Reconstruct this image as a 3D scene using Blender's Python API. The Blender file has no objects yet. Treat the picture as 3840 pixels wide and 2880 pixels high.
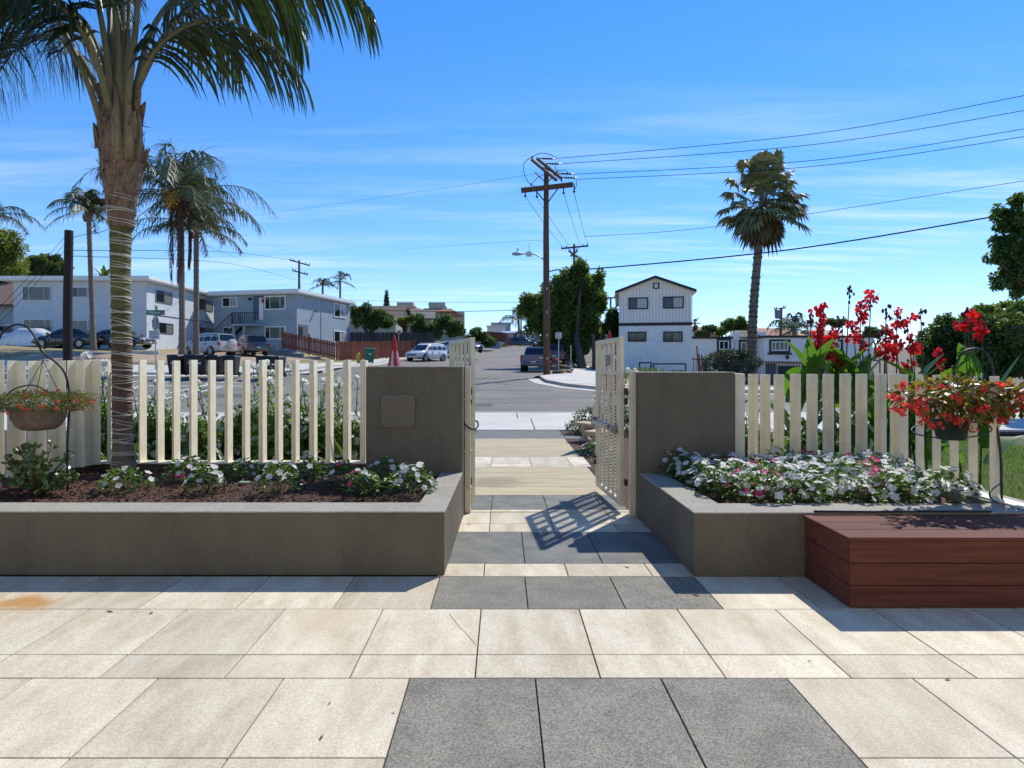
import bpy, bmesh, math, random
import numpy as np
from mathutils import Vector, Matrix, noise as mnoise
R = math.radians
scn = bpy.context.scene
COL = scn.collection
# ------------------------------------------------------------------ camera
cam_d = bpy.data.cameras.new('camera'); cam = bpy.data.objects.new('camera', cam_d); COL.objects.link(cam)
cam.location = (0, 0, 1.5); cam.rotation_euler = (R(90), 0, 0)
cam_d.sensor_width = 36; cam_d.lens = 36*2310/3840
cam_d.shift_x = 35/3840; cam_d.shift_y = -70/3840
cam_d.clip_start = .05; cam_d.clip_end = 3000
scn.camera = cam
# ------------------------------------------------------------------ light
SUN_AZ, SUN_EL = 35.0, 49.0          # azimuth clockwise from +Y
sun_dir = Vector((math.sin(R(SUN_AZ))*math.cos(R(SUN_EL)), math.cos(R(SUN_AZ))*math.cos(R(SUN_EL)), math.sin(R(SUN_EL))))
sl = bpy.data.lights.new('sun', 'SUN'); sl.energy = 3.15; sl.angle = R(.53); sl.color = (1, .955, .88)
so = bpy.data.objects.new('sun', sl); COL.objects.link(so)
so.rotation_euler = sun_dir.to_track_quat('Z', 'Y').to_euler(); so.location = (20, 30, 40)
scn.view_settings.view_transform = 'Standard'; scn.view_settings.look = 'None'
scn.view_settings.exposure = .7; scn.view_settings.gamma = 1
W = bpy.data.worlds.new('World'); scn.world = W; W.use_nodes = True
nt = W.node_tree; nt.nodes.clear()
def wn(t, **k):
    n = nt.nodes.new(t)
    for a, b in k.items(): setattr(n, a, b)
    return n
wo = wn('ShaderNodeOutputWorld'); bg = wn('ShaderNodeBackground'); bg.inputs[1].default_value = .15
sky = wn('ShaderNodeTexSky', sky_type='NISHITA', sun_disc=False, sun_elevation=R(SUN_EL), sun_rotation=R(SUN_AZ),
         air_density=1.0, dust_density=.0, ozone_density=1.6, altitude=200)
hs = wn('ShaderNodeHueSaturation'); hs.inputs['Saturation'].default_value = 1.36; hs.inputs['Value'].default_value = .95; hs.inputs['Hue'].default_value = .5055
tc = wn('ShaderNodeTexCoord'); sep = wn('ShaderNodeSeparateXYZ'); nt.links.new(tc.outputs['Generated'], sep.inputs[0])
# cirrus: project the view direction on a plane high above
dv = wn('ShaderNodeVectorMath', operation='DIVIDE'); addz = wn('ShaderNodeMath', operation='ADD'); addz.inputs[1].default_value = .06
cx = wn('ShaderNodeCombineXYZ')
nt.links.new(sep.outputs[2], addz.inputs[0])
for i in range(3): nt.links.new(addz.outputs[0], cx.inputs[i])
nt.links.new(tc.outputs['Generated'], dv.inputs[0]); nt.links.new(cx.outputs[0], dv.inputs[1])
mp = wn('ShaderNodeMapping'); mp.inputs['Rotation'].default_value = (0, 0, R(-14)); mp.inputs['Scale'].default_value = (.42, 2.3, 1); mp.inputs['Location'].default_value = (2.1, .4, 0)
nt.links.new(dv.outputs[0], mp.inputs[0])
n1 = wn('ShaderNodeTexNoise'); n1.inputs['Scale'].default_value = 1.5; n1.inputs['Detail'].default_value = 7; n1.inputs['Roughness'].default_value = .62; n1.inputs['Distortion'].default_value = .35
nt.links.new(mp.outputs[0], n1.inputs[0])
n2 = wn('ShaderNodeTexNoise'); n2.inputs['Scale'].default_value = .28; n2.inputs['Detail'].default_value = 2
nt.links.new(dv.outputs[0], n2.inputs[0])
r1 = wn('ShaderNodeValToRGB'); r1.color_ramp.elements[0].position = .47; r1.color_ramp.elements[1].position = .8
r2 = wn('ShaderNodeValToRGB'); r2.color_ramp.elements[0].position = .46; r2.color_ramp.elements[1].position = .64
nt.links.new(n1.outputs[0], r1.inputs[0]); nt.links.new(n2.outputs[0], r2.inputs[0])
mul = wn('ShaderNodeMath', operation='MULTIPLY'); nt.links.new(r1.outputs[0], mul.inputs[0]); nt.links.new(r2.outputs[0], mul.inputs[1])
# cirrus gathers low in the sky and thins overhead
fade = wn('ShaderNodeMapRange'); fade.inputs[1].default_value = .45; fade.inputs[2].default_value = .1; fade.inputs[3].default_value = .0; fade.inputs[4].default_value = 1.0
nt.links.new(sep.outputs[2], fade.inputs[0])
mul2 = wn('ShaderNodeMath', operation='MULTIPLY'); nt.links.new(mul.outputs[0], mul2.inputs[0]); nt.links.new(fade.outputs[0], mul2.inputs[1])
mul3 = wn('ShaderNodeMath', operation='MULTIPLY'); mul3.inputs[1].default_value = .85; nt.links.new(mul2.outputs[0], mul3.inputs[0])
mixc = wn('ShaderNodeMix', data_type='RGBA'); mixc.inputs['B'].default_value = (4.6, 4.9, 5.2, 1)
k1 = wn('ShaderNodeVectorMath', operation='MULTIPLY_ADD'); k1.inputs[1].default_value = (1/11, 1/16, 1/36); k1.inputs[2].default_value = (1, 1, 1)
k2 = wn('ShaderNodeVectorMath', operation='DIVIDE'); k3 = wn('ShaderNodeVectorMath', operation='SCALE'); k3.inputs['Scale'].default_value = 1.0   # soft shoulder: keeps the horizon from burning out
nt.links.new(sky.outputs[0], k1.inputs[0]); nt.links.new(sky.outputs[0], k2.inputs[0]); nt.links.new(k1.outputs[0], k2.inputs[1]); nt.links.new(k2.outputs[0], k3.inputs[0])
nt.links.new(k3.outputs[0], hs.inputs['Color']); nt.links.new(hs.outputs[0], mixc.inputs['A']); nt.links.new(mul3.outputs[0], mixc.inputs['Factor'])
nt.links.new(mixc.outputs['Result'], bg.inputs[0]); nt.links.new(bg.outputs[0], wo.inputs[0])
scn.cycles.max_bounces = 6; scn.cycles.diffuse_bounces = 3; scn.cycles.glossy_bounces = 3; scn.cycles.transmission_bounces = 4; scn.cycles.transparent_max_bounces = 8
scn.cycles.use_denoising = True; scn.cycles.sample_clamp_indirect = 6

# ------------------------------------------------------------------ helpers
rng = random.Random(7); nrng = np.random.default_rng(11)
def P(sx, sy, Y): return Vector(((sx-1885)/2310*Y, Y, 1.5-(sy-1370)/2310*Y))
def V(vx, vy, Y): return P(vx*1.7360, vy*1.7360, Y)
OFF = {}
def tag(o, label=None, cat=None, group=None, kind=None):
    for k, v in (('label', label), ('category', cat), ('group', group), ('kind', kind)):
        if v: o[k] = v
    return o
def thing(name, label, cat, loc=(0, 0, 0), rz=0, group=None):
    o = bpy.data.objects.new(name, None); COL.objects.link(o); o.empty_display_size = .1
    o.location = loc; o.rotation_euler = (0, 0, rz); OFF[o.name] = Vector(loc)
    return tag(o, label, cat, group)
def link(name, me, mat, parent=None):
    o = bpy.data.objects.new(name, me); COL.objects.link(o)
    if mat and not me.materials: me.materials.append(mat)
    if parent: o.parent = parent; OFF[o.name] = OFF.get(parent.name, Vector())
    return o
def copy_tree(o, parent=None):
    c = o.copy(); COL.objects.link(c)
    if parent: c.parent = parent
    for ch in list(o.children): copy_tree(ch, c)
    return c
class MB:
    def __init__(s): s.v = []; s.f = []; s.uvs = None
    def add(s, vs, fs):
        b = len(s.v); s.v += [tuple(v) for v in vs]; s.f += [tuple(i+b for i in f) for f in fs]; return s
    def box(s, x0, x1, y0, y1, z0, z1, M=None):
        vs = [Vector(p) for p in ((x0,y0,z0),(x1,y0,z0),(x1,y1,z0),(x0,y1,z0),(x0,y0,z1),(x1,y0,z1),(x1,y1,z1),(x0,y1,z1))]
        if M is not None: vs = [M @ v for v in vs]
        return s.add(vs, ((0,3,2,1),(4,5,6,7),(0,1,5,4),(1,2,6,5),(2,3,7,6),(3,0,4,7)))
    def cbox(s, c, d, M=None):
        x, y, z = c; a, b, h = d[0]/2, d[1]/2, d[2]/2
        return s.box(x-a, x+a, y-b, y+b, z-h, z+h, M)
    def beam(s, a, b, w, h, up=(0, 0, 1)):
        a, b = Vector(a), Vector(b); d = (b-a); L = d.length; d.normalize(); u = Vector(up)
        if abs(d.dot(u)) > .98: u = Vector((0, 1, 0))
        x = d.cross(u).normalized(); z = x.cross(d)
        M = Matrix((x, d, z)).transposed().to_4x4(); M.translation = a
        return s.box(-w/2, w/2, 0, L, -h/2, h/2, M)
    def tube(s, pts, rad, n=8, cap=True, flat=1.0):
        pts = [Vector(p) for p in pts]; m = len(pts)
        if not hasattr(rad, '__len__'): rad = [rad]*m
        vs = []; ref = None
        for i, p in enumerate(pts):
            d = (pts[min(i+1, m-1)]-pts[max(i-1, 0)])
            if d.length < 1e-9: d = Vector((0, 0, 1))
            d.normalize()
            if ref is None: ref = Vector((1, 0, 0)) if abs(d.x) < .9 else Vector((0, 1, 0))
            x = (ref - d*ref.dot(d)); x = x.normalized() if x.length > 1e-6 else d.orthogonal().normalized()
            ref = x; y = d.cross(x)
            for k in range(n):
                a = 2*math.pi*k/n; vs.append(p + (x*math.cos(a) + y*math.sin(a)*flat)*rad[i])
        fs = [(i*n+k, i*n+(k+1) % n, (i+1)*n+(k+1) % n, (i+1)*n+k) for i in range(m-1) for k in range(n)]
        if cap: fs += [tuple(range(n-1, -1, -1)), tuple((m-1)*n+k for k in range(n))]
        return s.add(vs, fs)
    def lathe(s, prof, n=24, c=(0, 0, 0), M=None, cap=True):
        vs = []
        for r, z in prof:
            for k in range(n):
                a = 2*math.pi*k/n; p = Vector((c[0]+r*math.cos(a), c[1]+r*math.sin(a), c[2]+z)); vs.append(M @ p if M is not None else p)
        m = len(prof)
        fs = [(i*n+k, i*n+(k+1) % n, (i+1)*n+(k+1) % n, (i+1)*n+k) for i in range(m-1) for k in range(n)]
        if cap: fs += [tuple(range(n-1, -1, -1)), tuple((m-1)*n+k for k in range(n))]
        return s.add(vs, fs)
    def prism(s, poly, lo, hi, axis='z', M=None):
        n = len(poly)
        def q(a, b, c):
            p = Vector((a, b, c)) if axis == 'z' else Vector((a, c, b)) if axis == 'y' else Vector((c, a, b))
            return M @ p if M is not None else p
        vs = [q(a, b, lo) for a, b in poly] + [q(a, b, hi) for a, b in poly]
        return s.add(vs, [tuple(range(n-1, -1, -1)), tuple(range(n, 2*n))] + [(i, (i+1) % n, n+(i+1) % n, n+i) for i in range(n)])
    def quad(s, *p): return s.add(p, (tuple(range(len(p))),))
    def ball(s, c, r, seg=8, rings=5, sc=(1, 1, 1)):
        prof = [(math.sin(math.pi*i/rings)*r if 0 < i < rings else r*.02, -math.cos(math.pi*i/rings)*r) for i in range(rings+1)]
        M = Matrix.Translation(c) @ Matrix.Diagonal((*sc, 1)); return s.lathe(prof, seg, M=M)
    def build(s, name, mat, parent=None, smooth=False, bevel=0, world=True, seg=2, fixn=True):
        me = bpy.data.meshes.new(name); vs = s.v; loc = None
        if parent is None:
            a = np.array(vs); lo = a.min(0); hi = a.max(0); loc = Vector(((lo[0]+hi[0])/2, (lo[1]+hi[1])/2, lo[2]))
        elif world and OFF.get(parent.name) is not None: loc = OFF[parent.name]
        if loc is not None: vs = [(x-loc.x, y-loc.y, z-loc.z) for x, y, z in vs]
        me.from_pydata(vs, [], s.f)
        if bevel or fixn:
            bm = bmesh.new(); bm.from_mesh(me)
            if fixn: bmesh.ops.recalc_face_normals(bm, faces=bm.faces)
            if bevel:
                es = [e for e in bm.edges if len(e.link_faces) == 2 and e.calc_face_angle(0) > R(40)]
                bmesh.ops.bevel(bm, geom=es, offset=bevel, segments=seg, affect='EDGES', profile=.6)
            bm.to_mesh(me); bm.free()
        if smooth:
            me.polygons.foreach_set('use_smooth', [True]*len(me.polygons))
            if smooth != 'all':
                try: me.set_sharp_from_angle(angle=R(45))
                except Exception: pass
        o = link(name, me, mat, parent)
        if parent is None: o.location = loc; OFF[o.name] = loc
        return o
def npmesh(name, verts, quads, mat, parent=None, smooth=False):
    verts = np.asarray(verts, dtype=np.float32); quads = np.asarray(quads, dtype=np.int32); k = quads.shape[1]
    loc = None
    if parent is None:
        lo, hi = verts.min(0), verts.max(0); loc = Vector(((lo[0]+hi[0])/2, (lo[1]+hi[1])/2, lo[2]))
    elif OFF.get(parent.name) is not None: loc = OFF[parent.name]
    if loc is not None: verts = verts - np.array(loc, dtype=np.float32)
    me = bpy.data.meshes.new(name); me.vertices.add(len(verts)); me.vertices.foreach_set('co', verts.ravel())
    me.loops.add(quads.size); me.loops.foreach_set('vertex_index', quads.ravel())
    me.polygons.add(len(quads)); me.polygons.foreach_set('loop_start', np.arange(0, quads.size, k, dtype=np.int32))
    try: me.polygons.foreach_set('loop_total', np.full(len(quads), k, dtype=np.int32))
    except Exception: pass
    me.update(calc_edges=True); me.validate()
    if smooth: me.polygons.foreach_set('use_smooth', [True]*len(me.polygons))
    o = link(name, me, mat, parent)
    if parent is None: o.location = loc; OFF[o.name] = loc
    return o
def unit(a): return a/np.maximum(np.linalg.norm(a, axis=1, keepdims=True), 1e-9)
def leaf_arrays(pos, d, n, L, Wd, fold=.12):
    """rhombic leaves of two halves folded on the midrib: 6 verts, 2 quads"""
    pos = np.asarray(pos, float); d = unit(np.asarray(d, float)); s = unit(np.cross(d, np.asarray(n, float))); nn = np.cross(s, d)
    L = np.broadcast_to(np.asarray(L, float), (len(pos),))[:, None]; Wd = np.broadcast_to(np.asarray(Wd, float), (len(pos),))[:, None]
    a = pos; m1 = pos+d*L*.35; m2 = pos+d*L*.7; t = pos+d*L - nn*L*.08
    l1 = pos+d*L*.5 - s*Wd*.5 + nn*Wd*fold; r1 = pos+d*L*.5 + s*Wd*.5 + nn*Wd*fold
    v = np.stack([a, l1, t, r1], 1).reshape(-1, 3); n_ = len(pos); i = np.arange(n_)[:, None]*4
    f = np.concatenate([np.stack([i, i+1, i+2], 1).reshape(-1, 3), np.stack([i, i+2, i+3], 1).reshape(-1, 3)])
    return v, f
def leaves(name, pos, d, n, L, Wd, mat, parent=None, fold=.25):
    v, f = leaf_arrays(pos, d, n, L, Wd, fold); return npmesh(name, v, f, mat, parent)
def rand_dirs(n, up=0.0):
    a = nrng.normal(size=(n, 3)); a[:, 2] += up; return unit(a)
def clump_points(blobs, n, shell=.55):
    """n points through a union of ellipsoids (cx,cy,cz,rx,ry,rz), gathered towards the outside; returns pos, outward"""
    b = np.array(blobs, float); w = (b[:, 3]*b[:, 4]*b[:, 5])**(2/3); w /= w.sum()
    k = nrng.choice(len(b), n, p=w); u = rand_dirs(n); r = shell+(1-shell)*nrng.random(n)**.7
    r = np.where(nrng.random(n) < .12, nrng.random(n), r)
    p = b[k, :3]+u*b[k, 3:]*r[:, None]; return p, u
def lump(center, radii, n, spread=.62, size=(.28, .5), seed=0):
    """sub-blobs spread over an ellipsoid's surface for an uneven crown outline"""
    g = np.random.default_rng(seed); c = np.array(center, float); r = np.array(radii, float); out = []
    for i in range(n):
        u = g.normal(size=3); u /= np.linalg.norm(u); k = g.uniform(*size)
        out.append((*(c+u*r*spread*g.uniform(.75, 1.15)), *(r*k*g.uniform(.8, 1.2, 3))))
    out.append((*c, *(r*.55))); return out
def smooth01(t): t = max(0, min(1, t)); return t*t*(3-2*t)

# ------------------------------------------------------------------ materials
MATS = {}
def mat(name, col, rough=.8, var=.12, scale=6, bump=0, bscale=60, metal=0, spec=.4, col2=None, coords='Object', stretch=None, det=5,
        speck=0, sscale=220, rnd=0, island=0, trans=0, coat=0, tcol=None, noise2=0):
    if name in MATS: return MATS[name]
    m = bpy.data.materials.new(name); m.use_nodes = True; t = m.node_tree; b = t.nodes['Principled BSDF']; out = t.nodes['Material Output']
    MATS[name] = m
    def N(ty, **k):
        n = t.nodes.new(ty)
        for a, q in k.items(): setattr(n, a, q)
        return n
    lk = t.links.new
    b.inputs['Roughness'].default_value = rough; b.inputs['Metallic'].default_value = metal; b.inputs['Specular IOR Level'].default_value = spec
    if coat: b.inputs['Coat Weight'].default_value = coat; b.inputs['Coat Roughness'].default_value = .06
    if coords == 'World': src = N('ShaderNodeNewGeometry').outputs['Position']
    else: src = N('ShaderNodeTexCoord').outputs[coords]
    if coords == 'World' and rnd:     # every piece cut from another part of the stone
        oi = N('ShaderNodeObjectInfo'); sc = N('ShaderNodeVectorMath', operation='SCALE'); sc.inputs[0].default_value = (31, 17, 7); lk(oi.outputs['Random'], sc.inputs['Scale'])
        ad_ = N('ShaderNodeVectorMath', operation='ADD'); lk(src, ad_.inputs[0]); lk(sc.outputs[0], ad_.inputs[1]); src = ad_.outputs[0]
    mp = N('ShaderNodeMapping'); lk(src, mp.inputs[0])
    if stretch: mp.inputs['Scale'].default_value = stretch
    c2 = col2 or tuple(max(0, x*.55) for x in col)
    n1 = N('ShaderNodeTexNoise'); n1.inputs['Scale'].default_value = scale; n1.inputs['Detail'].default_value = det; n1.inputs['Roughness'].default_value = .6; lk(mp.outputs[0], n1.inputs[0])
    rp = N('ShaderNodeMapRange'); rp.inputs[1].default_value = .35; rp.inputs[2].default_value = .7; rp.inputs[4].default_value = 1 if col2 else var*2.2
    lk(n1.outputs[0], rp.inputs[0])
    mx = N('ShaderNodeMix', data_type='RGBA'); mx.inputs['A'].default_value = (*col, 1); mx.inputs['B'].default_value = (*c2, 1); lk(rp.outputs[0], mx.inputs['Factor'])
    cur = mx.outputs['Result']
    if speck:
        n3 = N('ShaderNodeTexNoise'); n3.inputs['Scale'].default_value = sscale; n3.inputs['Detail'].default_value = 2; lk(src, n3.inputs[0])
        r3 = N('ShaderNodeMapRange'); r3.inputs[1].default_value = .3; r3.inputs[2].default_value = .7; r3.inputs[3].default_value = 1-speck; r3.inputs[4].default_value = 1+speck; lk(n3.outputs[0], r3.inputs[0])
        mu = N('ShaderNodeVectorMath', operation='SCALE'); lk(cur, mu.inputs[0]); lk(r3.outputs[0], mu.inputs['Scale']); cur = mu.outputs[0]
    if rnd or island:
        src_r = N('ShaderNodeObjectInfo').outputs['Random'] if rnd else N('ShaderNodeNewGeometry').outputs['Random Per Island']
        k = rnd or island
        r4 = N('ShaderNodeMapRange'); r4.inputs[3].default_value = 1-k; r4.inputs[4].default_value = 1+k; lk(src_r, r4.inputs[0])
        mu2 = N('ShaderNodeVectorMath', operation='SCALE'); lk(cur, mu2.inputs[0]); lk(r4.outputs[0], mu2.inputs['Scale']); cur = mu2.outputs[0]
    lk(cur, b.inputs['Base Color'])
    if bump:
        n2 = N('ShaderNodeTexNoise'); n2.inputs['Scale'].default_value = bscale; n2.inputs['Detail'].default_value = 4; lk(mp.outputs[0], n2.inputs[0])
        bp = N('ShaderNodeBump'); bp.inputs['Strength'].default_value = bump; bp.inputs['Distance'].default_value = .02; lk(n2.outputs[0], bp.inputs['Height']); lk(bp.outputs[0], b.inputs['Normal'])
    if trans:
        tr = N('ShaderNodeBsdfTranslucent'); ms = N('ShaderNodeMixShader'); ms.inputs[0].default_value = trans
        if tcol:
            tm = N('ShaderNodeVectorMath', operation='MULTIPLY'); tm.inputs[1].default_value = tcol; lk(cur, tm.inputs[0]); lk(tm.outputs[0], tr.inputs[0])
        else: lk(cur, tr.inputs[0])
        lk(b.outputs[0], ms.inputs[1]); lk(tr.outputs[0], ms.inputs[2]); lk(ms.outputs[0], out.inputs[0])
    return m
def leafmat(name, col, col2=None, trans=.35, rough=.45, island=.35, spec=.45, tcol=(1.5, 1.7, .6)):
    return mat(name, col, rough=rough, col2=col2 or tuple(c*.6 for c in col), scale=1.3, island=island, trans=trans, spec=spec, tcol=tcol)
def emat(name, col, s):
    m = bpy.data.materials.new(name); m.use_nodes = True; b = m.node_tree.nodes['Principled BSDF']; b.inputs['Base Color'].default_value = (*col, 1); b.inputs['Roughness'].default_value = s; MATS[name] = m; return m
def glassmat(name, col=(.02, .025, .03), rough=.06, stripe=0, scol=(.35, .33, .28), axis=0, sscale=9):
    m = bpy.data.materials.new(name); m.use_nodes = True; t = m.node_tree; b = t.nodes['Principled BSDF']; MATS[name] = m
    b.inputs['Roughness'].default_value = rough; b.inputs['Base Color'].default_value = (*col, 1); b.inputs['Specular IOR Level'].default_value = .6
    if stripe:
        tcn = t.nodes.new('ShaderNodeTexCoord'); w = t.nodes.new('ShaderNodeTexWave'); w.bands_direction = 'XYZ'[axis]; w.inputs['Scale'].default_value = sscale; w.inputs['Distortion'].default_value = 1.5; w.inputs['Detail'].default_value = 2
        t.links.new(tcn.outputs['Object'], w.inputs[0])
        mx = t.nodes.new('ShaderNodeMix'); mx.data_type = 'RGBA'; mx.inputs['A'].default_value = (*col, 1); mx.inputs['B'].default_value = (*scol, 1)
        mm = t.nodes.new('ShaderNodeMath'); mm.operation = 'MULTIPLY'; mm.inputs[1].default_value = stripe
        t.links.new(w.outputs[1], mm.inputs[0]); t.links.new(mm.outputs[0], mx.inputs['Factor']); t.links.new(mx.outputs['Result'], b.inputs['Base Color'])
    return m
M_tile = mat('light_tile', (.62, .555, .42), .7, spec=.2, col2=(.46, .38, .26), scale=4.5, stretch=(1.5, .5, 1), speck=.17, sscale=100, rnd=.13, bump=.04, bscale=220, coords='World', det=9)
M_gran = mat('grey_granite_tile', (.232, .216, .173), .75, spec=.12, col2=(.165, .154, .126), scale=5, speck=.42, sscale=110, rnd=.08, bump=.04, bscale=260, coords='World')
M_slate = mat('slate_tile', (.2, .198, .172), .7, spec=.15, col2=(.125, .126, .112), scale=5, speck=.2, sscale=120, rnd=.05, bump=.1, bscale=70, coords='World')
M_plank = mat('plank_tile', (.52, .44, .28), .75, spec=.15, col2=(.34, .265, .16), scale=3.4, stretch=(.6, 7, 1), speck=.1, sscale=200, rnd=.06, bump=.12, bscale=160, coords='World', det=8)
M_grout = mat('grout', (.07, .065, .06), .9)
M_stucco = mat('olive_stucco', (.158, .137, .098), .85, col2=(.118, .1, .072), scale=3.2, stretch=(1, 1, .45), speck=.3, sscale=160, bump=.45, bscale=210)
M_stucco_lit = mat('sunlit_tone_stucco', (.37, .34, .275), .9, col2=(.3, .275, .225), scale=4, speck=.3, sscale=130, bump=.5, bscale=170)  # same stucco as the walls, with the sunlit tone painted in
M_cream = mat('cream_paint', (.82, .76, .58), .5, var=.16, scale=7, bump=.05, bscale=120, spec=.4)
M_gate = mat('gate_cream_paint', (.74, .67, .48), .5, var=.22, scale=7, bump=.06, bscale=90)
M_soil = mat('bark_mulch', (.115, .06, .038), .95, col2=(.05, .026, .017), scale=26, speck=.6, sscale=90, bump=1, bscale=70)
M_earth = mat('dry_earth', (.2, .15, .1), .95, col2=(.13, .1, .06), scale=1.2, speck=.35, sscale=40, bump=.6, bscale=25)
M_drygrass = mat('dry_lawn', (.33, .25, .12), .95, col2=(.17, .15, .06), scale=.55, speck=.4, sscale=14, bump=.8, bscale=14)
M_green = mat('lawn_soil', (.06, .09, .02), .95, col2=(.04, .06, .015), scale=3, speck=.4, sscale=40)
M_asph = mat('asphalt', (.2, .18, .146), .85, col2=(.15, .134, .11), scale=.35, speck=.3, sscale=45, bump=.25, bscale=60, coords='World')
M_conc = mat('concrete_pavement', (.56, .53, .46), .85, col2=(.46, .43, .37), scale=.8, speck=.15, sscale=60, bump=.2, bscale=90, coords='World')
M_metal = mat('brushed_aluminium', (.42, .42, .42), .38, metal=.9, var=.1)
M_black = mat('black_iron', (.018, .018, .02), .45, var=.1, bump=.2, bscale=80)
M_rubber = mat('rubber', (.02, .02, .021), .75)
M_white = mat('white_trim_paint', (.8, .79, .76), .55, var=.08, scale=3)
M_trunkw = mat('weathered_wood_pole', (.15, .085, .05), .85, col2=(.07, .04, .026), scale=4, stretch=(6, 6, .35), bump=.7, bscale=25)
M_wire = emat('wire', (.012, .012, .012), .9); M_wire.node_tree.nodes['Principled BSDF'].inputs['Specular IOR Level'].default_value = .05
# ------------------------------------------------------------------ terrain
YK = [-20, 15, 18, 22, 30, 37, 48, 61, 75, 95, 140, 400]
ZK = [0, 0, .12, .22, .65, 1.0, 1.15, 1.9, 3.0, 4.6, 7.0, 9]
def H(x, y):
    z = float(np.interp(y, YK, ZK))
    z += .052*min(max(-x-2, 0), 55)*smooth01((y-26)/12)
    z -= .09*min(max(x-5, 0), 14)*smooth01((y-24)/16)
    return z
def sheet(name, poly, off, mt, thick=0, step=1.0, parent=None, kind='structure'):
    bm = bmesh.new(); vs = [bm.verts.new((x, y, 0)) for x, y in poly]; bm.faces.new(vs)
    xs = [p[0] for p in poly]; ys = [p[1] for p in poly]
    for ax, (lo, hi) in enumerate(((min(xs), max(xs)), (min(ys), max(ys)))):
        st = step if ax == 1 else step*2
        k = math.floor(lo/st)+1
        while k*st < hi:
            co = [0, 0, 0]; no = [0, 0, 0]; co[ax] = k*st; no[ax] = 1
            bmesh.ops.bisect_plane(bm, geom=bm.verts[:]+bm.edges[:]+bm.faces[:], plane_co=co, plane_no=no); k += 1
    if thick:
        r = bmesh.ops.extrude_face_region(bm, geom=bm.faces[:])
        top = set(v for v in r['geom'] if isinstance(v, bmesh.types.BMVert))
    for v in bm.verts: v.co.z = H(v.co.x, v.co.y)+off-(0 if not thick or v in top else thick)
    bmesh.ops.recalc_face_normals(bm, faces=bm.faces)
    if not thick:
        for f in bm.faces:
            if f.normal.z < 0: f.normal_flip()
    me = bpy.data.meshes.new(name); bm.to_mesh(me); bm.free()
    o = link(name, me, mt, parent)
    if kind and parent is None: o['kind'] = kind
    return o
# one sheet to the horizon
gx = sorted(set(list(range(-60, 61, 2))+[-1500, -700, -400, -250, -160, -110, -80, 80, 110, 160, 250, 400, 700, 1500]))
gy = sorted(set([-20, -6]+list(range(6, 110, 1))+[115, 120, 130, 140, 160, 200, 260, 400, 800, 2000]))
gv = [(x, y, H(x, y)-.14) for y in gy for x in gx]; nx = len(gx)
gf = [(j*nx+i, j*nx+i+1, (j+1)*nx+i+1, (j+1)*nx+i) for j in range(len(gy)-1) for i in range(nx-1)]
g = MB(); g.v = gv; g.f = gf; o = g.build('ground', M_earth, fixn=False); o['kind'] = 'structure'
# streets
street = sheet('cross_street', [(-70, 18.1), (70, 18.1), (70, 24.6), (9, 24.6), (5.2, 25.0), (3.9, 25.9), (2.6, 27.6), (1.75, 30), (1.5, 33), (-9.5, 33), (-13, 31.2), (-18, 30.6), (-70, 30.6)], -.02, M_asph)
hill = sheet('uphill_street', [(-9.5, 33), (1.5, 33), (1.9, 35), (4.3, 38), (4.3, 70), (3.6, 150), (-5.6, 150), (-7.5, 80), (-9.5, 55)], -.02, M_asph, step=2)
def strip(name, pts, w, off, mt, parent, both=False):
    """a band of width w along a ground polyline"""
    m = MB(); L = []
    for i, p in enumerate(pts):
        a = Vector(pts[max(i-1, 0)]); b = Vector(pts[min(i+1, len(pts)-1)]); d = (b-a).normalized(); n = Vector((-d.y, d.x))
        for s in (-.5, .5):
            q = Vector(p)+n*w*s; L.append((q.x, q.y, H(q.x, q.y)+off))
    m.v = L; m.f = [(2*i, 2*i+2, 2*i+3, 2*i+1) for i in range(len(pts)-1)]
    o = m.build(name, mt, parent, fixn=False)
    for p in o.data.polygons:
        if p.normal.z < 0: o.data.flip_normals(); break
    return o
def dens(pts, st=1.0):
    out = [pts[0]]
    for a, b in zip(pts, pts[1:]):
        n = max(1, int((Vector(b)-Vector(a)).length/st))
        out += [tuple(Vector(a).lerp(Vector(b), k/n)) for k in range(1, n+1)]
    return out
M_paint = mat('road_paint', (.72, .7, .65), .7, var=.3, scale=9)
for pts in ([(-60, 29.2), (-11.5, 29.2)], [(-60, 27.9), (-11.5, 27.9)], [(-60, 22.3), (-14, 22.3)], [(-13.6, 18.6), (-13.6, 29)], [(-12.6, 18.6), (-12.6, 27.6)]):
    strip('painted_line', dens(pts), .16, -.012, M_paint, street)
M_tar = mat('tar_seal', (.05, .05, .05), .6)
r_ = random.Random(3)
for k in range(9):
    y0 = 18.9+k*.62+r_.uniform(-.2, .2); x0 = r_.uniform(-9, -3); pts = [(x0+i*.8, y0+.045*i*(-1 if k % 3 else 1)+r_.uniform(-.05, .05)) for i in range(r_.randint(10, 18))]
    strip('tar_seam', [p for p in pts if p[1] > 18.4 and p[1] < 24.4], .03, -.013, M_tar, street)
for k, (xa, ya, xb, yb) in enumerate(((-9, 31.5, 1.2, 30.2), (-8, 27, 2.2, 26.2), (-9, 34.4, 1.5, 32.5))):
    strip('tar_seam', dens([(xa, ya), (xb, yb)]), .06, -.013, M_tar, street)
for k in range(14):
    x = r_.uniform(-4, 4); y = r_.uniform(19, 24); m = MB(); m.cbox((x, y, H(x, y)-.014), (.09*r_.uniform(.5, 1.4), .07, .008)); m.build('paint_fleck', M_paint, street)
M_patch = mat('asphalt_patch', (.11, .102, .09), .9, col2=(.08, .075, .068), scale=1.5, speck=.3, sscale=40, coords='World')
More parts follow.
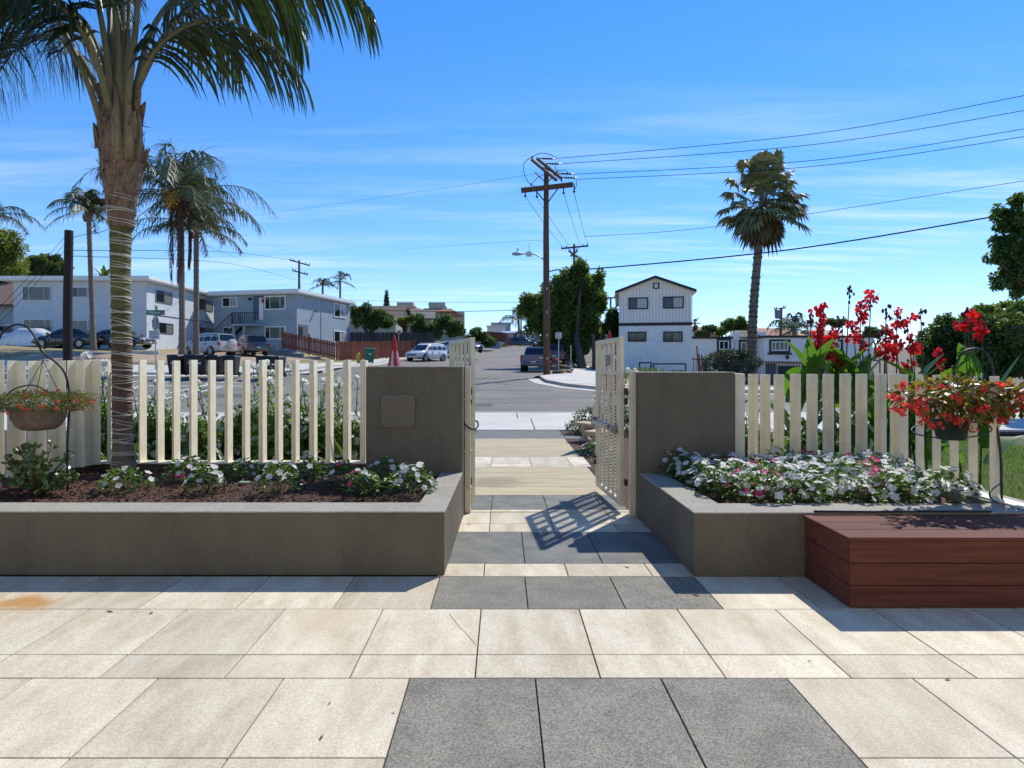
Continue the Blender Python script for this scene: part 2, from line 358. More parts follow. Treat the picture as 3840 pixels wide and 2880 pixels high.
for q in ([(-3.2, 20.2), (-.4, 20.05), (-.3, 21.1), (-3.3, 21.3)], [(3.4, 19.2), (5.6, 19.1), (5.7, 20.3), (3.5, 20.3)], [(-6.5, 26.5), (-5.6, 26.4), (-5.2, 32), (-6.2, 32)], [(-12, 23.5), (-8.5, 23.4), (-8.4, 24.6), (-12, 24.8)]):
    sheet('road_patch', q, -.016, M_patch, parent=street)
# near pavement: slabs
pv = MB(); pv.box(-70, 70, 14.28, 17.9, -.11, -.045); pave = pv.build('near_pavement', M_grout); pave['kind'] = 'structure'
for row, (ya, yb) in enumerate(((14.3, 16.55), (16.57, 17.88))):
    x = -30.0 + row*.7
    while x < 30:
        w = 2.05 if row == 0 else 2.7
        m = MB(); z0 = H(0, ya); z1 = H(0, yb); e = .012
        a, b = x+e, x+w-e; y0, y1 = ya+e, yb-e
        m.add([(a, y0, -.05), (b, y0, -.05), (b, y1, -.05), (a, y1, -.05), (a, y0, H(0, y0)+.1*0+.005), (b, y0, H(0, y0)+.005), (b, y1, H(0, y1)+.012), (a, y1, H(0, y1)+.012)], ((0,3,2,1),(4,5,6,7),(0,1,5,4),(1,2,6,5),(2,3,7,6),(3,0,4,7)))
        m.build('slab', M_conc, pave, bevel=.006, seg=1); x += w
kb = MB(); kb.box(-70, 70, 17.9, 18.06, -.05, .135); kerb = kb.build('near_kerb', M_conc, bevel=.02); kerb['kind'] = 'structure'
M_orange = mat('orange_tactile_paint', (.55, .2, .02), .7, var=.2, scale=8)
m = MB(); q = [(1.9, 15.7), (2.75, 15.75), (2.7, 16.15), (2.05, 16.1)]; m.v = [(x, y, H(x, y)+.019) for x, y in q]; m.f = [(0, 1, 2, 3)]; m.build('orange_ramp_patch', M_orange, pave, fixn=False)
# far right corner: gutter, kerb pavement and planting
corner = [(1.62, 33), (1.85, 30.1), (2.7, 27.8), (4.0, 26.1), (5.3, 25.2), (9, 24.75), (70, 24.75)]
gut = strip('gutter', dens(corner, .8), .62, -.008, M_conc, None); gut['kind'] = 'structure'
side = sheet('corner_pavement', [(2.05, 33.4), (2.2, 30.4), (2.95, 28.2), (4.2, 26.5), (5.4, 25.55), (9, 25.1), (40, 25.1), (40, 26.9), (9.5, 26.9), (7.0, 27.4), (5.7, 28.8), (5.4, 31.5), (6.1, 38), (7.2, 46), (8, 60), (8, 90), (6.2, 90), (6.0, 60), (5.2, 46), (4.6, 40), (4.0, 35.6), (2.6, 34.6)], .12, M_conc, thick=.2)
rk = strip('red_kerb_paint', dens([(2.02, 33), (2.16, 30.4), (2.9, 28.15), (4.15, 26.42)], .6), .1, .127, mat('worn_red_paint', (.42, .16, .12), .8, col2=(.5, .42, .36), scale=3), side)
m = MB(); q = [(4.5, 26.75), (6.2, 26.1), (6.9, 26.3), (5.4, 27.1)]; m.v = [(x, y, H(x, y)+.126) for x, y in q]; m.f = [(0, 1, 2, 3)]; m.build('orange_ramp_patch', M_orange, side, fixn=False)
m = MB()
for a, b in (((2.3, 30.3), (5.5, 30.4)), ((3.3, 28), (5.9, 28.6)), ((4.6, 36), (5.9, 36.2)), ((5.0, 40), (6.3, 40)), ((5.3, 46), (7.2, 46))):
    d = dens([a, b], 1); k = len(m.v)
    for p in d: m.v += [(p[0], p[1]-.012, H(*p)+.124), (p[0], p[1]+.012, H(*p)+.124)]
    m.f += [(k+2*i, k+2*i+2, k+2*i+3, k+2*i+1) for i in range(len(d)-1)]
m.build('pavement_joint', M_grout, side, fixn=False)
sheet('planting_strip', [(2.5, 34.7), (4.0, 35.7), (4.55, 40), (5.15, 46), (5.9, 60), (5.9, 88), (4.35, 88), (4.35, 37.6), (3, 35.6)], .05, M_drygrass)
sheet('corner_bank', [(5.75, 28.9), (7.0, 27.5), (9.5, 27.0), (14, 27), (14, 40), (8, 46), (7.2, 45.5), (6.2, 38), (5.5, 31.6)], .1, M_drygrass)
# far left: pavement, kerb, dry lawn
left = sheet('far_left_pavement', [(-70, 31.2), (-18, 31.2), (-13.2, 31.8), (-11.0, 33.6), (-10.2, 37), (-10, 55), (-8.2, 80), (-9.8, 80), (-11.6, 55), (-11.8, 37.5), (-13.6, 34.6), (-18, 33.4), (-70, 33.4)], .1, M_conc, thick=.2)
gl = strip('far_left_gutter', dens([(-70, 30.9), (-18, 30.9), (-12.9, 31.5), (-10.7, 33.3), (-9.9, 37), (-9.7, 55), (-7.9, 80)], 1.5), .5, -.008, M_conc, None); gl['kind'] = 'structure'
sheet('dry_lawn', [(-70, 33.5), (-18, 33.5), (-13.7, 34.7), (-12, 37.6), (-11.8, 56), (-16, 58), (-70, 58)], .06, M_drygrass)
M_drive = mat('driveway_concrete', (.4, .29, .19), .9, col2=(.28, .2, .13), scale=.7, speck=.2, sscale=30)
sheet('driveway', [(-27, 33.45), (-13.5, 34.7), (-15.5, 52), (-27, 52)], .085, M_drive)

# ------------------------------------------------------------------ patio and path tiles
t = M_tile.node_tree; bs = t.nodes['Principled BSDF']
def add_stain(t, bs, c, r, col, strength=.8, nsc=3.0):
    prev = bs.inputs['Base Color'].links[0].from_socket
    gpos = t.nodes.new('ShaderNodeNewGeometry'); sub = t.nodes.new('ShaderNodeVectorMath'); sub.operation = 'SUBTRACT'; sub.inputs[1].default_value = (*c, 0)
    dv = t.nodes.new('ShaderNodeVectorMath'); dv.operation = 'DIVIDE'; dv.inputs[1].default_value = (r[0], r[1], 1)
    ln = t.nodes.new('ShaderNodeVectorMath'); ln.operation = 'LENGTH'; nz = t.nodes.new('ShaderNodeTexNoise'); nz.inputs['Scale'].default_value = nsc; nz.inputs['Detail'].default_value = 4
    t.links.new(gpos.outputs['Position'], sub.inputs[0]); t.links.new(sub.outputs[0], dv.inputs[0]); t.links.new(dv.outputs[0], ln.inputs[0]); t.links.new(gpos.outputs['Position'], nz.inputs[0])
    ad = t.nodes.new('ShaderNodeMath'); ad.operation = 'ADD'; t.links.new(ln.outputs['Value'], ad.inputs[0]); t.links.new(nz.outputs[0], ad.inputs[1])
    mr = t.nodes.new('ShaderNodeMapRange'); mr.inputs[1].default_value = 1.45; mr.inputs[2].default_value = .9; mr.inputs[3].default_value = 0; mr.inputs[4].default_value = strength; t.links.new(ad.outputs[0], mr.inputs[0])
    mx = t.nodes.new('ShaderNodeMix'); mx.data_type = 'RGBA'; mx.inputs['B'].default_value = (*col, 1); t.links.new(mr.outputs[0], mx.inputs['Factor']); t.links.new(prev, mx.inputs['A']); t.links.new(mx.outputs['Result'], bs.inputs['Base Color'])
add_stain(t, bs, (-3.02, 3.9), (.3, .16), (.42, .2, .05), .85, 6)
add_stain(t, bs, (-3.3, 3.6), (.55, .35), (.5, .36, .2), .45, 4)
add_stain(t, bs, (-1.05, 3.6), (.3, .35), (.5, .39, .25), .5, 5)
add_stain(M_plank.node_tree, M_plank.node_tree.nodes['Principled BSDF'], (-.1, 7.9), (.5, .5), (.2, .15, .11), .55, 5)
m = MB(); m.box(-5, 6, -2.5, 6.3, -.06, -.012); patio = m.build('patio', M_grout); patio['kind'] = 'structure'
m = MB(); m.box(-12, 12, -14, -2.52, -.06, 0); o = m.build('rear_bounce_paving', M_tile); o['kind'] = 'structure'  # unseen paving sheet, added behind the camera as a sunlight bounce source
m = MB(); m.box(-.62, 1.5, 6.305, 14.25, -.06, -.012); path = m.build('garden_path', M_grout); path['kind'] = 'structure'
def tile(x0, x1, y0, y1, mt, par, gap=.0035):
    m = MB(); dz = rng.uniform(-.0008, .0008)
    m.box(x0+gap, x1-gap, y0+gap, y1-gap, -.012, dz+.0002); return m.build('tile', mt, par, bevel=.0016, seg=1)
LX, RX = -.446, 1.36
def row(y0, y1, off, kind, par=patio, xa=-4.24, xb=4.45, dark=None, gap=.0035, w=.6025):
    k = math.ceil((xa-off)/w); xs = [xa]+[off+i*w for i in range(k, k+40) if xa+.05 < off+i*w < xb-.05]+[xb]
    out = []
    for a, b in zip(xs, xs[1:]):
        mt = kind
        if dark and a > LX-.05 and b < RX+.05: mt = dark
        out.append(tile(a, b, y0, y1, mt, par, gap))
    return out
# the big grey panels run through two rows
for k in range(3): tile(LX+k*.602, LX+(k+1)*.602, 2.0, 2.954, M_gran, patio)
for xa, xb in ((-4.24, LX), (RX, 4.45)):
    row(2.354, 2.954, LX, M_tile, xa=xa, xb=xb); row(2.11, 2.354, LX, M_tile, xa=xa, xb=xb); row(1.5, 2.11, LX, M_tile, xa=xa, xb=xb)
row(1.5, 2.0, LX, M_tile, xa=LX, xb=RX)
row(.9, 1.5, -.133, M_tile); row(-.5, .9, -.133, M_tile); row(-2.4, -.5, -.133, M_tile)
row(2.954, 3.194, -.133, M_tile); big = row(3.194, 3.791, -.133, M_tile); row(3.791, 4.38, LX, M_tile, dark=M_gran)
row(4.38, 4.664, -.135, M_tile, xa=-.47, xb=1.4); row(4.664, 5.549, .168, M_slate, xa=-.47, xb=1.4, w=.59)
row(5.549, 5.837, -.122, M_tile, xa=-.47, xb=1.4, w=.588); row(5.837, 6.29, -.122, M_tile, xa=-.47, xb=1.4, w=.588)
row(6.31, 6.40, -.122, M_tile, path, -.6, 1.4, w=.588); row(6.40, 7.115, -.118, M_slate, path, -.6, 1.3, w=.585)
yy = [7.115, 7.62, 8.14, 8.66, 9.12]
for a, b in zip(yy, yy[1:]): row(a, b, 9, M_plank, path, -.6, 1.25, w=20)
row(9.12, 9.36, -.174, M_tile, path, -.6, 1.32, w=.605); row(9.36, 10.1, -.174, M_tile, path, -.6, 1.32, w=.605)
yy = [10.1, 10.75, 11.4, 12.0, 12.6]
for a, b in zip(yy, yy[1:]): row(a, b, 9, M_plank, path, -.6, 1.27, w=20)
row(12.6, 14.24, 9, M_slate, path, -.6, 1.30, w=20)
tile(1.305, 1.62, 12.6, 13.1, M_slate, path)
# crack in one tile
m = MB(); cr = [P(1684, 2302, 1), P(1712, 2340, 1), P(1737, 2372, 1), P(1762, 2396, 1), P(1785, 2420, 1)]
cp = []
for sx, sy in ((1684, 2302), (1705, 2328), (1722, 2352), (1745, 2372), (1768, 2400), (1786, 2421)):
    Y = 1.5*2310/(sy-1370); cp.append(((sx-1885)/2310*Y, Y))
for i in range(len(cp)-1):
    (x0, y0), (x1, y1) = cp[i], cp[i+1]; m.quad((x0-.0015, y0, .0016), (x0+.0015, y0, .0016), (x1+.0015, y1, .0016), (x1-.0015, y1, .0016))
m.build('crack', M_grout, big[6] if len(big) > 6 else patio, fixn=False)
# small litter on the tiles
M_debris = mat('dry_leaf_litter', (.06, .045, .03), .9)
M_leafl = mat('fallen_leaf', (.09, .07, .035), .8)
for i, (sx, sy, L) in enumerate(((1236, 2639, .012), (1476, 2675, .012), (412, 2295, .03), (568, 2300, .025), (1205, 2768, .02), (3036, 2480, .014), (2932, 2542, .008), (2554, 2182, .03), (2610, 2232, .035), (2352, 2128, .03), (1760, 1966, .03), (2566, 2449, .008), (3132, 2482, .008), (3554, 2550, .02))):
    Y = 1.5*2310/(sy-1370); X = (sx-1885)/2310*Y; a = r_.uniform(0, 6.28); m = MB()
    M4 = Matrix.Translation((X, Y, .001)) @ Matrix.Rotation(a, 4, 'Z')
    m.add([M4 @ Vector(p) for p in ((-L, 0, .001), (0, -L*.3, .004), (L, 0, .006), (0, L*.3, .003))], ((0, 1, 2, 3),))
    tag(m.build('leaf_litter', M_leafl if L > .018 else M_debris, fixn=False), 'tiny dark leaf scrap lying on the patio paving', 'leaf', 'leaf scraps on the paving')
# ------------------------------------------------------------------ planters
pl = thing('planter', 'long low olive grey stucco planter on the left holding the palm', 'planter', (-2.6, 5.2, 0))
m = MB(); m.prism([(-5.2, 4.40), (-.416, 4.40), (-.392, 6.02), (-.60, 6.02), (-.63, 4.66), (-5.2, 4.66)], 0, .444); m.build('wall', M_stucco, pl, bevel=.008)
m = MB(); m.prism([(-5.2, 4.397), (-.413, 4.397), (-.389, 6.02), (-.602, 6.02), (-.633, 4.69), (-5.2, 4.69)], .4445, .457); m.build('cap', M_stucco_lit, pl, bevel=.005)  # top sheet in the lighter stucco copy, sunlight painted into its colour
m = MB(); m.box(-4.6, -1.33, 6.42, 6.62, .2, .475); m.build('back_curb', M_stucco, pl, bevel=.015)
m = MB(); m.beam((-4.72, 5.0, .34), (-4.35, 6.45, .34), .2, .27); m.build('side_curb', M_stucco, pl, bevel=.015)
def soilbed(par, x0, x1, y0, y1, z, seed):
    nx_, ny_ = max(8, int((x1-x0)/.05)), max(8, int((y1-y0)/.05)); xs = np.linspace(x0, x1, nx_); ys = np.linspace(y0, y1, ny_)
    vs = [(x, y, z+.05*mnoise.noise((x*1.3, y*1.3, seed))+.022*mnoise.noise((x*9, y*9, seed))+.012*mnoise.noise((x*30, y*30, seed))) for y in ys for x in xs]
    fs = [(j*nx_+i, j*nx_+i+1, (j+1)*nx_+i+1, (j+1)*nx_+i) for j in range(ny_-1) for i in range(nx_-1)]
    m = MB(); m.v = vs; m.f = fs; return m.build('mulch_bed', M_soil, par, smooth='all', fixn=False)
soilbed(pl, -5.1, -.61, 4.63, 6.46, .405, 1.0)
def mulch_chips(par, x0, x1, y0, y1, z, n, seed):
    g_ = np.random.default_rng(seed); pos = np.stack([g_.uniform(x0, x1, n), g_.uniform(y0, y1, n), np.full(n, z)], 1)
    pos[:, 2] += [.05*mnoise.noise((p[0]*1.3, p[1]*1.3, seed))+.018 for p in pos]
    d = g_.normal(size=(n, 3)); d[:, 2] *= .35; nn = g_.normal(size=(n, 3))*.5; nn[:, 2] += 1
    o = leaves('mulch_chips', pos, d, nn, g_.uniform(.02, .06, n), g_.uniform(.008, .02, n), mat('mulch_chip', (.15, .075, .045), .9, col2=(.06, .03, .02), scale=8, island=.5), par); o['kind'] = 'stuff'
mulch_chips(pl, -4.6, -.65, 4.7, 6.35, .4, 5000, 1)
pr = thing('planter', 'olive grey stucco planter right of the gate packed with white flowers', 'planter', (2.7, 5.2, 0))
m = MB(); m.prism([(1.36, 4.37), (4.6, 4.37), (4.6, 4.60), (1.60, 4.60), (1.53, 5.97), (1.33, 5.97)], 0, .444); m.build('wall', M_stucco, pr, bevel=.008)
m = MB(); m.prism([(1.357, 4.367), (4.6, 4.367), (4.6, 4.66), (1.63, 4.66), (1.56, 5.97), (1.327, 5.97)], .4445, .457); m.build('cap', M_stucco_lit, pr, bevel=.005)  # rim top again carries the painted-in sunlit tone
m = MB(); m.box(2.25, 4.02, 6.05, 6.25, .2, .46); m.build('back_curb', M_stucco_lit, pr, bevel=.01)
m = MB(); m.box(3.72, 4.02, 4.665, 6.045, .2, .46); m.build('side_curb', M_stucco_lit, pr, bevel=.01)
soilbed(pr, 1.5, 3.75, 4.58, 6.1, .40, 5.0)
# ------------------------------------------------------------------ pillars
def pillar(name, label, x0, x1, y0, y1, z):
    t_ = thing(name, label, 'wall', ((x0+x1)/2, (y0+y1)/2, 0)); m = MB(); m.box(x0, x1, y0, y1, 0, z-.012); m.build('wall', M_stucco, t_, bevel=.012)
    m = MB(); m.box(x0-.002, x1+.002, y0-.002, y1+.002, z-.0115, z); m.build('sunlit_top', M_stucco_lit, t_, bevel=.004); return t_  # thin top sheet, same stucco coloured as if sunlit
pA = pillar('gate_pillar', 'dark olive stucco wall with square access panel left of the gate', -1.335, -.39, 6.0, 6.34, 1.49)
m = MB(); a = P(1428, 1480, 5.985); b = P(1557, 1604, 5.985); m.box(a.x, b.x, 5.978, 6.001, b.z, a.z); pn = m.build('access_panel', mat('painted_panel', (.15, .128, .095), .6, var=.12), pA, bevel=.003)
for sx in (1436, 1493, 1549):
    for sy in (1486, 1598):
        q = P(sx, sy, 5.98); m = MB(); m.lathe([(.006, 0), (.005, .004), (.001, .005)], 8, M=Matrix.Translation((q.x, 5.978, q.z)) @ Matrix.Rotation(R(90), 4, 'X')); m.build('screw', M_black, pn)
pB = pillar('gate_pillar', 'plain dark olive stucco wall right of the gate', 1.318, 2.25, 5.95, 6.30, 1.435)
def crack(par, pts, y, w=.0016):
    m = MB()
    for (x0, z0), (x1, z1) in zip(pts, pts[1:]): m.quad((x0-w, y, z0), (x0+w, y, z0), (x1+w, y, z1), (x1-w, y, z1))
    m.build('hairline_crack', M_grout, par, fixn=False)
rc_ = random.Random(31)
for par, x, z, y, dz in ((pl, -2.3, .44, 4.3985, -.06), (pl, -3.4, .44, 4.3985, -.075), (pl, -1.1, .02, 4.3985, .05), (pr, 1.75, .44, 4.3685, -.05), (pA, -.75, 1.46, 5.9985, -.07), (pB, 1.9, 1.4, 5.9485, -.06)):
    q = [(x, z)]
    for k in range(5): q.append((q[-1][0]+rc_.uniform(-.03, .03), q[-1][1]+dz*rc_.uniform(.5, 1.1)))
    crack(par, q, y)
# ------------------------------------------------------------------ fences: steel angle slats
def angle_slat(par, p, t_, n_, z0, z1, a=.13, b=.085, th=.009):
    p = Vector((*p, 0)); t_ = Vector((*t_, 0)); n_ = Vector((*n_, 0))
    p = p+Vector((rng.uniform(-.004, .004), rng.uniform(-.003, .003), 0)); z1 += rng.uniform(-.006, .004)
    pts = [p, p+n_*a, p+n_*a-t_*th, p+n_*th-t_*th, p+n_*th-t_*b, p-t_*b]
    m = MB(); m.prism([(q.x, q.y) for q in pts], z0, z1); return m.build('slat', M_cream, par, bevel=.0015, seg=1)
fl = thing('slat_fence', 'cream steel slat fence with white roses behind it, left of the gate', 'fence', (-2.7, 6.5, .47))
xs = [P(s*1.736, 0, 6.5).x for s in (238, 267, 304, 342, 378, 415, 454, 491, 528, 565, 600, 636, 674, 710, 748, 784)]
for i, x in enumerate(xs): angle_slat(fl, (x+.05, 6.52), (1, 0), (0, -1), .492, 1.553)
tt = Vector((.37, .93)).normalized(); nn = Vector((tt.y, -tt.x))
for k in range(8):
    q = Vector((-4.22, 6.42))-tt*(.177*(k+.3)); angle_slat(fl, q, tt, nn, .48, 1.545)
m = MB(); m.box(-4.35, -1.34, 6.38, 6.545, .476, .4915); m.build('base_rail', M_cream, fl, bevel=.003)
m = MB(); m.beam((-4.78, 4.92, .4775), (-4.28, 6.44, .4775), .2, .004); m.build('base_rail', M_cream, fl)
fr = thing('slat_fence', 'cream steel slat fence with red cannas behind it, right of the gate', 'fence', (3, 6.1, .46))
m = MB(); m.box(2.262, 2.36, 6.0, 6.15, .47, 1.42); m.build('end_post', M_cream, fl if False else fr, bevel=.003)
xs = [P(s, 0, 6.1).x for s in (2822, 2868, 2920, 2980, 3042, 3101, 3166, 3226, 3296, 3356)]
for x in xs: angle_slat(fr, (x+.03, 6.12), (1, 0), (0, -1), .475, 1.415, a=.09, b=.068)
for k in range(6): angle_slat(fr, (3.86, 5.86-.215*k), (0, -1), (-1, 0), .475, 1.415, a=.075, b=.06)
m = MB(); m.box(2.36, 3.9, 6.0, 6.15, .4605, .4745); m.build('base_rail', M_cream, fr, bevel=.003)
m = MB(); m.box(3.75, 3.88, 4.4, 5.998, .4605, .4745); m.build('base_rail', M_cream, fr, bevel=.003)
# ------------------------------------------------------------------ gate
def post(label, x0, x1, y0, y1, z):
    t_ = thing('gate_post', label, 'post', ((x0+x1)/2, (y0+y1)/2, 0)); m = MB(); m.box(x0, x1, y0, y1, .003, z); m.build('tube', M_gate, t_, bevel=.004)
    for zz in (.25, .62, 1.15):
        m = MB(); m.box(x0-.006, x1+.006, y0-.006, y1+.006, zz, zz+.02); m.build('strap', M_gate, t_, bevel=.003)
    return t_
post('cream steel gate post beside the walled access panel', -.385, -.325, 6.24, 6.30, 1.49)
post('cream steel gate post beside the plain right wall', 1.262, 1.322, 6.1, 6.16, 1.45)
M_green_s = emat('sign_green', (.16, .26, .09), .5); M_pale = emat('sign_pale', (.62, .64, .6), .5); M_ink = emat('sign_ink', (.02, .022, .02), .6)
M_rust = mat('rust', (.09, .035, .018), .9, var=.3, scale=30)
def gate_leaf(label, hinge, free, side, z0=.07, z1=1.79):
    h = Vector(hinge); f = Vector(free); d = f-h; Wd = d.length; ang = math.atan2(d.y, d.x)
    t_ = thing('gate_leaf', label, 'gate', (h.x, h.y, 0), ang); OFF[t_.name] = None; w = .05; y = .022
    for nm, x0, x1, a, b in (('stile', 0, w, z0, z1), ('stile', Wd-w, Wd, z0, z1), ('rail', w, Wd-w, z1-w, z1), ('rail', w, Wd-w, 1.40, 1.44), ('rail', w, Wd-w, z0, z0+w), ('rail', w, Wd-w, .80, .85)):
        m = MB(); m.box(x0, x1, -y, y, a, b); m.build(nm, M_gate, t_, bevel=.004)
    nb = 5; inner = Wd-2*w; bw = .06; gap = (inner-nb*bw)/(nb+1-1)
    xs_ = [w+.0+gap*.5+i*(bw+gap) for i in range(nb)]
    for x in xs_:
        for a, b in ((z0+w, .80), (.85, 1.40), (1.44, z1-w)):
            m = MB(); m.box(x, x+bw, -.012, .012, a, b); m.build('bar', M_gate, t_, bevel=.002, seg=1)
    m = MB(); edges = [w]+[v for x in xs_ for v in (x, x+bw)]+[Wd-w]
    for x0, x1 in zip(edges[::2], edges[1::2]):
        z = z0+w+.02
        while z < z1-w:
            if not (.79 < z < .86 or 1.39 < z < 1.45): m.box(x0, x1, -.003, .003, z, z+.006)
            z += .036
    o = m.build('mesh_ribs', M_gate, t_, fixn=False); o['kind'] = 'stuff'
    for zz in (.28, 1.1, 1.2):
        m = MB(); m.box(-.05, .02, -side*.035-.012, -side*.035+.012, zz, zz+.07); m.build('hinge', M_rust, t_, bevel=.004)
    return t_, Wd
gR, WR = gate_leaf('open cream steel gate leaf with push bar, right side of the path', (1.215, 6.27), (1.13, 7.36), 1)
# push bar on the path side (local +y is towards -x)
m = MB(); m.box(.1, WR-.02, .026, .05, .80, .88); m.build('push_bar_rail', M_metal, gR, bevel=.003)
m = MB(); m.box(.36, WR-.1, .052, .085, .815, .865); m.build('push_pad', M_metal, gR, bevel=.006)
m = MB(); m.box(.08, .17, .026, .075, .80, .88); m.build('push_bar_end', mat('dark_metal', (.2, .2, .2), .45, metal=.6), gR, bevel=.008)
m = MB(); m.box(WR-.09, WR+.01, .026, .075, .79, .89); m.build('latch_case', MATS['dark_metal'], gR, bevel=.01)
m = MB(); m.box(WR-.2, WR-.06, .026, .06, .9, 1.06); m.build('latch_cover', M_gate, gR, bevel=.004)
m = MB(); m.box(WR-.06, WR+.01, .026, .045, .33, .38); m.box(WR-.08, WR-.03, .026, .06, .41, .43); m.build('bolt', M_rust, gR, bevel=.003)
def flat_text(body, size, M, mt, par, name='lettering', w=None):
    cu = bpy.data.curves.new(name, 'FONT'); cu.body = body; cu.size = size; cu.align_x = 'CENTER'; cu.align_y = 'CENTER'; cu.extrude = size*.012
    ob = bpy.data.objects.new(name, cu); COL.objects.link(ob); dg = bpy.context.evaluated_depsgraph_get(); me = bpy.data.meshes.new_from_object(ob.evaluated_get(dg)); bpy.data.objects.remove(ob)
    if w:
        xs = [v.co.x for v in me.vertices]; k = w/(max(xs)-min(xs)); M = M @ Matrix.Diagonal((k, 1, 1, 1))
    me.transform(M); me.materials.clear(); o = link(name, me, mt, par); return o
# plate: PLEASE / KEEP CLOSED
m = MB(); m.box(WR*.33, WR*.5, .03, .036, 1.5, 1.61); pl_ = m.build('sign_plate', mat('grey_plate', (.2, .2, .2), .45, metal=.4), gR, bevel=.002)
Mx = Matrix.Translation((WR*.415, .0375, 0)) @ Matrix.Rotation(R(180), 4, 'Z') @ Matrix.Rotation(R(90), 4, 'X')
flat_text('PLEASE', .03, Mx @ Matrix.Translation((0, 1.578, 0)), M_pale, pl_, w=.09); flat_text('KEEP CLOSED', .026, Mx @ Matrix.Translation((0, 1.532, 0)), M_pale, pl_, w=.14)
gL, WL = gate_leaf('open cream steel gate leaf with green notice, left side of the path', (-.305, 6.36), (-.62, 7.4), -1)
m = MB(); m.box(.055, .205, -.032, -.026, 1.31, 1.74); sg = m.build('notice', M_green_s, gL, bevel=.001, seg=1)
m = MB(); m.box(.06, .20, -.0345, -.0325, 1.42, 1.68); m.build('notice_panel', M_pale, sg)
m = MB(); m.prism([(.11, 1.68), (.15, 1.68), (.165, 1.63), (.15, 1.6), (.165, 1.57), (.13, 1.585), (.095, 1.6), (.1, 1.64)], -.0365, -.0348, 'y'); m.prism([(.145, 1.575), (.175, 1.58), (.17, 1.55), (.15, 1.55)], -.0365, -.0348, 'y')
for z in (1.535, 1.515): m.box(.085, .175, -.0365, -.0348, z, z+.012)
m.box(.1, .16, -.0365, -.0348, 1.45, 1.495); m.box(.062, .198, -.0365, -.0348, 1.395, 1.415)
m.build('notice_print', M_ink, sg)
# black hook cord holding the left leaf
m = MB(); m.tube([(-.392, 6.22, .93), (-.385, 6.17, .92), (-.35, 6.15, .885), (-.31, 6.17, .86), (-.275, 6.22, .855), (-.25, 6.28, .88), (-.255, 6.32, .92), (-.28, 6.33, .93)], .009, 8)
tag(m.build('hook_cord', M_rubber, smooth='all'), 'short black hooked cord tying the left gate leaf to its wall', 'cord')
# ------------------------------------------------------------------ boxed bench
bn = thing('bench', 'reddish brown plank box bench in front of the right planter', 'bench', (3.3, 4.08, 0))
M_deck = mat('composite_deck_board', (.15, .05, .03), .75, spec=.2, col2=(.085, .027, .017), scale=4, stretch=(.35, 9, 9), rnd=.08, bump=.12, bscale=120, speck=.1, sscale=260)
zz = [.006, .143, .28, .417]
for a, b in zip(zz, zz[1:]):
    m = MB(); m.box(2.142, 4.6, 3.797, 3.82, a+.002, b-.002); m.build('front_board', M_deck, bn, bevel=.003)
    m = MB(); m.box(2.139, 2.162, 3.822, 4.36, a+.002, b-.002); m.build('side_board', M_deck, bn, bevel=.003)
m = MB(); m.box(2.163, 4.6, 3.825, 4.355, .01, .414); m.build('carcass', M_black, bn)
yb = [3.782, 3.975, 4.168, 4.362]
for a, b in zip(yb, yb[1:]):
    m = MB(); m.box(2.125, 4.6, a+.003, b-.003, .4185, .4415); m.build('seat_board', M_deck, bn, bevel=.004)
for k in range(12):
    for y_ in (3.83, 4.07, 4.31):
        m = MB(); m.lathe([(.005, 0), (.005, .0012)], 8, (2.2+k*.2, y_, .4413)); m.build('screw', M_black, bn)
m = MB(); m.tube([(2.2, 4.352, .468), (2.6, 4.35, .466), (3.0, 4.352, .468), (3.45, 4.35, .467)], .008, 8)
tag(m.build('hose', M_rubber, smooth='all'), 'thin black irrigation tube lying along the planter edge above the bench', 'hose')
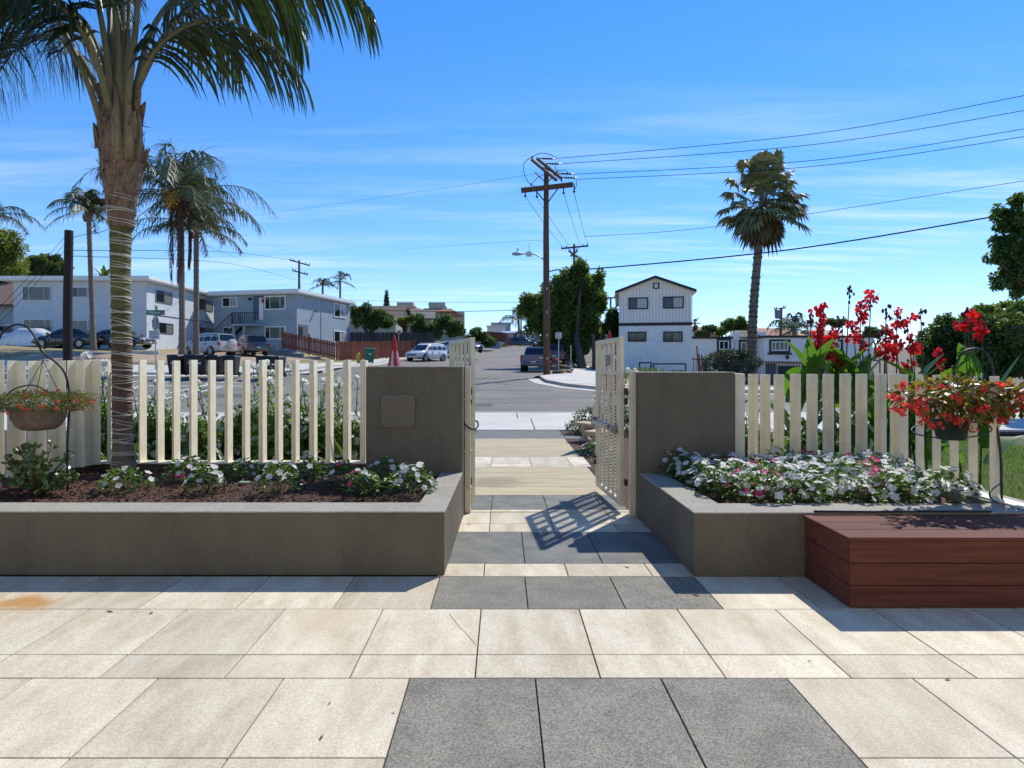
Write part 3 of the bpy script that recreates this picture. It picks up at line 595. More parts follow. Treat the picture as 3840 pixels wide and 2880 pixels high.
# ------------------------------------------------------------------ big palm in the left planter
L_palm = mat('palm_leaflet', (.042, .062, .024), .4, col2=(.024, .038, .014), scale=1.5, island=.3, trans=.22, spec=.5, tcol=(1.3, 1.6, .5))
M_petiole = mat('palm_petiole', (.2, .19, .11), .55, col2=(.13, .12, .06), scale=6, stretch=(8, 8, .6), bump=.2, bscale=40)
def rampmat(name, stops, rough=.85, scale=9, stretch=(1, 1, 5), bump=.8, bscale=30, zr=(0, 4), mixn=.5):
    m = bpy.data.materials.new(name); m.use_nodes = True; t = m.node_tree; b = t.nodes['Principled BSDF']; b.inputs['Roughness'].default_value = rough; lk = t.links.new
    tc_ = t.nodes.new('ShaderNodeTexCoord'); sp = t.nodes.new('ShaderNodeSeparateXYZ'); lk(tc_.outputs['Object'], sp.inputs[0])
    mp_ = t.nodes.new('ShaderNodeMapping'); mp_.inputs['Scale'].default_value = stretch; lk(tc_.outputs['Object'], mp_.inputs[0])
    n = t.nodes.new('ShaderNodeTexNoise'); n.inputs['Scale'].default_value = scale; n.inputs['Detail'].default_value = 7; n.inputs['Roughness'].default_value = .65; lk(mp_.outputs[0], n.inputs[0])
    mr = t.nodes.new('ShaderNodeMapRange'); mr.inputs[1].default_value, mr.inputs[2].default_value = zr; lk(sp.outputs[2], mr.inputs[0])
    ad = t.nodes.new('ShaderNodeMath'); ad.operation = 'MULTIPLY_ADD'; ad.inputs[1].default_value = .12; lk(n.outputs[0], ad.inputs[0]); lk(mr.outputs[0], ad.inputs[2])
    sb = t.nodes.new('ShaderNodeMath'); sb.operation = 'SUBTRACT'; sb.inputs[1].default_value = .06; lk(ad.outputs[0], sb.inputs[0])
    cr_ = t.nodes.new('ShaderNodeValToRGB'); el = cr_.color_ramp.elements
    while len(el) < len(stops): el.new(.5)
    for e, (p_, c_) in zip(el, stops): e.position = p_; e.color = (*c_, 1)
    lk(sb.outputs[0], cr_.inputs[0])
    sc_ = t.nodes.new('ShaderNodeVectorMath'); sc_.operation = 'SCALE'; m2 = t.nodes.new('ShaderNodeMapRange'); m2.inputs[1].default_value = .3; m2.inputs[2].default_value = .7; m2.inputs[3].default_value = 1-mixn; m2.inputs[4].default_value = 1+mixn; lk(n.outputs[0], m2.inputs[0])
    lk(cr_.outputs[0], sc_.inputs[0]); lk(m2.outputs[0], sc_.inputs['Scale']); lk(sc_.outputs[0], b.inputs['Base Color'])
    bp = t.nodes.new('ShaderNodeBump'); bp.inputs['Strength'].default_value = bump; bp.inputs['Distance'].default_value = .02; n2 = t.nodes.new('ShaderNodeTexNoise'); n2.inputs['Scale'].default_value = bscale; n2.inputs['Detail'].default_value = 4; lk(mp_.outputs[0], n2.inputs[0]); lk(n2.outputs[0], bp.inputs['Height']); lk(bp.outputs[0], b.inputs['Normal'])
    MATS[name] = m; return m
PY = 6.12
K = 1.736/2310*PY
base = V(268, 1030, PY); base.z = .39
palm = thing('palm_tree', 'tall near palm in the left planter wound with fairy lights', 'palm tree', base)
prof = [(1035, 268, 72), (1015, 268, 66), (990, 266, 58), (940, 265, 51), (880, 264, 52), (820, 264, 52), (760, 263, 52), (700, 262, 50), (640, 261, 50), (580, 260, 51), (530, 260, 53), (500, 261, 57), (480, 262, 60)]
def tr(vy):
    ys = [p[0] for p in prof][::-1]; return np.interp(vy, ys, [p[1] for p in prof][::-1]), np.interp(vy, ys, [p[2] for p in prof][::-1])/2*K*.75
pts = []; rad = []; vy = 1035.0; i = 0
r_ = random.Random(5)
while vy > 482:
    cx_, rr = tr(vy); step = r_.uniform(9, 15)
    for dy, kk in ((0, 1.03), (step*.25, 1.0), (step*.8, .985)):
        p = V(cx_, vy-dy, PY); pts.append(p); rad.append(rr*kk+r_.uniform(-.002, .003))
    vy -= step
M_ptrunk = rampmat('palm_trunk', [(0, (.2, .16, .12)), (.14, (.16, .12, .085)), (.3, (.115, .06, .04)), (.5, (.09, .06, .03)), (.62, (.1, .095, .025)), (.8, (.12, .12, .03)), (.95, (.1, .095, .03))], zr=(0, 2.5), scale=7, stretch=(1, 1, 3), bump=.6)
m = MB(); m.tube(pts, rad, 28); m.build('trunk', M_ptrunk, palm, smooth='all')
M_sheath = mat('palm_sheath', (.3, .2, .125), .85, col2=(.13, .075, .045), scale=5, stretch=(9, 9, 1), bump=1, bscale=16, speck=.25, sscale=60)
sp_ = [(492, 262, 62), (470, 262, 66), (440, 262, 72), (410, 262, 84), (380, 263, 97), (350, 264, 106), (330, 264, 108), (300, 262, 104), (270, 258, 96), (248, 254, 84), (225, 250, 70)]
m = MB(); n = 36
for vy_, cx_, w_ in sp_:
    for k in range(n):
        a = 2*math.pi*k/n; rr = w_*.79/2*K*(1+.07*mnoise.noise((math.cos(a)*2, math.sin(a)*2, vy_*.02))+.035*mnoise.noise((math.cos(a)*9, math.sin(a)*9, vy_*.05)))
        c = V(cx_, vy_, PY); m.v.append((c.x+rr*math.cos(a), c.y+rr*math.sin(a), c.z))
m.f = [(i*n+k, i*n+(k+1) % n, (i+1)*n+(k+1) % n, (i+1)*n+k) for i in range(len(sp_)-1) for k in range(n)]
m.build('leaf_sheath', M_sheath, palm, smooth='all')
# torn leaf bases and fibres round the sheath
mat('palm_base', (.27, .22, .13), .6, col2=(.15, .11, .06), scale=5, stretch=(9, 9, .8), bump=.3, bscale=30)
M_fibre = mat('palm_fibre', (.14, .085, .05), .9, col2=(.06, .035, .022), scale=10, island=.4)
for (vx, vy_, dx, dy, w_) in ((212, 300, -10, -35, 14), (226, 320, -4, -60, 18), (300, 250, 14, -30, 16), (310, 335, 14, -14, 10), (247, 330, 0, -55, 30), (285, 300, 4, -60, 22), (222, 262, -8, -60, 12), (296, 225, 8, -48, 12)):
    y0 = PY-.14 if 225 < vx < 300 else PY-.03
    a = V(vx, vy_+20, y0+.03); b = V(vx+dx*.5, vy_+dy*.5, y0-.02); c = V(vx+dx, vy_+dy, y0-.04)
    m = MB(); m.tube([a, b, c], [w_*K*.5, w_*K*.45, w_*K*.12], 7, flat=.35); m.build('leaf_boot', M_sheath, palm, smooth='all')
nfi = 500; th = nrng.uniform(0, 6.283, nfi); vyf = nrng.uniform(225, 470, nfi); w_i = np.interp(vyf, [p[0] for p in sp_][::-1], [p[2] for p in sp_][::-1])/2*K*.79; c_i = np.interp(vyf, [p[0] for p in sp_][::-1], [p[1] for p in sp_][::-1])
pos = np.stack([(c_i*1.736-1885)/2310*PY+np.cos(th)*w_i*1.0, PY+np.sin(th)*w_i, 1.5-(vyf*1.736-1370)/2310*PY], 1)
d = np.stack([np.cos(th)*.1+nrng.normal(0, .25, nfi), np.sin(th)*.1, nrng.normal(.7, .4, nfi)], 1); o = leaves('sheath_fibres', pos, d, np.stack([np.cos(th), np.sin(th), th*0], 1), nrng.uniform(.04, .12, nfi), nrng.uniform(.004, .011, nfi), M_fibre, palm); o['kind'] = 'stuff'
def bez(pts, n):
    pts = [np.array(p, float) for p in pts]; out = []
    for t_ in np.linspace(0, 1, n):
        # catmull-rom through the points
        s = t_*(len(pts)-1); i = min(int(s), len(pts)-2); u = s-i
        p0, p1, p2, p3 = pts[max(i-1, 0)], pts[i], pts[i+1], pts[min(i+2, len(pts)-1)]
        out.append(.5*((2*p1)+(-p0+p2)*u+(2*p0-5*p1+4*p2-p3)*u*u+(-p0+3*p1-3*p2+p3)*u**3))
    return np.array(out)
def leaflets(rach, Lmax, wmax, start=.25, n=60, droop=.9, side=.7, fwd=.45, seg=4, jit=.12, sides=(-1, 1), tipk=.45):
    """ribbons hanging from a rachis (array of points); returns verts, quads"""
    m_ = len(rach); vs = []; fs = []
    tans = np.gradient(rach, axis=0); tans /= np.linalg.norm(tans, axis=1, keepdims=True)
    for k in range(n):
        t_ = start+(1-start)*(k+.5)/n; s = t_*(m_-1); i = min(int(s), m_-2); u = s-i
        p = rach[i]*(1-u)+rach[i+1]*u; T = tans[i]; S = np.cross(T, (0, 0, 1.0)); ln_ = np.linalg.norm(S); S = S/ln_ if ln_ > .15 else np.array([.3, -.95, 0])
        tt_ = (k+.5)/n; L = Lmax*min(1, .45+2.5*tt_)*(1-(1-tipk)*max(0, (tt_-.55)/.45)**1.3)
        for sg in sides:
            dr = droop*(1+nrng.normal(0, jit)); d0 = S*sg*side*(1+nrng.normal(0, jit))+T*fwd*(1+nrng.normal(0, jit))+np.array([0, 0, .15]); d0 /= np.linalg.norm(d0)
            q = p.copy(); d_ = d0; LL = L*nrng.uniform(.82, 1.1); wd = wmax*nrng.uniform(.75, 1.15); b = len(vs); nrm = np.cross(d0, S*sg); W_ = np.cross(d0, np.array([0, 0, 1.0])); W_ = W_/max(np.linalg.norm(W_), 1e-6)
            W_ = W_*.55+T*.8; W_ /= np.linalg.norm(W_)
            for j in range(seg+1):
                ww = wd*(.55, 1, .9, .6, .04)[j] if seg == 4 else wd*(1-j/seg*.95)
                vs.append(q-W_*ww/2); vs.append(q+W_*ww/2)
                d_ = d_+np.array([0, 0, -1.0])*dr*1.9/seg; d_ /= np.linalg.norm(d_); q = q+d_*LL/seg
            fs += [(b+2*j, b+2*j+1, b+2*j+3, b+2*j+2) for j in range(seg)]
    return vs, fs
def frond(par, ctrl, Lmax, wmax, r0=.03, start=.25, n=60, droop=.9, side=.7, fwd=.45, ml=None, mr=None, name='frond', npts=28, **kw):
    rach = bez(ctrl, npts); vs, fs = leaflets(rach, Lmax, wmax, start, n, droop, side, fwd, **kw)
    o = npmesh(name, vs, fs, ml, par)
    m = MB(); rr = [r0*(1-.88*i/(npts-1)) for i in range(npts)]; m.tube([Vector(p) for p in rach], rr, 8, flat=.75); m.build('rachis', mr, o, smooth='all'); return o
def VV(vx, vy, Y): return tuple(V(vx, vy, Y))
big_fronds = [
 ([VV(291, 240, 6.1), VV(305, 165, 6.0), VV(345, 95, 5.9), VV(410, 52, 5.85), VV(490, 42, 5.8), VV(570, 85, 5.78), VV(640, 150, 5.75)], .78, .036, .24, 66, .95),
 ([VV(285, 215, 6.15), VV(345, 95, 6.2), VV(420, 3, 6.3), VV(530, -75, 6.4), VV(640, -95, 6.5), VV(735, -50, 6.55), VV(800, 25, 6.6)], .82, .04, .25, 74, .85),
 ([VV(225, 290, 6.05), VV(190, 180, 5.95), VV(129, 51, 5.9), VV(80, -50, 5.85), VV(0, -90, 5.8), VV(-90, -40, 5.8), VV(-150, 40, 5.8)], .85, .038, .22, 70, .9),
 ([VV(240, 240, 6.2), VV(205, 90, 6.35), VV(150, 22, 6.45), VV(75, 40, 6.55), VV(25, 90, 6.6), VV(-20, 160, 6.65), VV(-40, 210, 6.65)], .62, .036, .25, 60, .95),
 ([VV(236, 230, 6.3), VV(200, 110, 6.7), VV(140, 70, 7.0), VV(70, 90, 7.2), VV(0, 130, 7.3), VV(-40, 170, 7.4)], .62, .034, .25, 60, .95),
 ([VV(262, 240, 6.05), VV(248, 0, 5.9), VV(225, -190, 5.7), VV(130, -300, 5.3), VV(0, -260, 5.0), VV(-90, -160, 4.8)], .85, .04, .4, 60, .8),
 ([VV(270, 240, 6.1), VV(276, 60, 6.15), VV(282, -120, 6.2), VV(340, -260, 6.3), VV(480, -260, 6.4), VV(600, -160, 6.5)], .95, .045, .35, 66, .85),
 ([VV(275, 225, 6.0), VV(292, 70, 5.85), VV(310, -60, 5.7), VV(380, -150, 5.5), VV(520, -140, 5.3), VV(640, -60, 5.2)], .85, .04, .38, 60, .9),
 ([VV(255, 230, 6.2), VV(240, 60, 6.5), VV(215, -90, 6.8), VV(150, -150, 7.1), VV(60, -110, 7.3), VV(-10, -30, 7.5)], .9, .04, .32, 60, .9),
 ([VV(280, 235, 6.2), VV(330, 110, 6.6), VV(400, 55, 7.0), VV(470, 80, 7.3), VV(520, 150, 7.5)], .6, .032, .3, 50, .95),
 ([VV(262, 235, 6.2), VV(262, 40, 6.3), VV(258, -160, 6.5), VV(300, -330, 6.9), VV(420, -380, 7.3)], .9, .045, .4, 50, .8),
 ([VV(245, 240, 6.1), VV(228, 100, 5.9), VV(208, 0, 5.75), VV(170, -70, 5.5), VV(90, -90, 5.2), VV(20, -20, 5.0)], .8, .04, .35, 60, .9)]
big_fronds += [
 ([VV(240, 240, 6.2), VV(190, 80, 6.3), VV(110, -5, 6.35), VV(30, -5, 6.4), VV(-50, 50, 6.4), VV(-90, 120, 6.4)], .9, .04, .2, 74, .95),
 ([VV(235, 245, 6.25), VV(170, 120, 6.6), VV(100, 75, 6.9), VV(40, 100, 7.1), VV(-10, 170, 7.2)], .62, .04, .25, 66, 1.0),
 ([VV(238, 240, 6.0), VV(200, 110, 5.7), VV(140, 20, 5.5), VV(60, -20, 5.3), VV(-30, 10, 5.2), VV(-90, 80, 5.2)], .72, .036, .25, 66, .95),
 ([VV(285, 235, 6.3), VV(330, 60, 6.6), VV(420, -40, 6.9), VV(520, -50, 7.1), VV(600, 0, 7.3), VV(650, 60, 7.4)], .95, .042, .25, 70, .95)]
for c, L, w_, st, n_, dr in big_fronds: frond(palm, c, L*1.2, w_*1.02, .038, st, int(n_*.85), dr*1.15, .6, .42, L_palm, M_petiole, jit=.2)
# thick green leaf bases clasping the crown
r_ = random.Random(12)
for (vx, w_, vx2, yo) in ((232, 26, 214, -.1), (252, 30, 248, -.17), (277, 28, 283, -.14), (296, 22, 306, -.05), (222, 20, 205, .02), (264, 26, 266, .14), (286, 22, 298, .1)):
    m = MB(); m.tube([V(vx, 345, PY+yo*.95), V(vx*.6+vx2*.4, 285, PY+yo*1.02), V(vx2*.75+260*.25, 225, PY+yo*.8), V(vx2*.8+255*.2, 175, PY+yo*.75)], [w_*K*.34, w_*K*.4, w_*K*.24, w_*K*.1], 12, flat=.7); m.build('leaf_base', MATS['palm_base'], palm, smooth='all')
# bare petioles standing up from the crown
for (x0, x1, w_) in ((246, 262, 13), (268, 262, 12), (282, 268, 10), (240, 228, 9)):
    m = MB(); m.tube([V(x0*.3+x1*.7, 250, PY-.08), V((x0+x1)/2, 120, PY-.1), V(x0, -40, PY-.15)], [w_*K*.62, w_*K*.5, w_*K*.4], 10); m.build('petiole', M_petiole, palm, smooth='all')
# fairy lights
m = MB(); path_ = []; vy = 1000.0; a = 0.0; r_ = random.Random(8)
while vy > 435:
    cx_, rr = tr(max(vy, 484)); rr = rr if vy > 484 else np.interp(vy, [410, 440, 470, 492], [84, 72, 66, 62])/2*K*.82
    c = V(cx_, vy, PY); w = 5.5*math.sin(a*.5+vy*.03)+4*mnoise.noise((a*.4, vy*.05, 1)); path_.append(Vector((c.x+(rr+.004)*math.cos(a), c.y-(rr+.004)*math.sin(a), c.z+w*K)))
    a += 2*math.pi/18; vy -= r_.uniform(.2, 1.6)*.8
m.tube(path_, .0038, 5)
path2 = [Vector((p.x, p.y, p.z+.018*math.sin(i*.11)+.012)) for i, p in enumerate(path_)]
m.tube(path2, .0035, 5)
fl_ = thing('fairy_lights', 'white fairy light wire wound round the near palm trunk', 'string lights', (base.x, PY, .5))
m.build('wire', mat('light_wire', (.62, .57, .47), .6, var=.3, scale=4), fl_, smooth='all')
m = MB()
for i in range(6, len(path_)-2, 9):
    p = path_[i]; o_ = Vector((p.x-base.x, p.y-PY, 0)).normalized(); m.tube([p, p+o_*.012+Vector((r_.uniform(-.01, .01), 0, r_.choice((-1, 1))*.03))], [.004, .0022], 5)
o = m.build('bulbs', mat('bulb_glass', (.75, .72, .65), .2), fl_, smooth='all'); o['kind'] = 'stuff'

# ------------------------------------------------------------------ vinca bedding plants
M_vleaf = leafmat('vinca_leaf', (.1, .17, .04), (.055, .105, .026), trans=.4, rough=.35)
M_wbl = mat('white_petal', (.84, .83, .78), .6, var=.05, island=.06, trans=.5)
M_pbl = mat('pink_petal', (.68, .06, .17), .6, var=.1, island=.25, trans=.45)
M_rbl = mat('coral_petal', (.78, .085, .06), .55, var=.1, island=.3, trans=.45)
M_eye = emat('flower_eye', (.55, .5, .12), .6)
def bloom_arrays(pos, nrm, r, petals=5, wk=.74, cup=.16):
    vs = []; fs = []
    for p, n_, rr in zip(pos, nrm, r):
        n_ = Vector(n_).normalized(); x = n_.orthogonal().normalized(); y = n_.cross(x); a0 = nrng.uniform(0, 6.28)
        for k in range(petals):
            a = a0+2*math.pi*k/petals; d = x*math.cos(a)+y*math.sin(a); s = n_.cross(d); P_ = Vector(p); b = len(vs)
            w = rr*wk*math.pi/petals*1.05; c = P_+n_*rr*.02
            vs += [c, P_+d*rr*.62-s*w+n_*rr*cup*.7, P_+d*rr*1.0-s*w*.35+n_*rr*cup, P_+d*rr*1.0+s*w*.35+n_*rr*cup, P_+d*rr*.62+s*w+n_*rr*cup*.7]
            fs += [(b, b+1, b+2), (b, b+2, b+3), (b, b+3, b+4)]
    return np.array([tuple(v) for v in vs]), fs
def vinca_mesh(seed, R_=.15, Hh=.24, nl=240, nb=16, pink=.0):
    g_ = np.random.default_rng(seed)
    th = g_.uniform(0, 6.283, nl); ph = np.arccos(g_.uniform(-.1, 1, nl)); rr = g_.uniform(.55, 1.0, nl)**.7
    lobes = 1+.25*np.sin(th*3+seed)+.15*np.sin(th*5+seed*2)
    u = np.stack([np.sin(ph)*np.cos(th), np.sin(ph)*np.sin(th), np.cos(ph)], 1)
    pos = u*np.stack([rr*R_*lobes, rr*R_*lobes, rr*Hh*.8], 1)+np.array([0, 0, Hh*.22])
    d = u+g_.normal(0, .45, (nl, 3)); d[:, 2] *= .5; n_ = np.array([0, 0, 1.0])+g_.normal(0, .35, (nl, 3))
    return pos, d, n_, g_, lobes
VIN = {}
def vinca(label, x, y, z=.4, R_=.15, Hh=.24, nb=16, pink=0, var=0, nl=240, group=None, rot=0, sc=1.0):
    key = (R_, Hh, nb, pink, var, nl)
    t_ = thing('vinca_plant', label, 'plant', (x, y, z), rot, group); OFF[t_.name] = None
    t_.scale = (sc, sc, sc)
    if key not in VIN:
        seed = var*17+int(R_*100)+nb; pos, d, n_, g_, lb = vinca_mesh(seed, R_, Hh, nl)
        OFF_ = OFF; f = leaves('foliage', pos, d, n_, g_.uniform(.034, .062, nl), g_.uniform(.018, .03, nl), M_vleaf, t_)
        th = g_.uniform(0, 6.283, nb); ph = np.arccos(g_.uniform(.1, 1, nb)); u = np.stack([np.sin(ph)*np.cos(th), np.sin(ph)*np.sin(th), np.cos(ph)], 1)
        k = 1+.2*np.sin(th*3+seed); bp = u*np.stack([R_*k, R_*k, np.full(nb, Hh*.85)], 1)*1.02+np.array([0, 0, Hh*.24])
        bn_ = u+np.array([0, -.35, .6])+g_.normal(0, .3, (nb, 3)); br = g_.uniform(.024, .034, nb); isp = g_.random(nb) < pink
        parts = [f]
        for nm, sel, mt in (('white_blooms', ~isp, M_wbl), ('pink_blooms', isp, M_pbl)):
            if sel.any():
                vs, fs = bloom_arrays(bp[sel], bn_[sel], br[sel]); o = npmesh(nm, vs, fs, mt, t_); o['kind'] = 'stuff'; parts.append(o)
        m = MB()
        for q in range(7): m.tube([(0, 0, 0), tuple(u[q]*.3*R_+np.array([0, 0, .06])), tuple(bp[q]*.8)], [.005, .004, .002], 5)
        parts.append(m.build('stems', mat('green_stem', (.09, .1, .04), .6), t_)); f['kind'] = 'stuff'
        VIN[key] = [p_.data for p_ in parts], [p_.name.split('.')[0] for p_ in parts]
    else:
        for me, nm in zip(*VIN[key]):
            o = bpy.data.objects.new(nm, me); COL.objects.link(o); o.parent = t_
            if nm != 'stems': o['kind'] = 'stuff'
    return t_
for o in [o for o in bpy.data.objects if o.name.startswith('tmp')]: bpy.data.objects.remove(o)
def at_soil(vx, vy, z=.41):
    Y = (1.5-z)*2310/(vy*1.736-1370); return (vx*1.736-1885)/2310*Y, Y
for lab, vx, vy, kw in (
    ('white vinca in front of the palm trunk, one bloom cluster at its right', 268, 1060, dict(R_=.19, Hh=.2, nb=12)),
    ('white and pink vinca by the fence, highest pink bloom', 408, 1042, dict(R_=.17, Hh=.25, nb=14, pink=.15, var=1)),
    ('compact white vinca just left of the sprinkler riser', 446, 1064, dict(R_=.14, Hh=.24, nb=18, var=2)),
    ('shaded white vinca against the fence curb between two fence slats', 525, 1036, dict(R_=.15, Hh=.2, nb=8, var=3)),
    ('bushy white vinca right of the green valve lid', 600, 1066, dict(R_=.165, Hh=.28, nb=18, var=4)),
    ('dim leafy vinca at the fence foot left of the stucco wall', 668, 1036, dict(R_=.14, Hh=.22, nb=7, var=5)),
    ('vinca with crimson pink blooms in the left planter', 738, 1054, dict(R_=.15, Hh=.25, nb=12, pink=.75, var=6)),
    ('low white vinca beside the crimson one', 785, 1068, dict(R_=.14, Hh=.22, nb=14, pink=.1, var=7)),
    ('white vinca in the shade of the stucco wall', 835, 1046, dict(R_=.17, Hh=.24, nb=14, var=8)),
    ('broad white vinca in the planter corner nearest the gate', 892, 1070, dict(R_=.2, Hh=.26, nb=26, nl=320, var=9))):
    x, y = at_soil(vx, vy); vinca(lab, x, y, sc=.98, **kw)
r_ = random.Random(21); k = 0
for j in range(6):
    for i in range(9):
        x = 1.78+i*.235+r_.uniform(-.06, .06)-(.05 if j > 3 else 0); y = 4.82+j*.215+r_.uniform(-.05, .05)
        if x > 3.66-.1*(j == 0) or (i == 0 and j < 1): continue
        if 3.2 < x < 3.42 and y < 5.0: continue
        vinca('white vinca crowded among others in the right planter bed', x, y, .40, R_=.18, Hh=.26, nb=34 if k % 4 else 28, pink=.0 if k % 4 else .3, var=20+k % 4, nl=200, group='vincas crowding the right planter bed', rot=r_.uniform(0, 6.28), sc=r_.uniform(.85, 1.12)); k += 1
# ------------------------------------------------------------------ jade plant
M_jade = mat('jade_leaf', (.11, .17, .045), .28, col2=(.07, .12, .03), scale=4, island=.3, spec=.6, trans=.12)
jx, jy = at_soil(85, 1064); jd = thing('jade_plant', 'glossy green jade bush at the left end of the planter', 'plant', (jx, jy, .4))
m = MB(); lf = MB(); r_ = random.Random(4)
def jade_leaf(mb, p, d, L):
    d = d.normalized(); s = d.orthogonal().normalized(); s = (Matrix.Rotation(r_.uniform(0, 6.28), 3, d) @ s); n_ = d.cross(s); w = L*.33; h = L*.1
    mb.add([p, p+d*L*.45-s*w*.8+n_*h*.3, p+d*L*.8-s*w*.8, p+d*L, p+d*L*.8+s*w*.8, p+d*L*.45+s*w*.8+n_*h*.3, p+d*L*.6+n_*h*1.6, p+d*L*.6-n_*h],
           ((0,1,6),(1,2,6),(2,3,6),(3,4,6),(4,5,6),(5,0,6),(1,0,7),(2,1,7),(3,2,7),(4,3,7),(5,4,7),(0,5,7)))
for s_ in range(46):
    th = r_.uniform(0, 6.28); rr = r_.uniform(.05, .36); hh = r_.uniform(.12, .5)*(1-.45*(rr/.36)**2); p0 = Vector((jx, jy, .38)); p2 = p0+Vector((math.cos(th)*rr, math.sin(th)*rr*.8, hh)); p1 = p0.lerp(p2, .5)+Vector((0, 0, .04))
    m.tube([p0, p1, p2], [.016, .01, .006], 6)
    for q in range(15):
        t_ = r_.uniform(.45, 1.05); p = p0.lerp(p2, t_); jade_leaf(lf, p, Vector((r_.gauss(0, 1), r_.gauss(0, 1), r_.gauss(.7, .6))), r_.uniform(.045, .075))
m.build('stems', mat('jade_stem', (.16, .11, .07), .8), jd, smooth='all'); o = lf.build('leaves', M_jade, jd, fixn=False); o['kind'] = 'stuff'
# ------------------------------------------------------------------ irrigation bits
def riser(label, sx, sy, h, mt, r=.012):
    x, y = at_soil(sx/1.736, sy/1.736); t_ = thing('sprinkler', label, 'sprinkler', (x, y, .38)); m = MB(); m.lathe([(r*.7, 0), (r*.7, h*.6), (r*1.15, h*.62), (r*1.15, h*.8), (r*.8, h*.82), (r*.8, h)], 12, (x, y, .38)); m.build('riser', mt, t_, smooth=True)
    m = MB(); m.lathe([(r*1.0, 0), (r*.9, .012), (r*.2, .018)], 12, (x, y, .38+h)); m.build('nozzle', M_black, t_, smooth=True)
M_browng = mat('brown_plastic', (.1, .07, .05), .5)
riser('thin brown sprinkler riser standing in the mulch between two vincas', 842, 1850, .14, M_browng)
riser('small grey sprinkler head against the stucco wall', 1571, 1762, .13, M_metal)
riser('black sprinkler head at the fence foot left of the palm', 350, 1760, .2, M_rubber, .018)
riser('dark sprinkler head by the right fence base', 3352, 1800, .14, M_rubber, .016)
x, y = at_soil(528, 1049); m = MB(); m.lathe([(.045, 0), (.05, .012), (.05, .02), (.043, .024), (.04, .02), (.02, .022), (.0, .022)], 24, (x, y, .425)); tag(m.build('valve_lid', mat('green_plastic', (.22, .28, .2), .5), smooth=True), 'round pale green valve lid lying on the mulch', 'lid')
x, y = 3.27, 4.9
t_ = thing('garden_ornament', 'dark green plastic mask shaped ornament in the right flower bed', 'ornament', (x, y, .42)); Mo = Matrix.Translation((x, y, .53)) @ Matrix.Rotation(R(-35), 4, 'X') @ Matrix.Rotation(R(8), 4, 'Y')
m = MB(); n = 24; ring = [(.115*math.copysign(abs(math.cos(a))**.7, math.cos(a)), .062*math.copysign(abs(math.sin(a))**.8, math.sin(a))+.012*math.cos(a)) for a in [2*math.pi*i/n for i in range(n)]]
for kx, dy in ((1, .03), (1, 0), (.85, -.03), (.5, -.045), (.1, -.05)):
    for a_, b_ in ring: m.v.append(tuple(Mo @ Vector((a_*kx, dy, b_*kx))))
m.f = [(i*n+k, i*n+(k+1) % n, (i+1)*n+(k+1) % n, (i+1)*n+k) for i in range(4) for k in range(n)]; m.build('shell', mat('dark_green_plastic', (.012, .085, .05), .35), t_, smooth='all')
m = MB()
for cx_, cz, rx, rz_, tl in ((-.05, .008, .024, .012, -.25), (.05, .004, .024, .012, .3), (.005, -.022, .015, .011, 0)):
    m.prism([(cx_+rx*math.cos(a)*math.cos(tl)-rz_*math.sin(a)*math.sin(tl), cz+rx*math.cos(a)*math.sin(tl)+rz_*math.sin(a)*math.cos(tl)) for a in [2*math.pi*i/12 for i in range(12)]], -.056, -.03, 'y', M=Mo)
m.build('opening', M_ink, t_)
# ------------------------------------------------------------------ hanging baskets on crooks
M_bleaf = leafmat('basket_small_leaf', (.16, .15, .04), (.07, .09, .025), trans=.3)
M_begl = leafmat('begonia_leaf', (.22, .19, .05), (.1, .14, .03), trans=.4, rough=.35, island=.5, tcol=(1.6, 1.1, .4))
M_orange_p = mat('orange_petal', (.72, .12, .06), .6, var=.1, island=.25, trans=.3)
def crook(label, pts, r=.009):
    t_ = thing('shepherd_hook', label, 'hook', pts[0]); m = MB(); m.tube([Vector(tuple(p)) for p in bez(pts, 40)], r, 8); m.build('rod', M_black, t_, smooth='all'); return t_
Yl = 5.25
ck = crook('black iron crook holding the left hanging basket', [VV(146, 1060, Yl+.1), VV(146, 950, Yl+.1), VV(150, 860, Yl+.05), VV(137, 800, Yl), VV(92, 760, Yl), VV(80, 735, Yl), VV(60, 708, Yl), VV(35, 701, Yl), VV(8, 715, Yl), VV(-5, 745, Yl), VV(0, 775, Yl)], .009)
m = MB(); m.tube([Vector(p) for p in bez([VV(80, 735, Yl), VV(95, 752, Yl), VV(104, 745, Yl), VV(105, 728, Yl)], 10)], .008, 6); m.build('scroll', M_black, ck, smooth='all')
bc = V(76, 905, Yl-.03); hb = thing('hanging_basket', 'stone grey scroll patterned basket of orange petunias at left', 'hanging basket', (bc.x, bc.y, bc.z-.1))
ctr = V(84, 880, Yl-.03); m = MB(); m.lathe([(.09, -.19), (.12, -.185), (.165, -.15), (.19, -.09), (.2, -.03), (.205, -.028), (.21, 0), (.2, .002), (.19, -.02)], 36, ctr); bowl = m.build('bowl', mat('stone_grey_resin', (.2, .145, .105), .75, col2=(.14, .1, .07), scale=12, bump=.3, bscale=40), hb, smooth=True)
m = MB()
for i in range(16):
    a0 = 2*math.pi*i/16
    pp = []
    for q in range(14):
        s = q/13*7.0; rr = .028*(1-q/15); da = math.cos(s)*rr/.19; dz = math.sin(s)*rr-.085; R_b = np.interp(dz, [-.15, -.09, -.03], [.165, .19, .2])+.001; pp.append(ctr+Vector((math.cos(a0+da)*R_b, math.sin(a0+da)*R_b, dz)))
    m.tube(pp, .004, 5)
m.build('scroll_relief', MATS['stone_grey_resin'], bowl, smooth='all')
m = MB(); hk = V(93, 778, Yl)
for a in (0, 2.1, 4.2): m.tube([hk, ctr+Vector((math.cos(a+.3)*.2, math.sin(a+.3)*.2, .0))], .003, 5)
m.build('hanger_wire', M_black, hb)
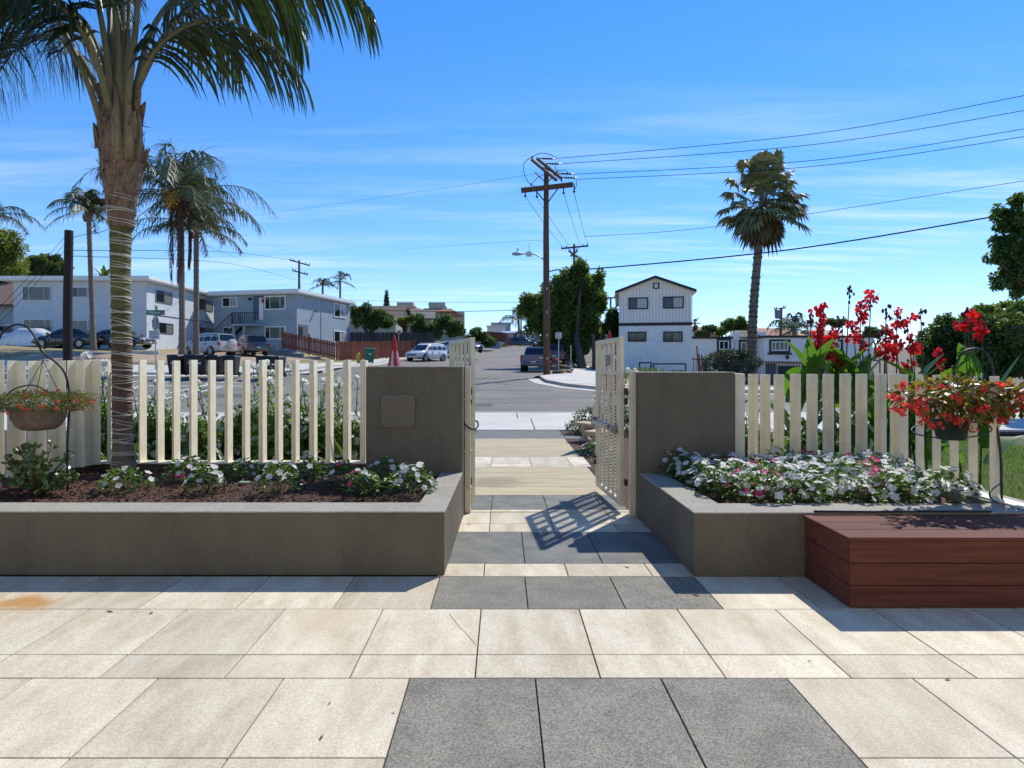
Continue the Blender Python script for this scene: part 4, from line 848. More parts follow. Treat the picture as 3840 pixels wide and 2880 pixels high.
m = MB(); m.tube([Vector(p) for p in bez([tuple(ctr+Vector((-.32, 0, 0))), tuple(ctr+Vector((-.2, -.05, .14))), tuple(ctr+Vector((0, -.06, .19))), tuple(ctr+Vector((.15, -.05, .1))), tuple(ctr+Vector((.18, -.04, .0)))], 16)], .006, 6); m.build('hoop', M_black, hb, smooth='all')
def trailing(par, ctr, nl, rx, ry, rz_, lmat, L, W_, name='foliage', low=.0, seed=0):
    g_ = np.random.default_rng(seed); u = unit(g_.normal(size=(nl, 3))); rr = g_.uniform(.5, 1, nl)**.6
    pos = np.array(ctr)+u*rr[:, None]*np.array([rx, ry, rz_])*(1+.2*np.sin(u[:, :1]*9+seed)); pos[:, 2] -= low*((u[:, 0]**2+u[:, 1]**2)*rr)
    keep = pos[:, 2] > ctr[2]-rz_*.9; pos = pos[keep]; u = u[keep]; k = len(pos); d = u+g_.normal(0, .5, (k, 3)); d[:, 2] -= .2
    o = leaves(name, pos, d, np.array([0, 0, 1.0])+g_.normal(0, .5, (k, 3)), g_.uniform(*L, k), g_.uniform(*W_, k), lmat, par); o['kind'] = 'stuff'; return pos, u
pos, u = trailing(hb, tuple(V(84, 868, Yl-.03)), 5600, .46, .34, .085, M_bleaf, (.014, .03), (.007, .013), seed=3)
sel = nrng.choice(len(pos), 46, replace=False); n_ = u[sel]+np.array([0, -1.2, .3]); vs, fs = bloom_arrays(pos[sel]+u[sel]*.02, n_, nrng.uniform(.014, .02, 46), 5, .95, .35); o = npmesh('orange_blooms', vs, fs, M_orange_p, hb); o['kind'] = 'stuff'
Yr = 4.85
ck = crook('black iron crook holding the right begonia basket', [tuple(P(3757, 1893, 4.74)), tuple(P(3752, 1700, 4.76)), tuple(P(3732, 1560, 4.8)), tuple(P(3726, 1430, 4.82)), tuple(P(3718, 1360, 4.84)), tuple(P(3690, 1318, 4.85)), tuple(P(3650, 1308, 4.85)), tuple(P(3610, 1322, 4.85)), tuple(P(3590, 1358, 4.85)), tuple(P(3578, 1385, 4.85)), tuple(P(3570, 1372, 4.85))], .009)
m = MB(); m.tube([Vector(p) for p in bez([tuple(P(3757, 1885, 4.73)), tuple(P(3730, 1880, 4.66)), tuple(P(3712, 1860, 4.6)), tuple(P(3716, 1840, 4.6)), tuple(P(3748, 1816, 4.72))], 14)], .006, 6); m.build('foot_brace', M_black, ck, smooth='all')
pc = P(3566, 1600, 4.82); hb = thing('hanging_basket', 'dark green pot overflowing with coral begonias on the right crook', 'hanging basket', (pc.x, pc.y, pc.z-.1))
m = MB(); m.lathe([(.085, -.1), (.095, -.098), (.125, .04), (.13, .045), (.132, .06), (.12, .062)], 30, pc); m.build('pot', mat('dark_green_pot', (.012, .03, .02), .35), hb, smooth=True)
m = MB(); rp = [pc+Vector((math.cos(a)*.28, math.sin(a)*.2, -.02-.05*math.cos(a*1.0+2.3))) for a in [2*math.pi*i/28 for i in range(29)]]; m.tube(rp, .005, 6); m.build('ring', M_black, hb, smooth='all')
m = MB()
for a in (0, 2.1, 4.2): m.tube([P(3576, 1385, 4.85), pc+Vector((math.cos(a)*.12, math.sin(a)*.12, .05))], .003, 5)
m.build('hanger_wire', M_black, hb)
g_ = np.random.default_rng(9); bl = []
for (sx, sy, rx, rz_) in ((3450, 1490, .17, .1), (3560, 1470, .2, .11), (3660, 1480, .2, .11), (3760, 1490, .2, .1), (3560, 1530, .22, .08), (3680, 1530, .18, .08), (3830, 1510, .16, .08)):
    c = P(sx, sy, 4.82); bl.append((c.x, c.y, c.z, rx, .2, rz_))
pos, u = clump_points(bl, 1150, .5); d = u+g_.normal(0, .4, (1150, 3)); d[:, 2] -= .15
o = leaves('foliage', pos, d, np.array([0, 0, 1.0])+g_.normal(0, .4, (1150, 3)), g_.uniform(.05, .095, 1150), g_.uniform(.03, .05, 1150), M_begl, hb, .15); o['kind'] = 'stuff'
fc = [(3358, 1490), (3385, 1450), (3370, 1540), (3400, 1510), (3430, 1512), (3450, 1550), (3530, 1450), (3580, 1495), (3560, 1560), (3600, 1570), (3620, 1600), (3690, 1460), (3670, 1530), (3700, 1525), (3745, 1445), (3790, 1530), (3820, 1490), (3836, 1510), (3770, 1575), (3480, 1590), (3515, 1590), (3460, 1500), (3840, 1540)]
bp = []; bn_ = []
for sx, sy in fc:
    c = np.array(P(sx+g_.normal(0, 4), sy+g_.normal(0, 4), 4.68))
    for q in range(13): bp.append(c+g_.normal(0, 1, 3)*np.array([.028, .03, .018])); bn_.append(np.array([0, -1, .2])+g_.normal(0, .8, 3))
vs, fs = bloom_arrays(bp, bn_, g_.uniform(.012, .02, len(bp)), 4, .9, .3); o = npmesh('coral_blooms', vs, fs, M_rbl, hb); o['kind'] = 'stuff'
# ------------------------------------------------------------------ white rose bushes behind the left fence
M_rleaf = leafmat('rose_leaf', (.135, .2, .045), (.07, .12, .028), trans=.45)
M_rose = mat('white_rose_petal', (.85, .83, .74), .6, var=.06, island=.08, trans=.5)
def rose_bush(label, x, y, R_, Hh, nl, nb, tall, seed, z=0, group='white rose bushes behind the left fence', bl=1.0):
    g_ = np.random.default_rng(seed); t_ = thing('rose_bush', label, 'rose bush', (x, y, z), 0, group)
    blobs = lump((x, y, z+Hh*.5), (R_, R_*.8, Hh*.5), 9, .6, (.35, .55), seed); n0 = int(nl*.8); pos, u = clump_points(blobs, n0, .35)
    stems = MB(); extra = []; tips = []
    for k in range(9):
        a = g_.uniform(0, 6.28); q = Vector((x, y, z)); e = Vector((x+math.cos(a)*R_*g_.uniform(.3, .9), y+math.sin(a)*R_*.7, z+Hh*g_.uniform(.9, 1.0)+(tall*g_.uniform(.5, 1) if k < 5 else 0)))
        mid = q.lerp(e, .55)+Vector((g_.normal(0, .05), 0, .05)); stems.tube([q, mid, e], [.012, .008, .004], 5)
        for j in range(16): extra.append(mid.lerp(e, g_.uniform(.1, 1))+Vector(g_.normal(0, .05, 3)))
        tips.append(e)
    pos = np.concatenate([pos, np.array([tuple(p) for p in extra])]); k = len(pos); d = g_.normal(size=(k, 3)); d[:, 2] -= .2
    o = leaves('foliage', pos, d, np.array([0, 0, 1.0])+g_.normal(0, .6, (k, 3)), g_.uniform(.04, .08, k), g_.uniform(.026, .046, k), M_rleaf, t_); o['kind'] = 'stuff'
    stems.build('stems', MATS['green_stem'], t_)
    sel = g_.choice(n0, nb); bp = np.concatenate([pos[sel]+u[sel]*.03, np.array([tuple(p) for p in tips[:5]])]); bps = []; bns = []; brs = []
    for p in bp:
        for q in range(3): bps.append(p+g_.normal(0, .012, 3)); bns.append(np.array([0, -.5, .6])+g_.normal(0, .6, 3)); brs.append(g_.uniform(.034, .055)*bl)
    vs, fs = bloom_arrays(bps, bns, brs, 6, 1.1, .5); o = npmesh('white_roses', vs, fs, M_rose, t_); o['kind'] = 'stuff'; return t_
for i, (sx, Y, R_, Hh, nb, tall, lab) in enumerate(((372, 7.6, .36, 1.2, 12, .55, 'tall thin rose bush showing left of the near palm trunk'), (520, 7.9, .42, 1.0, 16, .35, 'white rose bush behind the fence just right of the near palm trunk'), (650, 8.2, .4, .9, 14, .3, 'sparse white rose bush behind the fence, third from the palm trunk'),
        (800, 7.8, .44, .95, 18, .4, 'white rose bush behind the middle of the left fence'), (930, 8.0, .42, 1.15, 26, .45, 'white rose bush full of blooms behind the left fence, right of its middle'), (1075, 7.7, .42, 1.05, 24, .45, 'leafy white rose bush with blooming low stems behind the left fence'),
        (1200, 7.9, .4, 1.2, 26, .35, 'tall white rose bush behind the fence, second from the stucco wall'), (1320, 7.7, .36, 1.15, 18, .3, 'white rose bush hugging the left stucco wall behind the fence'))):
    rose_bush(lab, (sx-1885)/2310*Y, Y, R_*1.15, Hh, 3800, int(nb*2.4), tall, 40+i)
rose_bush('white rose bush peeking out left of the right gate leaf', 2.62, 14.1, .5, 1.3, 900, 22, .2, 60, group=None)
rose_bush('white rose bush behind the first slats right of the plain wall', 2.95, 7.4, .4, .95, 1500, 16, .15, 61, group=None)
rose_bush('low white rose bush behind the flower bed on the right', 3.5, 7.2, .35, .8, 1200, 12, .1, 62, group=None)
# strap leaved plants behind the left fence
M_strap = leafmat('strap_leaf', (.07, .12, .03), (.04, .08, .02), trans=.3)
def blade(mb, p, d, L, w, bend, n=6, fold=.15):
    d = Vector(d).normalized(); s = d.cross(Vector((0, 0, 1))); s = s.normalized() if s.length > .05 else Vector((1, 0, 0)); q = Vector(p); b = len(mb.v)
    for j in range(n+1):
        t_ = j/n; ww = w*math.sin(math.pi*min(1, .12+.88*t_)**.8)**.8 if j < n else .001; nrm = s.cross(d)
        mb.v += [tuple(q-s*ww/2+nrm*ww*fold), tuple(q), tuple(q+s*ww/2+nrm*ww*fold)]
        d = (d+Vector((0, 0, -bend/n))).normalized(); q = q+d*L/n
    for j in range(n):
        for e in (0, 1): mb.f.append((b+3*j+e, b+3*j+e+1, b+3*j+4+e, b+3*j+3+e))
for i, (sx, Y) in enumerate(((480, 7.0), (640, 7.1), (880, 7.05), (1345, 6.95))):
    x = (sx-1885)/2310*Y; t_ = thing('strap_leaf_plant', ('strap leaved plant behind the fence beside the near palm trunk', 'arching strap leaved plant low behind the fence left of its middle', 'upright strap leaved plant low behind the middle of the left fence', 'strap leaved plant behind the last slats before the stucco wall')[i], 'plant', (x, Y, 0), 0); r_ = random.Random(i)
    for k in range(11):
        m = MB(); a = r_.uniform(0, 6.28); blade(m, (x, Y, 0), (math.cos(a)*.5, math.sin(a)*.4, 1), r_.uniform(.6, 1.0), .07, r_.uniform(.5, 1.3)); m.build('leaf', M_strap, t_, smooth='all', fixn=False)
# ------------------------------------------------------------------ cannas
M_can = leafmat('canna_leaf', (.09, .17, .035), (.055, .12, .025), trans=.45, island=.3, rough=.4)
M_canf = mat('canna_petal', (.72, .02, .018), .5, col2=(.5, .01, .02), scale=20, island=.3, trans=.5)
M_bud = mat('canna_bud', (.06, .018, .02), .6, var=.2, scale=20)
def canna(label, x, y, stems, nleaf, seed, lean=0):
    r_ = random.Random(seed); t_ = thing('canna_lily', label, 'canna', (x, y, 0), 0, 'red cannas behind the right fence')
    for (sx, sy, kind, nf) in stems:
        top = P(sx, sy, y+r_.uniform(-.25, .25)); foot = Vector((x+(top.x-x)*.4+r_.uniform(-.05, .05), y, 0)); m = MB(); mid = foot.lerp(top, .6)+Vector((r_.uniform(-.03, .03), 0, 0)); m.tube([Vector(p) for p in bez([tuple(foot), tuple(mid), tuple(top)], 8)], [.012, .012, .011, .01, .008, .007, .006, .005], 6); st = m.build('stem', mat('canna_stem', (.07, .05, .035), .6), t_, smooth='all')
        bps = []; bns = []; brs = []
        if nf:
            nf = int(nf*1.5+.5)
            for k in range(nf):
                p = top+Vector((r_.gauss(0, .035), r_.gauss(0, .03), -.034*k+r_.gauss(.01, .012)))
                for q in range(3): bps.append(np.array(p)+np.array([r_.gauss(0, .018), r_.gauss(0, .018), r_.gauss(0, .012)])); bns.append(np.array([r_.gauss(0, .8), r_.gauss(-.5, .7), r_.gauss(.4, .5)])); brs.append(r_.uniform(.03, .066))
            vs, fs = bloom_arrays(bps, bns, brs, 3, .5, .3); npmesh('flower_head', vs, fs, M_canf, t_)
        m = MB()
        for k in range(3 if nf else 9):
            p = top+Vector((r_.gauss(0, .02), r_.gauss(0, .02), r_.uniform(-.14, .05))); m.ball(p, r_.uniform(.009, .018), 6, 4, (1, 1, 1.7))
        m.build('buds', M_bud, t_, smooth='all')['kind'] = 'stuff'
    for k in range(nleaf):
        m = MB(); a = r_.uniform(0, 6.28); z = r_.uniform(.35, 1.4); p = Vector((x+r_.uniform(-.22, .22), y+r_.uniform(-.15, .15), z)); up = r_.uniform(.7, 2.2)
        blade(m, p, (math.cos(a), math.sin(a)*.7, up), r_.uniform(.42, .68), r_.uniform(.13, .21), r_.uniform(.1, .9), 7, .12); m.build('leaf', M_can, t_, smooth='all', fixn=False)
def zz7(x, y): return 2900+.5725*x, 1000+.5725*y
def Z(*l): return [(*zz7(x, y), k, n) for x, y, k, n in l]
canna('canna with the leftmost tall column of red blooms', 3.42, 7.0, Z((330, 250, 1, 3), (310, 350, 1, 6), (290, 450, 1, 5), (245, 300, 0, 0)), 22, 1)
canna('canna with a spent bud spike and lone upright leaf', 3.78, 7.1, Z((500, 160, 0, 0), (450, 350, 0, 0), (380, 440, 1, 3), (340, 490, 1, 4), (415, 590, 1, 2)), 22, 2)
canna('canna whose red bloom stands highest above the right fence', 4.12, 7.0, Z((640, 180, 1, 3), (570, 270, 1, 4), (520, 385, 1, 3), (590, 475, 1, 3)), 22, 3)
canna('canna with dark seed heads right of the highest red bloom', 4.5, 7.15, Z((740, 270, 0, 0), (810, 310, 1, 4), (740, 415, 1, 3), (700, 450, 0, 0), (730, 520, 1, 2)), 22, 4)
canna('canna with a bare forked seed spike near the dark hedge', 4.85, 7.0, Z((870, 350, 1, 2), (965, 310, 0, 0), (800, 510, 1, 3), (910, 490, 1, 3), (875, 640, 1, 2)), 22, 5)
canna('rightmost canna, its blooms against the dark hedge above the basket', 5.4, 7.05, Z((1270, 300, 0, 0), (1250, 335, 1, 3), (1300, 310, 1, 2), (1370, 385, 1, 3), (1090, 570, 1, 3)), 22, 6)
# ------------------------------------------------------------------ lawn on the right
m = MB(); m.box(3.95, 16, 4.2, 12.6, -.1, .0); o = m.build('lawn', M_green); o['kind'] = 'structure'
M_grass = mat('grass_blade', (.17, .27, .035), .6, col2=(.24, .3, .07), scale=.8, island=.35, trans=.45)
ng = 42000; x = nrng.uniform(4.0, 9.5, ng); y = nrng.uniform(4.3, 12.5, ng); d = nrng.normal(0, .45, (ng, 3)); d[:, 2] = 1; nn_ = nrng.normal(size=(ng, 3)); nn_[:, 2] = 0
o = leaves('grass', np.stack([x, y, np.zeros(ng)], 1), d, nn_, nrng.uniform(.04, .09, ng), nrng.uniform(.006, .011, ng), M_grass); tag(o, 'short sunny green lawn beyond the right slat fence', 'grass', kind='stuff')
# ------------------------------------------------------------------ stone bench and shrubs by the path
M_stone = mat('cast_stone', (.5, .4, .27), .85, col2=(.36, .27, .17), scale=6, speck=.2, sscale=60, bump=.4, bscale=50)
sbn = thing('stone_bench', 'curved tan cast stone garden bench beside the path beyond the gate', 'bench', (1.75, 11.4, 0))
for a0, a1, z in ((-46, 46, 0),):
    for (r0, r1, z0, z1) in ((1.14, 1.50, .34, .375), (1.17, 1.47, .3, .3395)):
        m = MB(); n = 20; vs = []
        for i in range(n+1):
            a = R(a0+(a1-a0)*i/n)
            for rr, zc in ((r0, z0), (r1, z0), (r1, z1), (r0, z1)): vs.append((.6+rr*math.cos(a), 11.4+rr*math.sin(a), zc))
        fs = [(i*4+k, i*4+(k+1) % 4, i*4+4+(k+1) % 4, i*4+4+k) for i in range(n) for k in range(4)]+[(0, 1, 2, 3), (n*4, n*4+1, n*4+2, n*4+3)]
        m.add(vs, fs); m.build('seat', M_stone, sbn, bevel=.008, smooth=True)
for a in (-38, 38):
    c = (.6+1.32*math.cos(R(a)), 11.4+1.32*math.sin(R(a)), 0); m = MB(); m.lathe([(.15, 0), (.15, .05), (.1, .08), (.085, .12), (.12, .2), (.135, .25), (.11, .285), (.13, .298)], 20, c, M=Matrix.Translation(c) @ Matrix.Diagonal((.75, 1, 1, 1)) @ Matrix.Translation((-c[0], -c[1], 0))); m.build('leg', M_stone, sbn, smooth='all')
M_shrub = leafmat('shrub_leaf', (.07, .12, .03), (.03, .06, .018), trans=.3, rough=.35)
def shrub(name, label, cat, blobs, n, L, Wd, lm, seed=0, stems=True, group=None, shell=.5):
    b = np.array(blobs); cx_, cy_ = b[:, 0].mean(), b[:, 1].mean(); zb = max(H(cx_, cy_)-.1, (b[:, 2]-b[:, 5]).min()-.05) if stems else (b[:, 2]-b[:, 5]).min()
    t_ = thing(name, label, cat, (cx_, cy_, zb), 0, group); g_ = np.random.default_rng(seed); pos, u = clump_points(blobs, n, shell); d = u+g_.normal(0, .7, (n, 3)); d[:, 2] -= .15
    nn_ = u*.6+np.array([0, 0, .7])+g_.normal(0, .5, (n, 3)); o = leaves('foliage', pos, d, nn_, g_.uniform(L*.7, L*1.3, n), g_.uniform(Wd*.7, Wd*1.3, n), lm, t_); o['kind'] = 'stuff'
    if stems:
        m = MB()
        for k in range(6):
            q = b[k % len(b)]; m.tube([(cx_+g_.normal(0, .05), cy_, zb), (cx_*.5+q[0]*.5, cy_*.5+q[1]*.5, zb*.5+q[2]*.5), tuple(q[:3])], [.02, .015, .006], 5)
        m.build('stems', mat('shrub_stem', (.1, .07, .05), .8), t_)
    return t_
shrub('leafy_shrub', 'leafy green shrub at the end of the path by the stone bench', 'shrub', [(1.95, 13.6, .3, .42, .35, .26), (2.35, 13.3, .36, .4, .35, .26), (1.65, 13.5, .16, .3, .25, .14), (2.7, 13.4, .3, .4, .4, .3)], 2600, .07, .03, M_shrub, 5)
vinca('little flowering plant at the foot of the stone bench', 1.5, 10.2, 0, R_=.2, Hh=.2, nb=12, pink=.3, var=31)
vinca('small white flowered plant beside the open right gate leaf', 1.62, 9.5, 0, R_=.2, Hh=.22, nb=14, pink=.1, var=32)
m = MB(); m.box(1.28, 3.9, 6.32, 14.2, -.1, -.005); o = m.build('right_planting_bed', M_soil); o['kind'] = 'structure'
m = MB(); m.box(-12, -.63, 6.65, 14.2, -.1, -.005); o = m.build('left_planting_bed', M_soil); o['kind'] = 'structure'
# ------------------------------------------------------------------ closed umbrellas
M_red = mat('red_canvas', (.62, .045, .045), .75, var=.15, scale=6, trans=.25); M_whc = mat('white_canvas', (.74, .7, .64), .8, var=.1, scale=6, trans=.3)
def umbrella(label, x, y, zt, rot=0):
    t_ = thing('closed_umbrella', label, 'umbrella', (x, y, 0), 0); m = MB(); m.tube([(x, y, 0), (x, y, zt-.1)], .018, 10); m.build('pole', M_white, t_, smooth='all')
    prof = [(zt, .008), (zt-.1, .03), (zt-.25, .05), (zt-.31, .065), (zt-.45, .085), (zt-.6, .115), (zt-.8, .14), (zt-1.0, .15), (zt-1.15, .135)]
    for k in range(8):
        m = MB(); red = k % 2 == 0; n = 7
        pr_ = prof if True else prof
        for z, r in prof:
            for j in range(n):
                u = j/(n-1); a = rot+2*math.pi*(k+u)/8; rr = r*(1+.32*math.sin(math.pi*u)*min(1, (zt-z)*2)-.1+.05*mnoise.noise((a*3, z*4, k))); m.v.append((x+rr*math.cos(a)+.03*(zt-z), y+rr*math.sin(a), z+(.05*math.sin(math.pi*u) if z < zt-1.1 else 0)))
        m.f = [(i*n+j, i*n+j+1, (i+1)*n+j+1, (i+1)*n+j) for i in range(len(prof)-1) for j in range(n-1)]
        m.build('panel', M_red if red else M_whc, t_, smooth='all', fixn=False)
    m = MB()
    m.lathe([(.062, zt-.36), (.064, zt-.3), (.055, zt-.22), (.036, zt-.08), (.014, zt+.01), (.001, zt+.03)], 14, (x+.01, y, 0)); m.build('hood', M_red, t_, smooth='all')
umbrella('closed red and white umbrella sticking up behind the left stucco wall', -2.07, 11.7, 2.06, R(-177))
umbrella('closed red and white umbrella behind the right gate leaf', 2.02, 11.7, 2.14, R(-150))
# ------------------------------------------------------------------ buildings
G_dark = glassmat('window_glass_dark', (.012, .014, .016), .07)
G_curt = glassmat('window_curtain', (.02, .02, .02), .12, .8, (.2, .185, .15), 0, 2.4)
G_curtx = glassmat('window_curtain_side', (.03, .03, .03), .12, .8, (.42, .4, .36), 1, 2.0)
G_grn = glassmat('window_green_blind', (.02, .035, .03), .1, .7, (.07, .13, .1), 0, 5)
G_pale = glassmat('window_pale_blind', (.3, .3, .29), .2, .6, (.55, .55, .53), 0, 1.5)
M_ltst = mat('pale_grey_stucco', (.62, .635, .65), .9, col2=(.54, .56, .585), scale=1.2, speck=.12, sscale=9, bump=.5, bscale=12)
M_blst = mat('blue_grey_stucco', (.33, .395, .43), .9, col2=(.28, .34, .38), scale=1.0, speck=.12, sscale=8, bump=.6, bscale=9)
M_whst = mat('white_stucco', (.84, .82, .77), .9, col2=(.75, .73, .69), scale=1.5, speck=.1, sscale=9, bump=.45, bscale=11)
M_siding = mat('white_siding', (.84, .81, .74), .8, var=.06, scale=2)
M_trimb = mat('black_trim', (.014, .014, .018), .5, var=.1)
M_tan = mat('tan_stucco', (.5, .43, .32), .9, var=.12, scale=1)
M_shing = mat('brown_shingle', (.2, .13, .095), .9, col2=(.13, .085, .065), scale=3, stretch=(1, 1, 6), bump=.6, bscale=20)
M_gshing = mat('grey_shingle', (.17, .15, .14), .9, col2=(.11, .1, .095), scale=3, bump=.5, bscale=20)
M_terra = mat('terracotta_tile', (.36, .16, .09), .85, col2=(.24, .1, .06), scale=5, bump=.5, bscale=18)
M_dkwood = mat('weathered_dark_wood', (.06, .055, .052), .9, col2=(.035, .032, .03), scale=3, stretch=(8, 8, .5), rnd=.35, bump=.5, bscale=20)
M_redwood = mat('red_stained_wood', (.24, .07, .035), .8, col2=(.15, .04, .02), scale=3, stretch=(8, 8, .6), rnd=.28, bump=.4, bscale=20)
class Facade:
    """a vertical wall plane: O its base corner, U its direction to the right as seen; pixel rectangles become metres on the wall"""
    def __init__(s, O, U):
        s.O = Vector((O[0], O[1], 0)); s.U = Vector((U[0], U[1], 0)).normalized(); s.N = Vector((s.U.y, -s.U.x, 0))
        s.M = Matrix((s.U, -s.N, Vector((0, 0, 1)))).transposed().to_4x4(); s.M.translation = s.O
    def uz(s, sx, sy):
        a = (sx-1885)/2310; u = (a*s.O.y-s.O.x)/(s.U.x-a*s.U.y); y = s.O.y+u*s.U.y; return u, 1.5-(sy-1370)/2310*y
    def rect(s, x0, y0, x1, y1):
        ua, za = s.uz(x0, y0); ub, zb = s.uz(x1, y1); ub2, zc = s.uz(x1, y0); return min(ua, ub), max(ua, ub), (zb+s.uz(x0, y1)[1])/2, (za+zc)/2
    def box(s, mb, u0, u1, z0, z1, d0, d1): return mb.box(u0, u1, -d1, -d0, z0, z1, s.M)   # d: distance proud of the wall
def window(par, F, r, fm, gm, n=2, fw=.07, mull=.05, sill=0, outer=None, ow=.1, dark=None):
    u0, u1, z0, z1 = r; m = MB()
    if outer:
        q = MB(); F.box(q, u0-ow, u1+ow, z0-ow, z0, .002, .07); F.box(q, u0-ow, u1+ow, z1, z1+ow, .002, .07); F.box(q, u0-ow, u0, z0, z1, .002, .07); F.box(q, u1, u1+ow, z0, z1, .002, .07)
        if sill: F.box(q, u0-ow*1.8, u1+ow*1.8, z0-ow*1.9, z0-ow-.002, .002, .12)
        q.build('window_trim', outer, par)
    F.box(m, u0, u1, z0, z0+fw, .003, .06); F.box(m, u0, u1, z1-fw, z1, .003, .06); F.box(m, u0, u0+fw, z0+fw, z1-fw, .003, .06); F.box(m, u1-fw, u1, z0+fw, z1-fw, .003, .06)
    cuts = [u0+fw]
    fr = n if isinstance(n, (list, tuple)) else [i/n for i in range(1, n)]
    for f in fr:
        c = u0+(u1-u0)*f; F.box(m, c-mull/2, c+mull/2, z0+fw, z1-fw, .003, .05); cuts += [c-mull/2, c+mull/2]
    cuts.append(u1-fw); w = m.build('window', fm, par)
    for i in range(0, len(cuts), 2):
        q = MB(); F.box(q, cuts[i], cuts[i+1], z0+fw, z1-fw, .002, .022); q.build('pane', gm[i//2 % len(gm)] if isinstance(gm, list) else gm, w)
    return w
def zr3(x, y, x2, y2): return 600+.3617*x, 950+.3617*y, 600+.3617*x2, 950+.3617*y2
def zr2(x, y, x2, y2): return .3737*x, 780+.3737*y, .3737*x2, 780+.3737*y2
def zr6(x, y, x2, y2): return 2200+.3617*x, 950+.3617*y, 2200+.3617*x2, 950+.3617*y2
def zr7(x, y, x2, y2): return 2800+.2939*x, 1150+.2939*y, 2800+.2939*x2, 1150+.2939*y2
def wallbox(par, F, u0, u1, depth, z0, z1, mt, name='wall'):
    m = MB(); m.box(u0, u1, 0, depth, z0, z1, F.M); return m.build(name, mt, par)
# --- unseen house front, added behind the camera to bounce warm sunlight
F = Facade((12, -2.2), (-1, 0)); bounce_house = thing('house', 'unseen cream house front added behind the camera as a bounce wall', 'house', (0, -3, 0))
wallbox(bounce_house, F, 0, 24, .3, 0, 5.8, mat('bounce_wall_cream', (.8, .72, .58), .9, var=.08, scale=2, bump=.3, bscale=60))
m = MB(); m.box(-.3, 24.3, -.45, .5, 5.805, 6.0, F.M); m.build('eave', M_white, bounce_house)
for u in (3.5, 8.0, 15.5, 20): window(bounce_house, F, (u-.9, u+.9, 1.0, 2.3), M_white, G_dark, 2); window(bounce_house, F, (u-.9, u+.9, 3.6, 4.9), M_white, G_dark, 2)
m = MB(); F.box(m, 11.5, 12.5, .01, 2.1, .003, .05); m.build('door', mat('brown_door', (.1, .04, .03), .6), bounce_house)
# --- pale grey apartment block, left
O = (-39.7, 50.0); F = Facade(O, (1, 0)); Fs = Facade((-28.9, 50.0), (0, 1)); ap = thing('apartment_block', 'pale grey two storey apartment block behind the parked cars at far left', 'building', (-34, 55, 2.2))
wallbox(ap, F, 0, 10.8, 13, 1.6, 8.32, M_ltst)
m = MB(); m.box(-.9, 11.25, -.5, 13.4, 8.325, 8.42, F.M); m.build('soffit', M_white, ap)
m = MB(); m.box(-.95, 11.3, -.55, 13.45, 8.422, 8.68, F.M); rf = m.build('roof', M_white, ap, bevel=.02)
m = MB(); m.box(-.8, 11.15, -.4, 13.3, 8.682, 8.72, F.M); m.build('roof_felt', M_gshing, rf)
for r, gm, n in (((230, 788, 510, 930), [G_curt], [.23, .77]), ((690, 795, 882, 897), [G_dark, G_curt], 2), ((243, 1115, 520, 1240), [G_curt], [.23, .77]), ((690, 1125, 886, 1228), [G_curt], 2)): window(ap, F, F.rect(*zr2(*r)), M_gshing if False else M_metal, gm, n, .05, .04)
for r in (zr2(1560, 830, 1725, 955), zr2(1590, 1155, 1735, 1260), zr3(400, 480, 545, 595), zr3(405, 770, 545, 850)): window(ap, Fs, Fs.rect(*r), M_metal, [G_dark, G_curtx], 2, .05, .05)
d_ = Fs.rect(*zr3(345, 740, 402, 860)); m = MB(); Fs.box(m, *d_, .004, .06); dr = m.build('door', mat('brown_door', (.1, .04, .03), .6), ap, bevel=.01)
q = Fs.rect(*zr3(338, 684, 415, 738)); m = MB(); Fs.box(m, *q, .3, .34); nb_ = m.build('name_board', mat('blue_board', (.14, .2, .34), .5), ap)
for k in range(2):
    m = MB(); Fs.box(m, q[0]+.15, q[1]-.15, q[2]+.15+k*.25, q[2]+.25+k*.25, .341, .345); m.build('board_print', M_pale, nb_)
u0, z0 = Fs.uz(550, 1176); m = MB(); Fs.box(m, 0, 12, z0-.03, z0+.03, .003, .03); m.build('belt_line', M_trimb, ap)
u0, z0 = F.uz(300, 1176); m = MB(); F.box(m, 3, 10.8, z0-.02, z0+.02, .003, .03); m.build('belt_line', M_metal, ap)
# --- brown roofed house beyond it
t_ = thing('house', 'blue grey house with sloping brown roof at the left edge', 'house', (-47, 58, 2.5)); F0 = Facade((-56, 56), (1, 0))
wallbox(t_, F0, 0, 12.2, 10, 1.5, 7.1, M_blst)
m = MB(); m.add([F0.M @ Vector(p) for p in ((-.6, -.7, 7.0), (12.6, -.7, 7.0), (12.6, 5, 9.7), (-.6, 5, 9.7), (-.6, 10.7, 7.0), (12.6, 10.7, 7.0), (-.6, -.7, 6.85), (12.6, -.7, 6.85), (12.6, 10.7, 6.85), (-.6, 10.7, 6.85))], ((0, 1, 2, 3), (3, 2, 5, 4), (0, 6, 7, 1), (1, 7, 8, 5, 2), (4, 5, 8, 9), (0, 3, 4, 9, 6), (6, 9, 8, 7))); m.build('roof', M_shing, t_)
window(t_, F0, (10.4, 11.7, 3.6, 5.2), M_white, G_dark, 1)
